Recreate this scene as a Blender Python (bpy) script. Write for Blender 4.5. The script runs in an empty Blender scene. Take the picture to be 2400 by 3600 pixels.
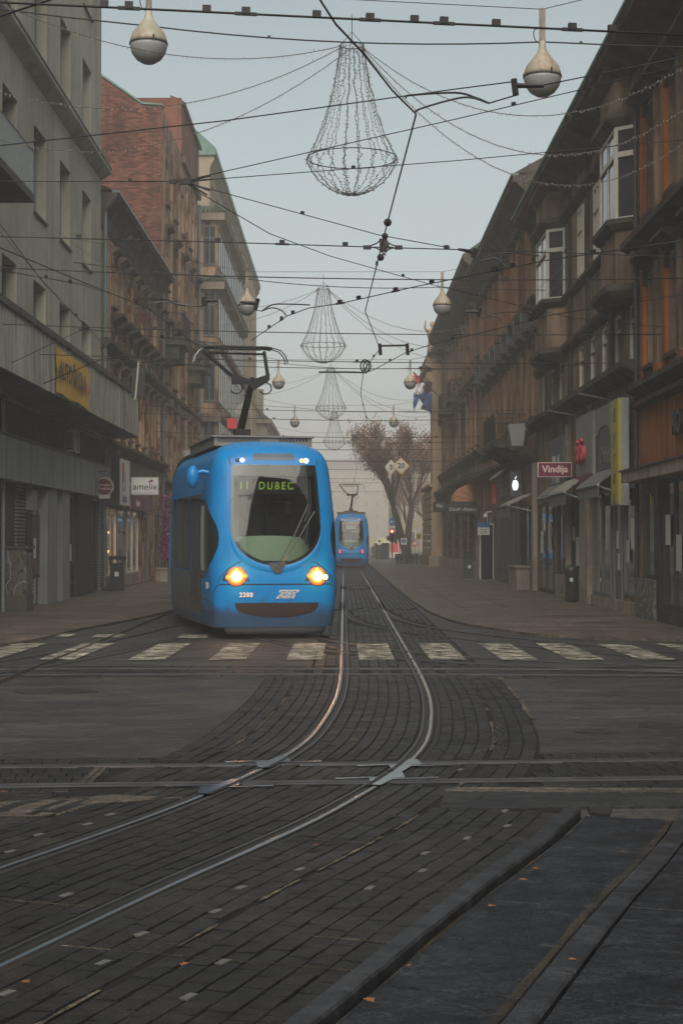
import bpy, bmesh, math, random
import numpy as np
from mathutils import Vector, Matrix, Euler

random.seed(11)
SC = bpy.context.scene
COL = SC.collection
PI = math.pi

# ------------------------------------------------------------------ camera, sky, sun, exposure
F, CAMH = 5800.0, 1.66                       # focal length in photo pixels, eye height
cam_d = bpy.data.cameras.new('camera')
cam = bpy.data.objects.new('camera', cam_d)
COL.objects.link(cam)
cam_d.sensor_fit = 'VERTICAL'
cam_d.sensor_height = 36.0
cam_d.lens = F / 3600.0 * 36.0
cam_d.clip_start = 0.1
cam_d.clip_end = 3000.0
cam.location = (0, 0, CAMH)
cam.rotation_euler = (PI / 2 + math.atan(105 / F), 0, math.atan(8 / F))
SC.camera = cam

SUN_EL, SUN_AZ = math.radians(44), math.radians(180)      # azimuth clockwise from +Y: veiled sun behind the viewer
world = bpy.data.worlds.new('World')
SC.world = world
world.use_nodes = True
wn, wl = world.node_tree.nodes, world.node_tree.links
wn.clear()
sky = wn.new('ShaderNodeTexSky')
sky.sky_type = 'NISHITA'
sky.sun_disc = False
sky.sun_elevation = SUN_EL
sky.sun_rotation = SUN_AZ
sky.air_density = 1.0
sky.dust_density = 3.0
sky.ozone_density = 1.0
hsv = wn.new('ShaderNodeHueSaturation')
hsv.inputs['Saturation'].default_value = 0.40
hsv.inputs['Hue'].default_value = 0.452
hsv.inputs['Value'].default_value = 0.84
bg = wn.new('ShaderNodeBackground')
bg.inputs['Strength'].default_value = 0.098
wo = wn.new('ShaderNodeOutputWorld')
wl.new(sky.outputs[0], hsv.inputs['Color'])
wl.new(hsv.outputs[0], bg.inputs['Color'])
wl.new(bg.outputs[0], wo.inputs['Surface'])

sun_d = bpy.data.lights.new('sun', 'SUN')
sun_d.energy = 1.7
sun_d.angle = math.radians(60)
sun_d.color = (1.0, 0.90, 0.77)
sun = bpy.data.objects.new('sun', sun_d)
COL.objects.link(sun)
sun_dir = Vector((math.sin(SUN_AZ) * math.cos(SUN_EL), math.cos(SUN_AZ) * math.cos(SUN_EL), math.sin(SUN_EL)))
sun.rotation_euler = sun_dir.to_track_quat('Z', 'Y').to_euler()
sun.location = sun_dir * 60

SC.view_settings.view_transform = 'Standard'
SC.view_settings.look = 'None'
SC.view_settings.exposure = 0.65
SC.view_settings.gamma = 1.0
SC.render.engine = 'CYCLES'
SC.cycles.use_denoising = True
SC.cycles.denoising_prefilter = 'ACCURATE'
SC.cycles.max_bounces = 6
SC.cycles.diffuse_bounces = 3
SC.cycles.glossy_bounces = 3
SC.cycles.transparent_max_bounces = 12
SC.cycles.volume_bounces = 2
SC.cycles.caustics_reflective = False
SC.cycles.caustics_refractive = False
SC.cycles.sample_clamp_indirect = 4.0
HAZE = 0.0020

# ------------------------------------------------------------------ measuring helpers (photo pixels -> metres)
CR = cam.rotation_euler.to_matrix()
def ray(u, v):
    return CR @ Vector(((u - 1200) / F, -(v - 1800) / F, -1.0))
def at(u, v, D):
    d = ray(u, v); return Vector((0, 0, CAMH)) + d * (D / d.y)
def atz(u, v, z):
    d = ray(u, v); return Vector((0, 0, CAMH)) + d * ((z - CAMH) / d.z)
def gnd(u, v, z=0.0):
    return atz(u, v, z)

# ------------------------------------------------------------------ mesh builder
ORG = {}
def org(o):
    return ORG.get(o.name, Vector((0, 0, 0))) if o is not None else Vector((0, 0, 0))

class MB:
    def __init__(s):
        s.v, s.f = [], []
    def add(s, vs, fs):
        n = len(s.v)
        s.v += [tuple(p) for p in vs]
        s.f += [tuple(i + n for i in f) for f in fs]
        return s
    def box(s, x0, x1, y0, y1, z0, z1):
        if x0 > x1: x0, x1 = x1, x0
        if y0 > y1: y0, y1 = y1, y0
        if z0 > z1: z0, z1 = z1, z0
        return s.add([(x0, y0, z0), (x1, y0, z0), (x1, y1, z0), (x0, y1, z0), (x0, y0, z1), (x1, y0, z1), (x1, y1, z1), (x0, y1, z1)],
                     [(0, 3, 2, 1), (4, 5, 6, 7), (0, 1, 5, 4), (1, 2, 6, 5), (2, 3, 7, 6), (3, 0, 4, 7)])
    def cbox(s, c, sx, sy, sz, rz=0, rx=0, ry=0):
        M = Euler((rx, ry, rz)).to_matrix()
        b = MB().box(-sx / 2, sx / 2, -sy / 2, sy / 2, -sz / 2, sz / 2)
        return s.add([M @ Vector(p) + Vector(c) for p in b.v], b.f)
    def poly(s, pts):
        return s.add(pts, [tuple(range(len(pts)))])
    def prism(s, pts, vec):                  # pts: closed loop of 3-D points, swept by vec
        n = len(pts); vec = Vector(vec)
        a = [Vector(p) for p in pts]
        fs = [tuple(range(n))[::-1], tuple(range(n, 2 * n))] + [(i, (i + 1) % n, n + (i + 1) % n, n + i) for i in range(n)]
        return s.add(a + [p + vec for p in a], fs)
    def grid(s, rows):                       # rows of equal length
        n = len(rows[0]); k = len(rows)
        return s.add([p for r in rows for p in r],
                     [(j * n + i, j * n + i + 1, (j + 1) * n + i + 1, (j + 1) * n + i) for j in range(k - 1) for i in range(n - 1)])
    def tube(s, pts, r, n=6, caps=True):
        pts = [Vector(p) for p in pts]
        k = len(pts)
        rs = r if isinstance(r, (list, tuple)) else [r] * k
        t0 = (pts[1] - pts[0]).normalized()
        a = Vector((0, 0, 1)) if abs(t0.z) < 0.9 else Vector((1, 0, 0))
        nx = t0.cross(a).normalized()
        rows = []
        for i in range(k):
            t = (pts[min(i + 1, k - 1)] - pts[max(i - 1, 0)])
            if t.length < 1e-9: t = t0.copy()
            t.normalize()
            nx = (nx - t * nx.dot(t))
            if nx.length < 1e-6: nx = t.orthogonal()
            nx.normalize()
            ny = t.cross(nx)
            rows.append([pts[i] + (nx * math.cos(2 * PI * j / n) + ny * math.sin(2 * PI * j / n)) * rs[i] for j in range(n)])
        vs = [p for r_ in rows for p in r_]
        fs = [(i * n + j, i * n + (j + 1) % n, (i + 1) * n + (j + 1) % n, (i + 1) * n + j) for i in range(k - 1) for j in range(n)]
        if caps:
            fs += [tuple(range(n))[::-1], tuple(range((k - 1) * n, k * n))]
        return s.add(vs, fs)
    def lathe(s, prof, n=16, c=(0, 0, 0)):   # prof: (radius, height)
        c = Vector(c)
        rows = [[c + Vector((r * math.cos(2 * PI * j / n), r * math.sin(2 * PI * j / n), z)) for j in range(n)] for r, z in prof]
        k = len(rows)
        fs = [(i * n + j, i * n + (j + 1) % n, (i + 1) * n + (j + 1) % n, (i + 1) * n + j) for i in range(k - 1) for j in range(n)]
        fs += [tuple(range(n))[::-1], tuple(range((k - 1) * n, k * n))]
        return s.add([p for r_ in rows for p in r_], fs)
    def ball(s, c, r, n=12, m=8, sx=1, sy=1, sz=1):
        prof = [(max(1e-4, math.sin(PI * i / m)), -math.cos(PI * i / m)) for i in range(m + 1)]
        b = MB().lathe(prof, n)
        return s.add([(c[0] + p[0] * r * sx, c[1] + p[1] * r * sy, c[2] + p[2] * r * sz) for p in b.v], b.f)
    def mesh(s, name, o=Vector((0, 0, 0)), smooth=False, mat=None):
        me = bpy.data.meshes.new(name)
        me.from_pydata([(p[0] - o[0], p[1] - o[1], p[2] - o[2]) for p in s.v], [], s.f)
        if smooth:
            me.polygons.foreach_set('use_smooth', [True] * len(me.polygons))
        if mat is not None: me.materials.append(mat)
        me.update()
        return me
    def build(s, name, mat, parent=None, smooth=False, local=False):
        if parent is None:
            a = np.array(s.v)
            o = Vector(((a[:, 0].min() + a[:, 0].max()) / 2, (a[:, 1].min() + a[:, 1].max()) / 2, a[:, 2].min()))
            ob = bpy.data.objects.new(name, s.mesh(name, o, smooth, mat))
            ob.location = o
            COL.objects.link(ob); ORG[ob.name] = o
        else:
            o = Vector((0, 0, 0)) if local else org(parent)
            ob = bpy.data.objects.new(name, s.mesh(name, o, smooth, mat))
            COL.objects.link(ob); ob.parent = parent; ORG[ob.name] = org(parent)
        return ob

def tag(o, label=None, cat=None, group=None, kind=None):
    if label: o['label'] = label
    if cat: o['category'] = cat
    if group: o['group'] = group
    if kind: o['kind'] = kind
    return o
def thing(name, loc, label, cat, group=None, rz=0):
    o = bpy.data.objects.new(name, None)
    o.empty_display_size = 0.3
    COL.objects.link(o)
    o.location = loc; o.rotation_euler = (0, 0, rz)
    ORG[o.name] = Vector(loc)
    return tag(o, label, cat, group)
def copy_tree(o, parent=None):
    c = o.copy(); COL.objects.link(c); c.parent = parent
    for ch in list(o.children): copy_tree(ch, c)
    return c
def smooth_by_angle(o, deg=35):
    me = o.data
    me.polygons.foreach_set('use_smooth', [True] * len(me.polygons))
    try: me.set_sharp_from_angle(angle=math.radians(deg))
    except Exception: pass
    return o

TXT = {}
def text(name, s, size, mat, parent, loc, rot, extrude=0.004, shear=0.0, offset=0.0, xs=1.0, space=1.0):
    cu = bpy.data.curves.new('text', 'FONT')
    cu.body = s; cu.size = size; cu.extrude = extrude; cu.shear = shear; cu.offset = offset
    cu.align_x = 'CENTER'; cu.align_y = 'CENTER'; cu.resolution_u = 3; cu.space_character = space
    t = bpy.data.objects.new('text', cu)
    COL.objects.link(t)
    bpy.context.view_layer.update()
    me = bpy.data.meshes.new_from_object(t)
    bpy.data.objects.remove(t); bpy.data.curves.remove(cu)
    me.name = name; me.materials.clear(); me.materials.append(mat)
    ob = bpy.data.objects.new(name, me)
    COL.objects.link(ob)
    ob.parent = parent
    ob.location = Vector(loc) - org(parent) if parent is not None else loc
    ob.rotation_euler = rot; ob.scale = (xs, 1, 1)
    ORG[ob.name] = org(parent)
    return ob
ROT_CAM, ROT_L, ROT_R = (PI / 2, 0, 0), (PI / 2, 0, PI / 2), (PI / 2, 0, -PI / 2)

# ------------------------------------------------------------------ materials
def newmat(name):
    m = bpy.data.materials.new(name); m.use_nodes = True
    nt = m.node_tree; nt.nodes.clear()
    out = nt.nodes.new('ShaderNodeOutputMaterial')
    b = nt.nodes.new('ShaderNodeBsdfPrincipled')
    nt.links.new(b.outputs[0], out.inputs['Surface'])
    return m, nt, b, out
def N(nt, t, **kw):
    n = nt.nodes.new(t)
    for k, v in kw.items():
        if k in n.inputs: n.inputs[k].default_value = v
        else: setattr(n, k, v)
    return n
def rgb(c): return (c[0], c[1], c[2], 1)
def ramp(nt, fac, stops):
    r = nt.nodes.new('ShaderNodeValToRGB')
    e = r.color_ramp.elements
    while len(e) < len(stops): e.new(0.5)
    for i, (p, c) in enumerate(stops):
        e[i].position = p; e[i].color = rgb(c) if len(c) == 3 else c
    nt.links.new(fac, r.inputs[0])
    return r
def coords(nt, obj=False, scale=(1, 1, 1)):
    if obj: src = N(nt, 'ShaderNodeTexCoord').outputs['Object']
    else: src = N(nt, 'ShaderNodeNewGeometry').outputs['Position']
    mp = N(nt, 'ShaderNodeMapping'); mp.inputs['Scale'].default_value = scale
    nt.links.new(src, mp.inputs['Vector'])
    return mp.outputs[0]
def noise(nt, vec, scale, detail=5, rough=0.6):
    n = N(nt, 'ShaderNodeTexNoise'); n.inputs['Scale'].default_value = scale
    n.inputs['Detail'].default_value = detail; n.inputs['Roughness'].default_value = rough
    nt.links.new(vec, n.inputs['Vector'])
    return n.outputs['Fac']
def mix(nt, fac, a, b, mode='MIX'):
    m = nt.nodes.new('ShaderNodeMix'); m.data_type = 'RGBA'; m.blend_type = mode
    for sock, val in ((m.inputs[0], fac), (m.inputs[6], a), (m.inputs[7], b)):
        if hasattr(val, 'is_linked'): nt.links.new(val, sock)
        elif isinstance(val, (int, float)): sock.default_value = val
        else: sock.default_value = rgb(val)
    return m.outputs[2]
def bump(nt, b, h, strength, dist=0.02):
    n = N(nt, 'ShaderNodeBump'); n.inputs['Strength'].default_value = strength; n.inputs['Distance'].default_value = dist
    nt.links.new(h, n.inputs['Height']); nt.links.new(n.outputs[0], b.inputs['Normal'])

def plain(name, c, rough=0.6, metal=0.0, spec=0.5, obj=False, var=0.15, scale=8, coat=0):
    m, nt, b, _ = newmat(name)
    vec = coords(nt, obj)
    f = noise(nt, vec, scale)
    r = ramp(nt, f, [(0.25, [x * (1 - var) for x in c]), (0.75, [min(1, x * (1 + var)) for x in c])])
    nt.links.new(r.outputs[0], b.inputs['Base Color'])
    b.inputs['Roughness'].default_value = rough; b.inputs['Metallic'].default_value = metal
    b.inputs['Specular IOR Level'].default_value = spec
    b.inputs['Coat Weight'].default_value = coat
    b.inputs['Coat Roughness'].default_value = 0.08
    return m
def glow(name, c, strength):
    m, nt, b, out = newmat(name)
    b.inputs['Base Color'].default_value = rgb(c)
    b.inputs['Emission Color'].default_value = rgb(c)
    b.inputs['Emission Strength'].default_value = strength
    return m
def plaster(name, c1, c2, scale=0.6, stain=0.5, stain_c=(0.05, 0.045, 0.04), streak=(2.2, 2.2, 0.14), rough=0.92, b_str=0.35, patch=None, patch_lo=0.56, spec=0.2, island=0.0):
    m, nt, b, _ = newmat(name)
    pos = coords(nt)
    base = ramp(nt, noise(nt, pos, scale, 8, 0.62), [(0.40, c1), (0.60, c2)]).outputs[0]
    grain = noise(nt, pos, 26, 4)
    base = mix(nt, 0.35, base, ramp(nt, grain, [(0.3, (0.35, 0.35, 0.35)), (0.7, (0.65, 0.65, 0.65))]).outputs[0], 'OVERLAY')
    h = grain
    if patch is not None:
        pm = ramp(nt, noise(nt, coords(nt, scale=(1, 1, 0.55)), 0.9, 10, 0.7), [(patch_lo, (0, 0, 0)), (patch_lo + 0.025, (1, 1, 1))]).outputs[0]
        pc = ramp(nt, noise(nt, coords(nt, scale=(1, 1, 3)), 5, 4), [(0.3, [x * 0.6 for x in patch]), (0.7, patch)]).outputs[0]
        base = mix(nt, pm, base, pc)
    if island:
        ri = N(nt, 'ShaderNodeNewGeometry').outputs['Random Per Island']
        base = mix(nt, island, base, ramp(nt, ri, [(0.0, (0.15, 0.15, 0.16)), (1.0, (0.8, 0.78, 0.75))]).outputs[0], 'OVERLAY')
    st = ramp(nt, noise(nt, coords(nt, scale=streak), 1.0, 8, 0.65), [(0.46, (0, 0, 0)), (0.64, (1, 1, 1))]).outputs[0]
    sf = N(nt, 'ShaderNodeMath', operation='MULTIPLY'); nt.links.new(st, sf.inputs[0]); sf.inputs[1].default_value = stain
    base = mix(nt, sf.outputs[0], base, stain_c)
    nt.links.new(base, b.inputs['Base Color'])
    b.inputs['Roughness'].default_value = rough; b.inputs['Specular IOR Level'].default_value = spec
    bump(nt, b, h, b_str, 0.012)
    return m
def ground_mat(name, c1, c2, scale=0.5, rough=(0.45, 0.75), grain_scale=90, b_str=0.5, island=0.0, spec=0.35, crack=False, spot=None):
    m, nt, b, _ = newmat(name)
    pos = coords(nt)
    big = noise(nt, pos, scale, 9, 0.65)
    base = ramp(nt, big, [(0.40, c1), (0.60, c2)]).outputs[0]
    g = noise(nt, pos, grain_scale, 3, 0.7)
    base = mix(nt, 0.9, base, ramp(nt, g, [(0.40, (0.15, 0.15, 0.15)), (0.60, (0.84, 0.84, 0.82))]).outputs[0], 'OVERLAY')
    g2 = noise(nt, coords(nt, scale=(1, 1.5, 1)), 9, 7, 0.75)
    base = mix(nt, 0.8, base, ramp(nt, g2, [(0.42, (0.22, 0.22, 0.23)), (0.60, (0.80, 0.79, 0.76))]).outputs[0], 'OVERLAY')
    if island:
        geo = N(nt, 'ShaderNodeNewGeometry')
        ri = geo.outputs['Random Per Island']
        base = mix(nt, island, base, ramp(nt, ri, [(0.0, (0.22, 0.22, 0.23)), (1.0, (0.72, 0.7, 0.66))]).outputs[0], 'OVERLAY')
    mid = noise(nt, coords(nt, scale=(0.55, 1.6, 1)), 1.7, 8, 0.7)
    base = mix(nt, 0.7, base, ramp(nt, mid, [(0.42, (0.26, 0.26, 0.27)), (0.60, (0.76, 0.74, 0.70))]).outputs[0], 'OVERLAY')
    if crack:
        vo = N(nt, 'ShaderNodeTexVoronoi', feature='DISTANCE_TO_EDGE'); vo.inputs['Scale'].default_value = 0.32
        wob = N(nt, 'ShaderNodeTexNoise'); wob.inputs['Scale'].default_value = 1.1; wob.inputs['Detail'].default_value = 6
        nt.links.new(pos, wob.inputs['Vector'])
        ad = N(nt, 'ShaderNodeVectorMath', operation='MULTIPLY_ADD'); nt.links.new(wob.outputs['Color'], ad.inputs[0]); ad.inputs[1].default_value = (1.6, 1.6, 0); nt.links.new(pos, ad.inputs[2])
        nt.links.new(ad.outputs[0], vo.inputs['Vector'])
        cm = ramp(nt, vo.outputs['Distance'], [(0.0, (0.25, 0.25, 0.25)), (0.006, (1, 1, 1))]).outputs[0]
        base = mix(nt, 0.8, base, cm, 'MULTIPLY')
    if spot is not None:
        sp = ramp(nt, noise(nt, pos, 14, 2), [(0.735, (0, 0, 0)), (0.76, (0.7, 0.7, 0.7))]).outputs[0]
        base = mix(nt, sp, base, spot)
    nt.links.new(base, b.inputs['Base Color'])
    rr = N(nt, 'ShaderNodeMapRange'); nt.links.new(mid, rr.inputs[0])
    rr.inputs[1].default_value = 0.3; rr.inputs[2].default_value = 0.7; rr.inputs[3].default_value = rough[0]; rr.inputs[4].default_value = rough[1]
    nt.links.new(rr.outputs[0], b.inputs['Roughness'])
    b.inputs['Specular IOR Level'].default_value = spec
    bump(nt, b, g, b_str, 0.006)
    return m
def glass_mat(name, tint=(0.55, 0.6, 0.58), refl=1.0, rough=0.02):
    m, nt, b, out = newmat(name)
    nt.nodes.remove(b)
    tr = N(nt, 'ShaderNodeBsdfTransparent'); tr.inputs[0].default_value = rgb(tint)
    gl = N(nt, 'ShaderNodeBsdfGlossy'); gl.inputs['Roughness'].default_value = rough
    fr = N(nt, 'ShaderNodeFresnel'); fr.inputs[0].default_value = 1.5
    mp = N(nt, 'ShaderNodeMath', operation='MULTIPLY_ADD'); nt.links.new(fr.outputs[0], mp.inputs[0]); mp.inputs[1].default_value = 1.6 * refl; mp.inputs[2].default_value = 0.02
    mp.use_clamp = True
    ms = N(nt, 'ShaderNodeMixShader'); nt.links.new(mp.outputs[0], ms.inputs[0]); nt.links.new(tr.outputs[0], ms.inputs[1]); nt.links.new(gl.outputs[0], ms.inputs[2])
    nt.links.new(ms.outputs[0], out.inputs['Surface'])
    return m
def pane_mat(name, c=(0.012, 0.015, 0.018), rough=0.06, spec=0.8, wob=0.08):
    m, nt, b, _ = newmat(name)
    b.inputs['Base Color'].default_value = rgb(c); b.inputs['Roughness'].default_value = rough
    b.inputs['Specular IOR Level'].default_value = spec
    bump(nt, b, noise(nt, coords(nt), 0.9, 2), wob, 0.05)
    return m

M = {}
M['asphalt'] = ground_mat('asphalt', (0.020, 0.0195, 0.0195), (0.043, 0.040, 0.037), 0.55, (0.42, 0.8), 55, 1.0, crack=True, spec=0.5)
M['asphalt_dark'] = ground_mat('asphalt_dark', (0.014, 0.015, 0.018), (0.024, 0.025, 0.028), 0.9, (0.5, 0.8), 80, 0.8)
M['sett'] = ground_mat('sett', (0.0072, 0.0072, 0.0076), (0.019, 0.018, 0.0168), 0.9, (0.38, 0.72), 75, 1.0, island=0.65, spec=0.32, spot=(0.05, 0.045, 0.037))
M['joint'] = ground_mat('joint', (0.003, 0.0028, 0.0026), (0.007, 0.006, 0.0055), 1.2, (0.8, 0.95), 60, 0.6)
M['mortar'] = ground_mat('mortar', (0.06, 0.049, 0.035), (0.115, 0.095, 0.068), 3.0, (0.8, 0.95), 80, 0.6)
M['sidewalk'] = ground_mat('sidewalk', (0.068, 0.055, 0.044), (0.125, 0.102, 0.081), 0.6, (0.45, 0.8), 60, 0.7, crack=True)
M['slab'] = ground_mat('slab', (0.0075, 0.0092, 0.0135), (0.0170, 0.0200, 0.0265), 2.2, (0.36, 0.65), 60, 0.8, island=0.45, spec=0.2, spot=(0.03, 0.028, 0.025))
M['kerb'] = ground_mat('kerb', (0.012, 0.014, 0.0185), (0.025, 0.028, 0.035), 1.8, (0.35, 0.6), 120, 0.3, island=0.3, spec=0.3)
M['dirt'] = ground_mat('dirt', (0.06, 0.045, 0.026), (0.12, 0.09, 0.052), 4.0, (0.85, 0.98), 50, 0.7)
M['paint'] = None
def paint():
    m, nt, b, out = newmat('road_paint')
    pos = coords(nt)
    w = ramp(nt, noise(nt, coords(nt, scale=(1, 2.2, 1)), 3.0, 12, 0.82), [(0.475, (0, 0, 0)), (0.55, (0.95, 0.95, 0.95))]).outputs[0]
    base = ramp(nt, noise(nt, pos, 1.2, 6), [(0.38, (0.30, 0.28, 0.21)), (0.62, (0.60, 0.565, 0.45))]).outputs[0]
    nt.links.new(base, b.inputs['Base Color']); b.inputs['Roughness'].default_value = 0.8
    tr = N(nt, 'ShaderNodeBsdfTransparent'); ms = N(nt, 'ShaderNodeMixShader')
    nt.links.new(w, ms.inputs[0]); nt.links.new(tr.outputs[0], ms.inputs[1]); nt.links.new(b.outputs[0], ms.inputs[2])
    nt.links.new(ms.outputs[0], out.inputs['Surface'])
    return m
M['paint'] = paint()
M['rail'] = plain('rail_steel', (0.19, 0.20, 0.215), 0.22, 1.0, var=0.3, scale=3)
M['rail_dull'] = plain('rail_steel_dull', (0.060, 0.060, 0.064), 0.50, 0.5, 0.3, var=0.35, scale=3)
M['groove'] = plain('rail_groove', (0.012, 0.012, 0.012), 0.7, 0.0)
M['iron'] = plain('cast_iron', (0.04, 0.04, 0.042), 0.6, 0.6)
M['wire'] = plain('wire_black', (0.012, 0.012, 0.014), 0.5, 0.3)
M['wire_grey'] = plain('wire_grey', (0.05, 0.05, 0.055), 0.5, 0.3)
M['galv'] = plain('galvanised', (0.32, 0.36, 0.36), 0.45, 0.5)
M['pane'] = pane_mat('window_pane')
M['pane_blue'] = pane_mat('window_pane_dim', (0.03, 0.035, 0.045))
M['shopglass'] = glass_mat('shop_glass', (0.45, 0.48, 0.48), 1.2)
M['white_frame'] = plain('white_frame', (0.55, 0.53, 0.46), 0.6, var=0.12)
M['grey_frame'] = plain('grey_frame', (0.14, 0.15, 0.155), 0.5)
M['dark_frame'] = plain('dark_frame', (0.03, 0.03, 0.033), 0.5)
M['green_frame'] = plain('green_frame', (0.10, 0.14, 0.12), 0.6)
M['black'] = plain('black_paint', (0.014, 0.014, 0.016), 0.45)
M['interior'] = plain('interior_dark', (0.02, 0.019, 0.018), 0.9)
# ------------------------------------------------------------------ ground, tracks, paving
def catmull(pts, n=10):
    P = [Vector(p) for p in pts]
    P = [P[0] * 2 - P[1]] + P + [P[-1] * 2 - P[-2]]
    out = []
    for i in range(1, len(P) - 2):
        for k in range(n):
            t = k / n
            a, b, c, d = P[i - 1], P[i], P[i + 1], P[i + 2]
            out.append(0.5 * ((2 * b) + (c - a) * t + (2 * a - 5 * b + 4 * c - d) * t * t + (3 * b - a - 3 * c + d) * t ** 3))
    out.append(P[-2])
    return out
class Path:
    def __init__(s, pts, n=12):
        s.p = catmull([(x, y, 0) for x, y in pts], n)
        s.c = [0.0]
        for a, b in zip(s.p, s.p[1:]): s.c.append(s.c[-1] + (b - a).length)
        s.L = s.c[-1]
        s.ca = np.array(s.c); s.xa = np.array([q.x for q in s.p]); s.ya = np.array([q.y for q in s.p])
        ty = np.gradient(s.ya); tx = np.gradient(s.xa); l = np.hypot(tx, ty); s.tx, s.ty = tx / l, ty / l
    def at(s, d, t, z=0.0):
        x = np.interp(d, s.ca, s.xa); y = np.interp(d, s.ca, s.ya)
        tx = np.interp(d, s.ca, s.tx); ty = np.interp(d, s.ca, s.ty)
        return Vector((x + ty * t, y - tx * t, z))
    def s_at_y(s, y): return float(np.interp(y, s.ya, s.ca))

g = MB().poly([(-48, -30, 0), (48, -30, 0), (48, 700, 0), (-48, 700, 0)]).build('road', M['asphalt'])
tag(g, kind='structure')

def sheet(name, pts, z, mat, kerb=None):
    mb = MB().prism([(x, y, -0.05) for x, y in pts], (0, 0, z + 0.05))
    return tag(mb.build(name, mat), kind='structure')
# pavements: the right one spreads out to the side street
sw_r = [(x, y) for x, y, _ in catmull([(14, 26.3, 0), (8, 26.9, 0), (5.6, 27.4, 0), (3.6, 28.8, 0), (2.93, 30.6, 0), (2.3, 33.5, 0), (2.1, 36.5, 0), (1.95, 41, 0), (1.85, 60, 0), (1.85, 150, 0)], 6)]
sidewalk_r = sheet('sidewalk', sw_r + [(14, 150)], 0.045, M['sidewalk'])
sw_l = [(x, y) for x, y, _ in catmull([(-16, 24.2, 0), (-9, 24.8, 0), (-5.6, 25.8, 0), (-4.9, 31, 0), (-4.3, 36, 0), (-4.05, 42, 0), (-4.0, 60, 0), (-4.0, 600, 0)], 6)]
sidewalk_l = sheet('sidewalk', sw_l + [(-16, 600)], 0.045, M['sidewalk'])
sq = sheet('pavement', [(1.85, 150), (1.85, 600), (45, 600), (45, 150)], 0.03, M['sidewalk'])
# slab joints on the pavements (darker filled strips)
jb = MB()
for y in list(range(30, 100, 3)):
    jb.box(2.2 if y > 34 else 3.4, 6.40, y, y + 0.025, 0.0455, 0.047)
for x in (2.9, 4.0, 5.1):
    jb.box(x, x + 0.02, 39, 110, 0.0475, 0.049)
jb.build('paving_joint', M['joint'], sidewalk_r)
jb = MB()
for y in list(range(29, 100, 3)):
    jb.box(-7.9, -5.0 if y < 33 else -4.4, y, y + 0.025, 0.0455, 0.047)
jb.build('paving_joint', M['joint'], sidewalk_l)
dk = MB().poly([(3.4, 25.9, 0.049), (6.6, 25.9, 0.049), (9, 26.9, 0.049), (5.8, 28.1, 0.049), (4.2, 27.8, 0.049)])

# track centre lines
TR = Path([(-3.6, 1.0), (-2.95, 3.2), (-2.36, 5.0), (-1.82, 6.6), (-1.32, 8.08), (-0.99, 8.97), (-0.60, 10.1), (-0.21, 11.5), (0.03, 12.6), (0.24, 14.2), (0.41, 17.2), (0.465, 20.5), (0.47, 24.7), (0.47, 30.0), (0.47, 39.0), (0.47, 60), (0.47, 110), (0.47, 580)])
TL = Path([(-2.45, 33.5), (-2.45, 40), (-2.45, 60), (-2.45, 110), (-2.45, 580)])
XLOW = Path([(-12, 10.65), (-6, 11.25), (-2.2, 11.67), (0, 11.84), (2.4, 12.05), (6, 12.4), (12, 13.0)])
XUP = Path([(-14, 20.6), (-6, 20.95), (0, 21.05), (4, 20.9), (14, 20.5)])

def rail(name, path, t, s0, s1, lip, parent=None, z=0.018, step=0.5, mat=None):
    # grooved rail: polished head, dark groove, guard lip
    n = max(2, int((s1 - s0) / step))
    ss = [s0 + (s1 - s0) * i / n for i in range(n + 1)]
    h, gr, lp = MB(), MB(), MB()
    def strip(mb, a, b, za, zb):
        mb.grid([[path.at(s, a, za), path.at(s, b, zb)] for s in ss])
    sg = lip
    crown = [(-.030, .004 - z), (-.0275, -.0075), (-.022, -.0032), (-.012, -.0008), (0, 0), (.012, -.0008), (.022, -.0032), (.0275, -.0075), (.034, .004 - z)]
    h.grid([[path.at(s, t + q, z + dz) for q, dz in crown] for s in ss])
    strip(gr, t + sg * 0.034, t + sg * 0.074, 0.006, 0.006)
    strip(lp, t + sg * 0.074, t + sg * 0.076, 0.004, z - 0.002); strip(lp, t + sg * 0.076, t + sg * 0.096, z - 0.002, z - 0.002); strip(lp, t + sg * 0.096, t + sg * 0.099, z - 0.002, 0.004)
    strip(gr, t - sg * 0.036, t - sg * 0.075, 0.0075, 0.0075)
    mat = mat or M['rail']
    o = h.build(name, mat, parent, True)
    if lip < 0: pass
    gr.build('groove', M['groove'], o); lp.build('guard_lip', M['rail_dull'], o)
    return o
def track(path, s0, s1, label, step=0.5, z=0.018, mat=None):
    mid = path.at((s0 + s1) / 2, 0)
    t = thing('tram_track', mid, label, 'tram track', 'tram tracks set in the street')
    rail('rail', path, -0.5, s0, s1, 1, t, z, step, mat); rail('rail', path, 0.5, s0, s1, -1, t, z, step, mat)
    return t
track(TR, 0, TR.L, 'long tram track sweeping from the foreground bend up the middle of the street', 0.35)
track(TL, 0, TL.L, 'straight tram track under the approaching blue tram', 1.5)
track(XLOW, 0, XLOW.L, 'tram track crossing the street straight across in the foreground', 0.8, 0.019, M['rail_dull'])
track(XUP, 0, XUP.L, 'tram track crossing the street just in front of the zebra stripes', 0.8, 0.019, M['rail_dull'])
BR = Path([(0.47, 45), (0.5, 39), (0.78, 34.3), (1.3, 31.4), (2.05, 29.3), (3.05, 27.0), (4.0, 25.2), (5.2, 23.6), (9, 20.9)])
track(BR, 0, BR.L, 'branch track curving away to the right-hand side street beside the brown pavement', 0.5, 0.0205, M['rail_dull'])
BC = Path([(-2.45, 34.5), (-2.0, 32.2), (-1.45, 30.0), (-0.75, 27.6), (0.05, 25.5), (0.85, 24.1), (1.75, 23.0), (3.0, 22.2), (4.4, 21.4), (9, 19.6)])
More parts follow.
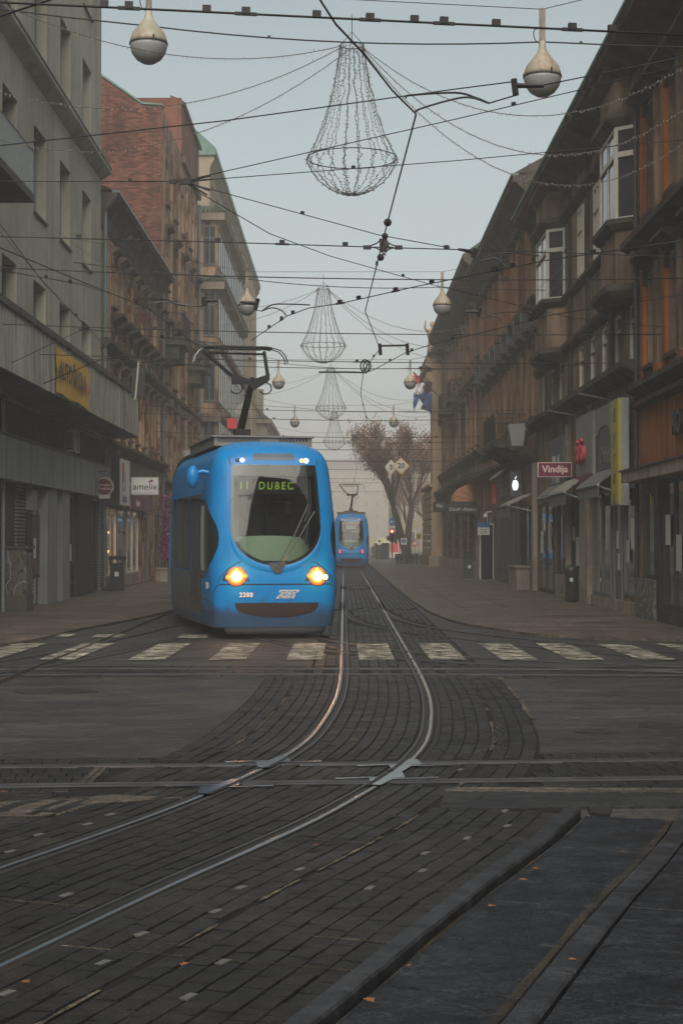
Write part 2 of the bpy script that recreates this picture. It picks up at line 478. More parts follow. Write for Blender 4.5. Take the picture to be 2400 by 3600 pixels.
track(BC, 0, BC.L, 'branch track curving from under the tram across the zebra stripes', 0.5, 0.022, M['rail_dull'])
BL = Path([(-2.45, 38), (-2.6, 34.5), (-2.95, 31.5), (-3.35, 28.0), (-3.75, 25.2), (-4.25, 22.9), (-4.9, 20.9), (-7, 17.5)])
track(BL, 0, BL.L, 'branch track curving off to the left past the grey shop building', 0.5, 0.0205, M['rail_dull'])

# cast crossing pieces where the bend meets the cross track
cr = thing('crossing', (0, 11.7, 0), 'cast steel crossing where the bend meets the near cross track', 'track crossing')
def cross_pts(pa, pb, ta, tb):
    best = None
    for i in np.linspace(0, pa.L, 900):
        p = pa.at(i, ta)
        d = pb.ya - p.y; dx = pb.xa - p.x
        k = int(np.argmin(d * d + dx * dx))
        q = pb.at(pb.c[k], tb)
        for kk in np.linspace(max(0, pb.c[k] - 0.8), min(pb.L, pb.c[k] + 0.8), 17):
            q = pb.at(kk, tb); e = (q - p).length
            if best is None or e < best[0]: best = (e, i, kk, p)
    return best
for ta in (-0.5, 0.5):
    for tb in (-0.5, 0.5):
        e, i, k, p = cross_pts(TR, XLOW, ta, tb)
        mb = MB()
        d1 = (TR.at(i + 0.1, ta) - TR.at(i - 0.1, ta)).normalized(); d2 = (XLOW.at(k + 0.1, tb) - XLOW.at(k - 0.1, tb)).normalized()
        n1 = Vector((d1.y, -d1.x, 0)); n2 = Vector((d2.y, -d2.x, 0))
        z = Vector((0, 0, 0.0235))
        pts = [p + d1 * 0.34 - n1 * 0.03, p + d1 * 0.34 + n1 * 0.03, p + n1 * 0.06 + d2 * 0.07, p + d2 * 0.36 - n2 * 0.03, p + d2 * 0.36 + n2 * 0.03, p - d1 * 0.06 + d2 * 0.05,
               p - d1 * 0.34 + n1 * 0.03, p - d1 * 0.34 - n1 * 0.03, p - n1 * 0.06 - d2 * 0.07, p - d2 * 0.36 + n2 * 0.03, p - d2 * 0.36 - n2 * 0.03, p + d1 * 0.06 - d2 * 0.05]
        c = p
        mb.add([c + z] + [q + z for q in pts], [(0, j + 1, (j + 1) % 12 + 1) for j in range(12)])
        mb.build('crossing_casting', M['rail'], cr)
        MB().grid([[TR.at(i + q, ta + s_ * 0.018 + (0.052 if ta < 0 else -0.052), 0.0245) for s_ in (-1, 1)] for q in np.linspace(-0.36, 0.36, 8)]).build('groove', M['groove'], cr)

# --- sett paving along the bend: every block its own piece with recessed joints
base = MB()
def band(path, t0, t1, s0, s1, z, step=0.4):
    n = max(2, int((s1 - s0) / step))
    base.grid([[path.at(s0 + (s1 - s0) * i / n, t0, z), path.at(s0 + (s1 - s0) * i / n, t1, z)] for i in range(n + 1)])
sY = TR.s_at_y
band(TR, -2.6, 1.86, sY(3.0), sY(11.0), 0.0035)
band(TR, -1.42, 1.42, sY(11.0), sY(20.4), 0.0035)
band(TR, -0.9, 1.35, sY(20.4), sY(60), 0.0035, 2)
band(TR, -3.4, 1.35, sY(60), sY(140), 0.0035, 8)
paving = base.build('track_paving', M['joint'])
tag(paving, 'dark sett paving laid along the tram bend', 'paving', kind='structure')
PO = org(paving)
blocks = []
cols_in = [(-0.455 + 0.1 + i * 0.1, 0.1) for i in range(8)]
def near_rail(p, paths):
    for pa in paths:
        d2 = (pa.xa - p.x) ** 2 + (pa.ya - p.y) ** 2
        k = int(np.argmin(d2))
        lat = (p.x - pa.xa[k]) * pa.ty[k] - (p.y - pa.ya[k]) * pa.tx[k]
        if abs(abs(lat) - 0.5) < 0.105 and d2[k] < 0.6: return True
    return False
def lay(path, t0, t1, s0, s1, dt, ds, gap, others, top=0.0125, test=None):
    nc = max(1, round((t1 - t0) / dt)); w = (t1 - t0) / nc
    nr = max(1, round((s1 - s0) / ds)); l = (s1 - s0) / nr
    for c in range(nc):
        sh = 0.5 * l * (c % 2) if l < 0.5 else 0.3 * l * (c % 3)
        for r in range(nr):
            a, b = s0 + r * l + sh, s0 + (r + 1) * l + sh
            ta, tb = t0 + c * w, t0 + (c + 1) * w
            m = path.at((a + b) / 2, (ta + tb) / 2)
            if others and (near_rail(m, others) or near_rail(path.at(a + 0.02, ta), others) or near_rail(path.at(b - 0.02, tb), others)): continue
            if test and not test(m): continue
            blocks.append((path, a, b, ta, tb, gap, top + random.uniform(-0.0025, 0.0025), m))
inner = (XLOW,)
for a, b in ((-0.385, 0.385),):
    lay(TR, a, b, sY(4.2), sY(20.3), 0.11, 0.215, 0.005, inner)
lay(TR, 0.58, 1.02, sY(4.2), sY(20.3), 0.11, 0.215, 0.005, inner)
lay(TR, 1.055, 1.40, sY(10.7), sY(20.0), 0.115, 0.215, 0.005, inner)
lay(TR, 1.055, 1.845, sY(4.2), sY(10.55), 0.113, 0.16, 0.005, inner)
lay(TR, -1.02, -0.58, sY(4.2), sY(20.3), 0.11, 0.215, 0.005, inner)
lay(TR, -1.40, -1.05, sY(10.7), sY(20.0), 0.115, 0.215, 0.005, inner)
lay(TR, -2.55, -1.05, sY(6.5), sY(10.3), 0.115, 0.215, 0.005, inner)
UP = (XUP, BC, BR)
lay(TR, -0.385, 0.385, sY(20.4), sY(40), 0.128, 0.5, 0.008, UP)
lay(TR, 0.58, 1.30, sY(20.4), sY(40), 0.12, 0.5, 0.008, UP)
lay(TR, -0.86, -0.58, sY(20.4), sY(40), 0.14, 0.5, 0.008, UP)
lay(TR, -0.385, 0.385, sY(40), sY(120), 0.128, 1.6, 0.012, None)
lay(TR, 0.58, 1.30, sY(40), sY(120), 0.12, 1.6, 0.012, None)
lay(TR, -0.86, -0.58, sY(40), sY(120), 0.14, 1.6, 0.012, None)
# cross-track setts, left and right of the bend
def off_bend(p):
    d2 = (TR.xa - p.x) ** 2 + (TR.ya - p.y) ** 2
    k = int(np.argmin(d2)); return math.sqrt(d2[k]) > 1.5
base2 = MB()
n_ = 40
base2.grid([[XLOW.at(XLOW.L * i / n_, -0.95, 0.0028), XLOW.at(XLOW.L * i / n_, 0.95, 0.0028)] for i in range(n_ + 1)])
base2.grid([[XUP.at(XUP.L * i / n_, -0.7, 0.0028), XUP.at(XUP.L * i / n_, 0.75, 0.0028)] for i in range(n_ + 1)])
base2.build('paving_bed', M['joint'], paving)
for a, b in ((-0.385, 0.385), (0.60, 0.92), (-0.92, -0.60)):
    lay(XLOW, a, b, 6.0, XLOW.L - 6.0, 0.16 if b - a < 0.5 else 0.26, 0.115 if b - a > 0.5 else 0.2, 0.005, (TR,), test=off_bend)
    lay(XUP, a, b, 6.0, XUP.L - 6.0, 0.26, 0.25, 0.006, (TR, BC, BR, BL), test=lambda p: abs(p.x - 0.47) > 0.98)
def block_verts(q):
    path, a, b, ta, tb, gp, top, m = q
    gs, gp = gp * 0.4, gp * 0.72
    c = [(a + gs, ta + gp), (b - gs, ta + gp), (b - gs, tb - gp), (a + gs, tb - gp)]
    tilt = random.uniform(-0.003, 0.003)
    lo = [path.at(s, t, 0.002) for s, t in c]
    e = 0.004
    e1 = 0.002
    ci = [(a + gs + e1, ta + gp + e), (b - gs - e1, ta + gp + e), (b - gs - e1, tb - gp - e), (a + gs + e1, tb - gp - e)]
    hi = [path.at(s, t, top + (tilt if i < 2 else -tilt)) for i, (s, t) in enumerate(ci)]
    return lo + hi, [(4, 7, 6, 5), (0, 4, 5, 1), (1, 5, 6, 2), (2, 6, 7, 3), (3, 7, 4, 0)]
def in_view(m):
    return m.y > 4.8 and abs(m.x * F / m.y) < 1230 and CAMH * F / m.y < 1720
vis = sorted([q for q in blocks if in_view(q[7])], key=lambda q: q[7].y)
singles = set(id(q) for q in vis[:290])
rest = MB()
for q in blocks:
    vs, fs = block_verts(q)
    fs = [f[::-1] for f in fs]
    if id(q) in singles: MB().add(vs, fs).build('sett', M['sett'], paving)
    else: rest.add(vs, fs)
tag(rest.build('sett_field', M['sett'], paving), kind='stuff')
# pale mortar seams between the panels, with breaks
def seam(path, t, s0, s1, w=0.012, z=0.0132, keep=0.65):
    mb = MB(); s = s0
    while s < s1:
        l = random.uniform(0.15, 0.6)
        if random.random() < keep:
            k = max(2, int(l / 0.07)); rows = []
            for i in range(k + 1):
                ss = min(s + l * i / k, s1); wa = w * random.uniform(0.3, 1.15)
                rows.append([path.at(ss, t - wa, z), path.at(ss, t + wa, z)])
            mb.grid(rows)
        s += l
    return mb
seam(TR, 1.037, sY(4.2), sY(20), 0.016, keep=.55).build('mortar_seam', M['mortar'], paving)
seam(TR, -1.035, sY(12.9), sY(20), 0.017, keep=0.7).build('mortar_seam', M['mortar'], paving)
seam(TR, 1.42, sY(15), sY(20.2), 0.03).build('mortar_seam', M['mortar'], paving)
seam(TR, 1.86, sY(4.2), sY(10.4), 0.022, keep=0.9).build('mortar_seam', M['dirt'], paving)
for yy, ta, tb in ((5.6, 0.58, 1.03), (6.95, 0.58, 1.86), (8.2, 0.62, 1.0), (9.4, 0.6, 1.02), (10.2, 0.6, 1.3), (7.6, -0.4, 0.38), (9.9, -0.38, 0.38), (13.6, -0.38, 0.38), (14.9, -0.4, 0.4), (16.4, -1.0, -0.6), (14.6, -1.02, -0.58), (16.0, 0.58, 1.4), (18.3, 0.58, 1.35), (8.6, 1.05, 1.84), (7.4, 1.05, 1.84)):
    s0 = sY(yy); mb = MB()
    k = 8
    mb.grid([[TR.at(s0 - 0.006 * random.uniform(.3, 1.3), ta + (tb - ta) * i / k, 0.0134), TR.at(s0 + 0.006 * random.uniform(.3, 1.3), ta + (tb - ta) * i / k, 0.0134)] for i in range(k + 1)])
    mb.build('mortar_seam', M['mortar'] if yy < 10 or yy > 14 else M['joint'], paving)
M['plate'] = plain('pale_plate', (0.11, 0.11, 0.10), 0.6, var=0.25, scale=20)
M['lifthole'] = plain('lifting_hole', (0.008, 0.008, 0.008), 0.8)
for (x, y) in ((283, 490), (438, 780), (600, 657), (915, 560), (1022, 459), (1272, 381), (945, 777), (800, 925), (30, 910), (165, 233), (372, 188), (470, 147), (48, 304), (540, 88)):
    p = gnd(x * .829, 2750 + y * .829)
    th = math.atan2(0.3, 1)
    MB().cbox((p.x, p.y, 0.0128), 0.034, 0.075, 0.008, rz=-th - 0.15).build('plate', M['plate'], paving)
for (x, y) in ((130, 1283), (372, 1203), (385, 1122), (578, 1052), (750, 926), (762, 995), (545, 735)):
    p = gnd(1200 + x * .7653, 2150 + y * .7653)
    MB().cbox((p.x, p.y, 0.0128), 0.034, 0.075, 0.008, rz=-0.35).build('plate', M['plate'], paving)
for (x, y) in ((760, 258), (685, 326), (410, 396), (310, 376), (630, 258), (712, 376), (1530, 238), (1338, 298), (980, 300)):
    p = gnd(x * .829, 2750 + y * .829)
    MB().cbox((p.x, p.y, 0.0135), 0.03, 0.07, 0.003, rz=-0.4).build('lifting_hole', M['lifthole'], paving)
for (x, y) in ((540, 490), (585, 540), (520, 580), (575, 608), (470, 648), (590, 670), (485, 317), (512, 355), (130, 512), (195, 488), (150, 462), (80, 650), (350, 815), (230, 950), (590, 455), (210, 405)):
    p = gnd(1200 + x * .7653, 2150 + y * .7653)
    MB().cbox((p.x, p.y, 0.0145), 0.05, 0.09, 0.003, rz=-0.1).build('lifting_hole', M['lifthole'], paving)
# repaired yellowish patches
for (u0, v0, u1, v1) in ((278, 2704, 384, 2757),):
    a, b = gnd(u0, v1), gnd(u1, v0)
    M['patch'] = ground_mat('patched_setts', (0.055, 0.046, 0.033), (0.085, 0.07, 0.05), 2, (0.7, 0.9), 80, 0.6)
    for i in range(2):
        for j in range(2):
            x0 = a.x + (b.x - a.x) * i / 2; y0 = a.y + (b.y - a.y) * j / 2
            MB().box(x0 + .006, x0 + (b.x - a.x) / 2 - .006, y0 + .006, y0 + (b.y - a.y) / 2 - .006, 0.004, 0.0165).build('sett', M['patch'], paving)

# --- kerb, gutter channel and pavement slabs in the near right corner
isl = MB()
s0_, s1_ = sY(1.5), sY(10.45)
n_ = 24
isl.grid([[TR.at(s0_ + (s1_ - s0_) * i / n_, 1.87, 0.012), TR.at(s0_ + (s1_ - s0_) * i / n_, 2.66, 0.012), TR.at(s0_ + (s1_ - s0_) * i / n_, 6.5, 0.012)] for i in range(n_ + 1)])
corner = tag(isl.build('pavement', M['joint']), kind='structure')
def slab_piece(name, a, b, ta, tb, z0, z1, mat, parent, chamf=0.008, zdrop=0.0):
    mb = MB(); k = 3
    lo, hi = [], []
    loop = [(a, ta)] + [(b, ta), (b, tb), (a, tb)]
    inn = [(a + chamf, ta + chamf), (b - chamf, ta + chamf), (b - chamf, tb - chamf), (a + chamf, tb - chamf)]
    vs = [TR.at(s, t, z0) for s, t in loop] + [TR.at(s, t, z1 - chamf) for s, t in loop] + [TR.at(s, t, z1) for s, t in inn]
    fs = [(8, 9, 10, 11)[::-1]]
    for i in range(4):
        j = (i + 1) % 4
        fs += [(i, 4 + i, 4 + j, j), (4 + i, 8 + i, 8 + j, 4 + j)]
    return mb.add(vs, fs).build(name, mat, parent)
s = s0_
i = 0
while s < s1_ - 0.2:
    e = min(s + 0.78, s1_)
    slab_piece('kerb_stone', s + 0.003, e - 0.003, 1.895, 2.00, -0.02, 0.074 + random.uniform(-.004, .004), M['kerb'], corner, 0.010)
    slab_piece('channel_slab', s + 0.014, e - 0.006, 2.02, 2.545, -0.02, 0.040 + random.uniform(-.004, .004), M['slab'], corner, 0.006)
    slab_piece('edge_stone', s + 0.003 + 0.3, e - 0.003 + 0.3, 2.56, 2.675, -0.02, 0.062 + random.uniform(-.003, .003), M['kerb'], corner, 0.01)
    for c in range(4):
        sh = 0.39 * (c % 2)
        slab_piece('paving_slab', s + 0.009 + sh, e - 0.009 + sh, 2.69 + c * 0.95, 2.69 + c * 0.95 + 0.938, -0.02, 0.058 + random.uniform(-.004, .004), M['slab'], corner, 0.006)
    s = e; i += 1
M['dirt_film'] = None
def dirt_film():
    m, nt, b, out = newmat('gutter_dirt')
    b.inputs['Base Color'].default_value = (0.085, 0.062, 0.03, 1); b.inputs['Roughness'].default_value = 0.95
    w = ramp(nt, noise(nt, coords(nt), 5, 8, 0.7), [(0.35, (0.05, 0.05, 0.05)), (0.75, (0.6, 0.6, 0.6))]).outputs[0]
    tr = N(nt, 'ShaderNodeBsdfTransparent'); ms = N(nt, 'ShaderNodeMixShader')
    nt.links.new(w, ms.inputs[0]); nt.links.new(tr.outputs[0], ms.inputs[1]); nt.links.new(b.outputs[0], ms.inputs[2])
    nt.links.new(ms.outputs[0], out.inputs['Surface'])
    return m
M['dirt_film'] = dirt_film()
k = 40
for ta, tb in ((2.02, 2.045), (2.50, 2.55)):
    MB().grid([[TR.at(s0_ + (s1_ - s0_) * i / k, ta + 0.015 * random.random(), 0.0465), TR.at(s0_ + (s1_ - s0_) * i / k, tb - 0.012 * random.random(), 0.0465)] for i in range(k + 1)]).build('dirt', M['dirt_film'], corner)
# asphalt band closing the island, with a broken gutter hole
pb = [gnd(1560, 2790), gnd(2400, 2795), gnd(2700, 2795), gnd(2700, 2842), gnd(2400, 2842), gnd(1545, 2850)]
tag(MB().prism([(p.x, p.y, -0.02) for p in pb], (0, 0, 0.034)).build('road_patch', M['asphalt_dark']), kind='structure')
pw = [gnd(1560, 2782), gnd(1600, 2775), gnd(2700, 2780), gnd(2700, 2794), gnd(2400, 2794), gnd(1562, 2789)]
tag(MB().prism([(p.x, p.y, -0.02) for p in pw], (0, 0, 0.036)).build('road_patch', M['sidewalk']), kind='structure')
pl = [gnd(-60, 2880), gnd(210, 2880), gnd(120, 2905), gnd(-60, 2950)]
tag(MB().prism([(p.x, p.y, -0.02) for p in pl], (0, 0, 0.030)).build('road_patch', M['asphalt_dark']), kind='structure')
pl = [gnd(-60, 2828), gnd(240, 2815), gnd(400, 2800), gnd(640, 2812), gnd(520, 2818), gnd(340, 2832), gnd(210, 2868), gnd(150, 2876), gnd(-60, 2876)]
tag(MB().prism([(p.x, p.y, -0.02) for p in pl], (0, 0, 0.0335)).build('road_patch', M['sidewalk']), kind='structure')
hl = MB().prism([(p.x, p.y, -0.01) for p in (gnd(2065, 2845), gnd(2150, 2845), gnd(2140, 2874), gnd(2075, 2868))], (0, 0, 0.030))
hl.build('gutter_hole', M['lifthole'], corner)

# broken asphalt edge right of the bend
rb = MB()
for i in range(70):
    p = gnd(1745 + random.gauss(0, 14), 2600 + random.gauss(0, 26))
    r = random.uniform(.008, .03)
    rb.ball((p.x, p.y, .012), r, 6, 4, random.uniform(.7, 1.4), random.uniform(.7, 1.4), random.uniform(.4, .8))
tag(rb.build('rubble', M['asphalt_dark']), 'loose asphalt rubble at the broken edge right of the bend', 'rubble', kind='stuff')
# --- zebra crossing
zc = thing('zebra_crossing', (0, 24.8, 0), 'worn cream zebra stripes painted across the street', 'zebra crossing')
for x in (-6.15, -5.1, -4.0, -2.75, -1.62, -0.55, 0.46, 1.46, 2.45, 3.38, 4.36, 5.35):
    w = 0.25
    sk = -0.012 * x
    MB().poly([(x - w, 23.0, 0.0235), (x + w, 23.0, 0.0235), (x + w + sk, 26.7 - (0.6 if x > 4 else 0), 0.0235), (x - w + sk, 26.7, 0.0235)]).build('stripe', M['paint'], zc)
for x, y in ((-5.0, 28.6), (-4.1, 28.4), (-2.6, 28.2)):
    MB().poly([(x - .25, y, 0.0235), (x + .25, y, 0.0235), (x + .25, y + .9, 0.0235), (x - .25, y + .9, 0.0235)]).build('stripe', M['paint'], zc)

# manholes, metal cover, leaves
for (u, v, r, lab) in ((2093, 2573, 0.17, 'oval iron manhole cover in the asphalt right of the bend'), (2318, 2554, 0.17, 'iron manhole cover furthest right in the asphalt, half rubbed over')):
    p = gnd(u, v)
    t = thing('manhole_cover', (p.x, p.y, 0), lab, 'manhole cover', 'manhole covers in the asphalt')
    MB().lathe([(r + .03, 0.0), (r + .03, 0.006), (r + .005, 0.007)], 24, (p.x, p.y, 0)).build('frame', M['iron'], t)
    lid = MB().lathe([(r, 0.0), (r, 0.011), (r - 0.01, 0.0125)], 24, (p.x, p.y, 0))
    for k in range(-2, 3): lid.box(p.x - 0.1, p.x + 0.1, p.y + k * 0.05 - .01, p.y + k * 0.05 + .01, 0.012, 0.015)
    lid.build('lid', M['iron'], t)
pp = [gnd(45, 2431), gnd(130, 2424), gnd(270, 2420), gnd(350, 2433), gnd(230, 2440), gnd(90, 2440)]
t = thing('access_cover', (pp[0].x + .8, pp[0].y, 0), 'large dark steel access cover left of the bend', 'access cover')
MB().prism([(p.x, p.y, 0) for p in pp], (0, 0, 0.008)).build('plate', M['asphalt_dark'], t)
c = sum(pp, Vector()) / 6
for k in (-1, 0, 1): MB().lathe([(0.05, 0.008), (0.05, 0.011)], 10, (c.x + k * .35, c.y, 0)).build('bolt', M['iron'], t)
M['leaf'] = plain('autumn_leaf', (0.22, 0.085, 0.022), 0.7, var=0.4, scale=3)
lv = []
for (u, v) in ((1487, 2612), (1515, 2500), (1485, 2615), (1828, 3101), (2003, 3384), (1438, 3403), (1290, 3525), (2185, 3003), (1105, 2978), (652, 3397), (8, 2790), (95, 3465), (1720, 3195), (1875, 3062), (2035, 2680), (1240, 2604)):
    p = gnd(u, v, 0.05 if v > 2890 and u > 1250 else 0.02)
    a = random.uniform(0, 6)
    mb = MB(); L = random.uniform(0.014, 0.03)
    ct = [(0, 0), (L, 0.25 * L), (1.5 * L, 0), (1.1 * L, -.3 * L), (L * .8, -.7 * L), (.3 * L, -.3 * L), (-.4 * L, -.5 * L), (-.2 * L, .4 * L), (.4 * L, .8 * L)]
    mb.add([(p.x + x * math.cos(a) - y * math.sin(a), p.y + x * math.sin(a) + y * math.cos(a), p.z + 0.012 + 0.2 * abs(y)) for x, y in ct], [(0, 1, 2, 3), (0, 3, 4, 5), (0, 5, 6, 7), (0, 7, 8, 1)])
    o = mb.build('fallen_leaf', M['leaf'])
    tag(o, 'small fallen autumn leaf lying on the ground', 'leaf', 'fallen leaves on the street')
# ------------------------------------------------------------------ trams
def tram_blue():
    m, nt, b, _ = newmat('tram_blue')
    pos = coords(nt, True)
    d = ramp(nt, noise(nt, coords(nt, True, (1.2, 1.2, 0.5)), 1.6, 8, 0.65), [(0.35, (0.001, 0.20, 0.53)), (0.75, (0.001, 0.255, 0.63))]).outputs[0]
    # road dirt: clings low on the skirt and in streaks
    dm = ramp(nt, noise(nt, coords(nt, True, (3, 3, 0.7)), 2.2, 9, 0.7), [(0.50, (0, 0, 0)), (0.80, (0.35, 0.35, 0.35))]).outputs[0]
    d = mix(nt, dm, d, (0.07, 0.09, 0.11))
    sx = N(nt, 'ShaderNodeSeparateXYZ'); nt.links.new(pos, sx.inputs[0])
    wob = N(nt, 'ShaderNodeMath', operation='MULTIPLY_ADD'); nt.links.new(noise(nt, pos, 3.0, 8, 0.7), wob.inputs[0]); wob.inputs[1].default_value = -0.9; nt.links.new(sx.outputs[2], wob.inputs[2])
    low = ramp(nt, wob.outputs[0], [(0.0, (0.75, 0.75, 0.75)), (0.22, (0, 0, 0))]).outputs[0]
    d = mix(nt, low, d, (0.055, 0.052, 0.05))
    nt.links.new(d, b.inputs['Base Color'])
    b.inputs['Roughness'].default_value = 0.38
    b.inputs['Specular IOR Level'].default_value = 0.3
    b.inputs['Coat Weight'].default_value = 0.25; b.inputs['Coat Roughness'].default_value = 0.12
    return m
M['tblue'] = tram_blue()
M['tram_grey'] = plain('tram_side_grey', (0.10, 0.13, 0.17), 0.4, obj=True, var=0.2, scale=2, coat=0.2)
M['tram_black'] = plain('tram_black', (0.012, 0.012, 0.014), 0.3, obj=True)
M['tram_rubber'] = plain('tram_rubber', (0.015, 0.015, 0.016), 0.8, obj=True)
M['tram_glass'] = glass_mat('tram_glass', (0.74, 0.82, 0.76), 0.62)
M['tram_side_glass'] = pane_mat('tram_side_glass', (0.018, 0.022, 0.026), 0.08, 0.7, 0.02)
M['dash'] = plain('dash_pale', (0.44, 0.54, 0.42), 0.55, obj=True, var=0.06)
M['cabwall'] = plain('cab_wall', (0.17, 0.20, 0.18), 0.7, obj=True)
M['cabpole'] = plain('cab_partition', (0.36, 0.42, 0.35), 0.6, obj=True)
M['bumper_slot'] = plain('bumper_slot', (0.035, 0.018, 0.014), 0.6, obj=True)
M['skirt'] = plain('tram_skirt', (0.10, 0.10, 0.105), 0.6, obj=True)
M['roofbox'] = plain('roof_box', (0.20, 0.19, 0.165), 0.6, obj=True)
M['white_letter'] = plain('white_letter', (0.75, 0.75, 0.72), 0.5, var=0.05)
M['panto'] = plain('pantograph_black', (0.014, 0.015, 0.018), 0.5, 0.4, obj=True)
M['lens'] = plain('lamp_lens', (0.02, 0.07, 0.15), 0.12, obj=True, coat=1)
M['halo'] = glow('lamp_bloom_inner', (1.0, 0.36, 0.08), 1.5)  # emissive colours for the bloom painted around each headlight
M['halo2'] = glow('lamp_bloom_mid', (1.0, 0.27, 0.05), 0.6)
M['halo3'] = glow('lamp_bloom_outer', (0.9, 0.22, 0.05), 0.22)
M['head_glow'] = glow('headlight_lit', (1.0, 0.56, 0.19), 34.0)
M['amber_glow'] = glow('amber_lit', (1.0, 0.36, 0.06), 3.0)
M['amber_dim'] = glow('amber_dim', (0.9, 0.28, 0.05), 0.6)
M['mark_glow'] = glow('marker_lit', (1.0, 0.66, 0.42), 5.0)
M['mark_off'] = plain('marker_off', (0.02, 0.02, 0.025), 0.2)
M['red_glow'] = glow('tail_lit', (1.0, 0.03, 0.035), 1.6)
M['led'] = glow('led_green', (0.55, 0.85, 0.06), 0.32)

W0, LC, NE = 1.12, 0.72, 4.0
_ph = np.linspace(0, PI / 2, 400)
_ox = np.concatenate([W0 * np.sin(_ph) ** (2 / NE), [W0]])
_oy = np.concatenate([LC * (1 - np.cos(_ph) ** (2 / NE)), [40.0]])
_oc = np.concatenate([[0], np.cumsum(np.hypot(np.diff(_ox), np.diff(_oy)))])
def _cr(xs, ys):
    P = catmull([(a, b, 0) for a, b in zip(xs, ys)], 8)
    px, py = np.array([p.x for p in P]), np.array([p.y for p in P])
    return lambda q: float(np.interp(q, px, py))
WZ = _cr([0.05, 0.25, 0.6, 1.0, 1.6, 2.2, 2.7, 2.98, 3.16, 3.30, 3.40, 3.45], [0.93, 0.955, 0.985, 1.0, 1.0, 0.985, 0.955, 0.925, 0.87, 0.77, 0.58, 0.38])
YF = _cr([0.05, 0.25, 0.55, 0.95, 1.30, 1.8, 2.4, 2.98, 3.16, 3.30, 3.40, 3.45], [0.10, 0.05, 0.0, 0.0, 0.05, 0.11, 0.21, 0.33, 0.41, 0.56, 0.86, 1.25])
def S(s, z, off=0.0):
    a = abs(s)
    x = float(np.interp(a, _oc, _ox)); y = float(np.interp(a, _oc, _oy))
    sg = 1 if s >= 0 else -1
    p = Vector((sg * x * WZ(z), y + YF(z), z))
    if off:
        e = 0.01
        n = (S(s + e, z) - S(s - e, z)).cross(S(s, z + e) - S(s, z - e))
        n.normalize()
        p = p + n * off
    return p
SEC = 6.2
S_END = float(_oc[-2]) + (SEC - LC)
def z_rows(z0, z1, d=0.045):
    n = int(round((z1 - z0) / d)); return [z0 + (z1 - z0) * i / n for i in range(n + 1)]
# outlines on the skin: windscreen (U shape) and cab side window (D shape)
def ws_half(z, top=2.99, w=0.79, knee=1.95, bot=1.25):
    if z > top or z < bot: return -1
    if z > knee: return w - 0.05 * max(0, (z - knee) / (top - knee)) ** 2 * 0
    return w * max(0.0, 1 - ((knee - z) / (knee - bot)) ** 2.15) ** (1 / 2.0)
SW0, SW1 = 1.00, 2.28                        # side window along the skin
def sw_range(z):
    zc, hz = 1.72, 0.70
    k = (z - zc) / hz
    if abs(k) > 1: return None
    return (SW1 - (SW1 - SW0) * max(0.0, 1 - abs(k) ** 2.2) ** 0.5, SW1)
def loop_ws(n=26, grow=0.0):
    bot, knee, top, w = 1.25, 1.95, 2.99, 0.79
    pts = []
    for i in range(n + 1):
        t = PI / 2 * i / n
        z = knee - (knee - bot) * math.cos(t)
        pts.append((ws_half(max(z, bot + 1e-5)), z))
    for i in range(1, 15): pts.append((w, knee + (top - knee) * i / 14))
    pts = [(-0.0001, bot)] + pts[1:]
    top_row = [(w - 2 * w * i / 16, top) for i in range(1, 16)]
    left = [(-a, z) for a, z in reversed(pts[1:])]
    return pts + top_row + left
def inset_loop(lp, d):
    n = len(lp); out = []
    for i in range(n):
        a, b = Vector(lp[i - 1]), Vector(lp[(i + 1) % n])
        t = (b - a); t.normalize()
        nrm = Vector((-t.y, t.x))
        out.append((lp[i][0] + nrm.x * d, lp[i][1] + nrm.y * d))
    return out
def ring(mb, la, lb, oa, ob):
    n = len(la)
    mb.add([S(s, z, oa) for s, z in la] + [S(s, z, ob) for s, z in lb], [(i, (i + 1) % n, n + (i + 1) % n, n + i) for i in range(n)])
def patch(rows, nc, off):
    mb = MB()
    mb.grid([[S(a + (b - a) * i / nc, z, off) for i in range(nc + 1)] for z, a, b in rows])
    return mb
def strip_line(pts, w, off):
    pts = [Vector((a, b)) for a, b in pts]
    rows = []
    for i, p in enumerate(pts):
        t = pts[min(i + 1, len(pts) - 1)] - pts[max(i - 1, 0)]; t.normalize()
        n = Vector((-t.y, t.x)) * w / 2
        rows.append([S(p.x - n.x, p.y - n.y, off), S(p.x + n.x, p.y + n.y, off)])
    return MB().grid(rows)

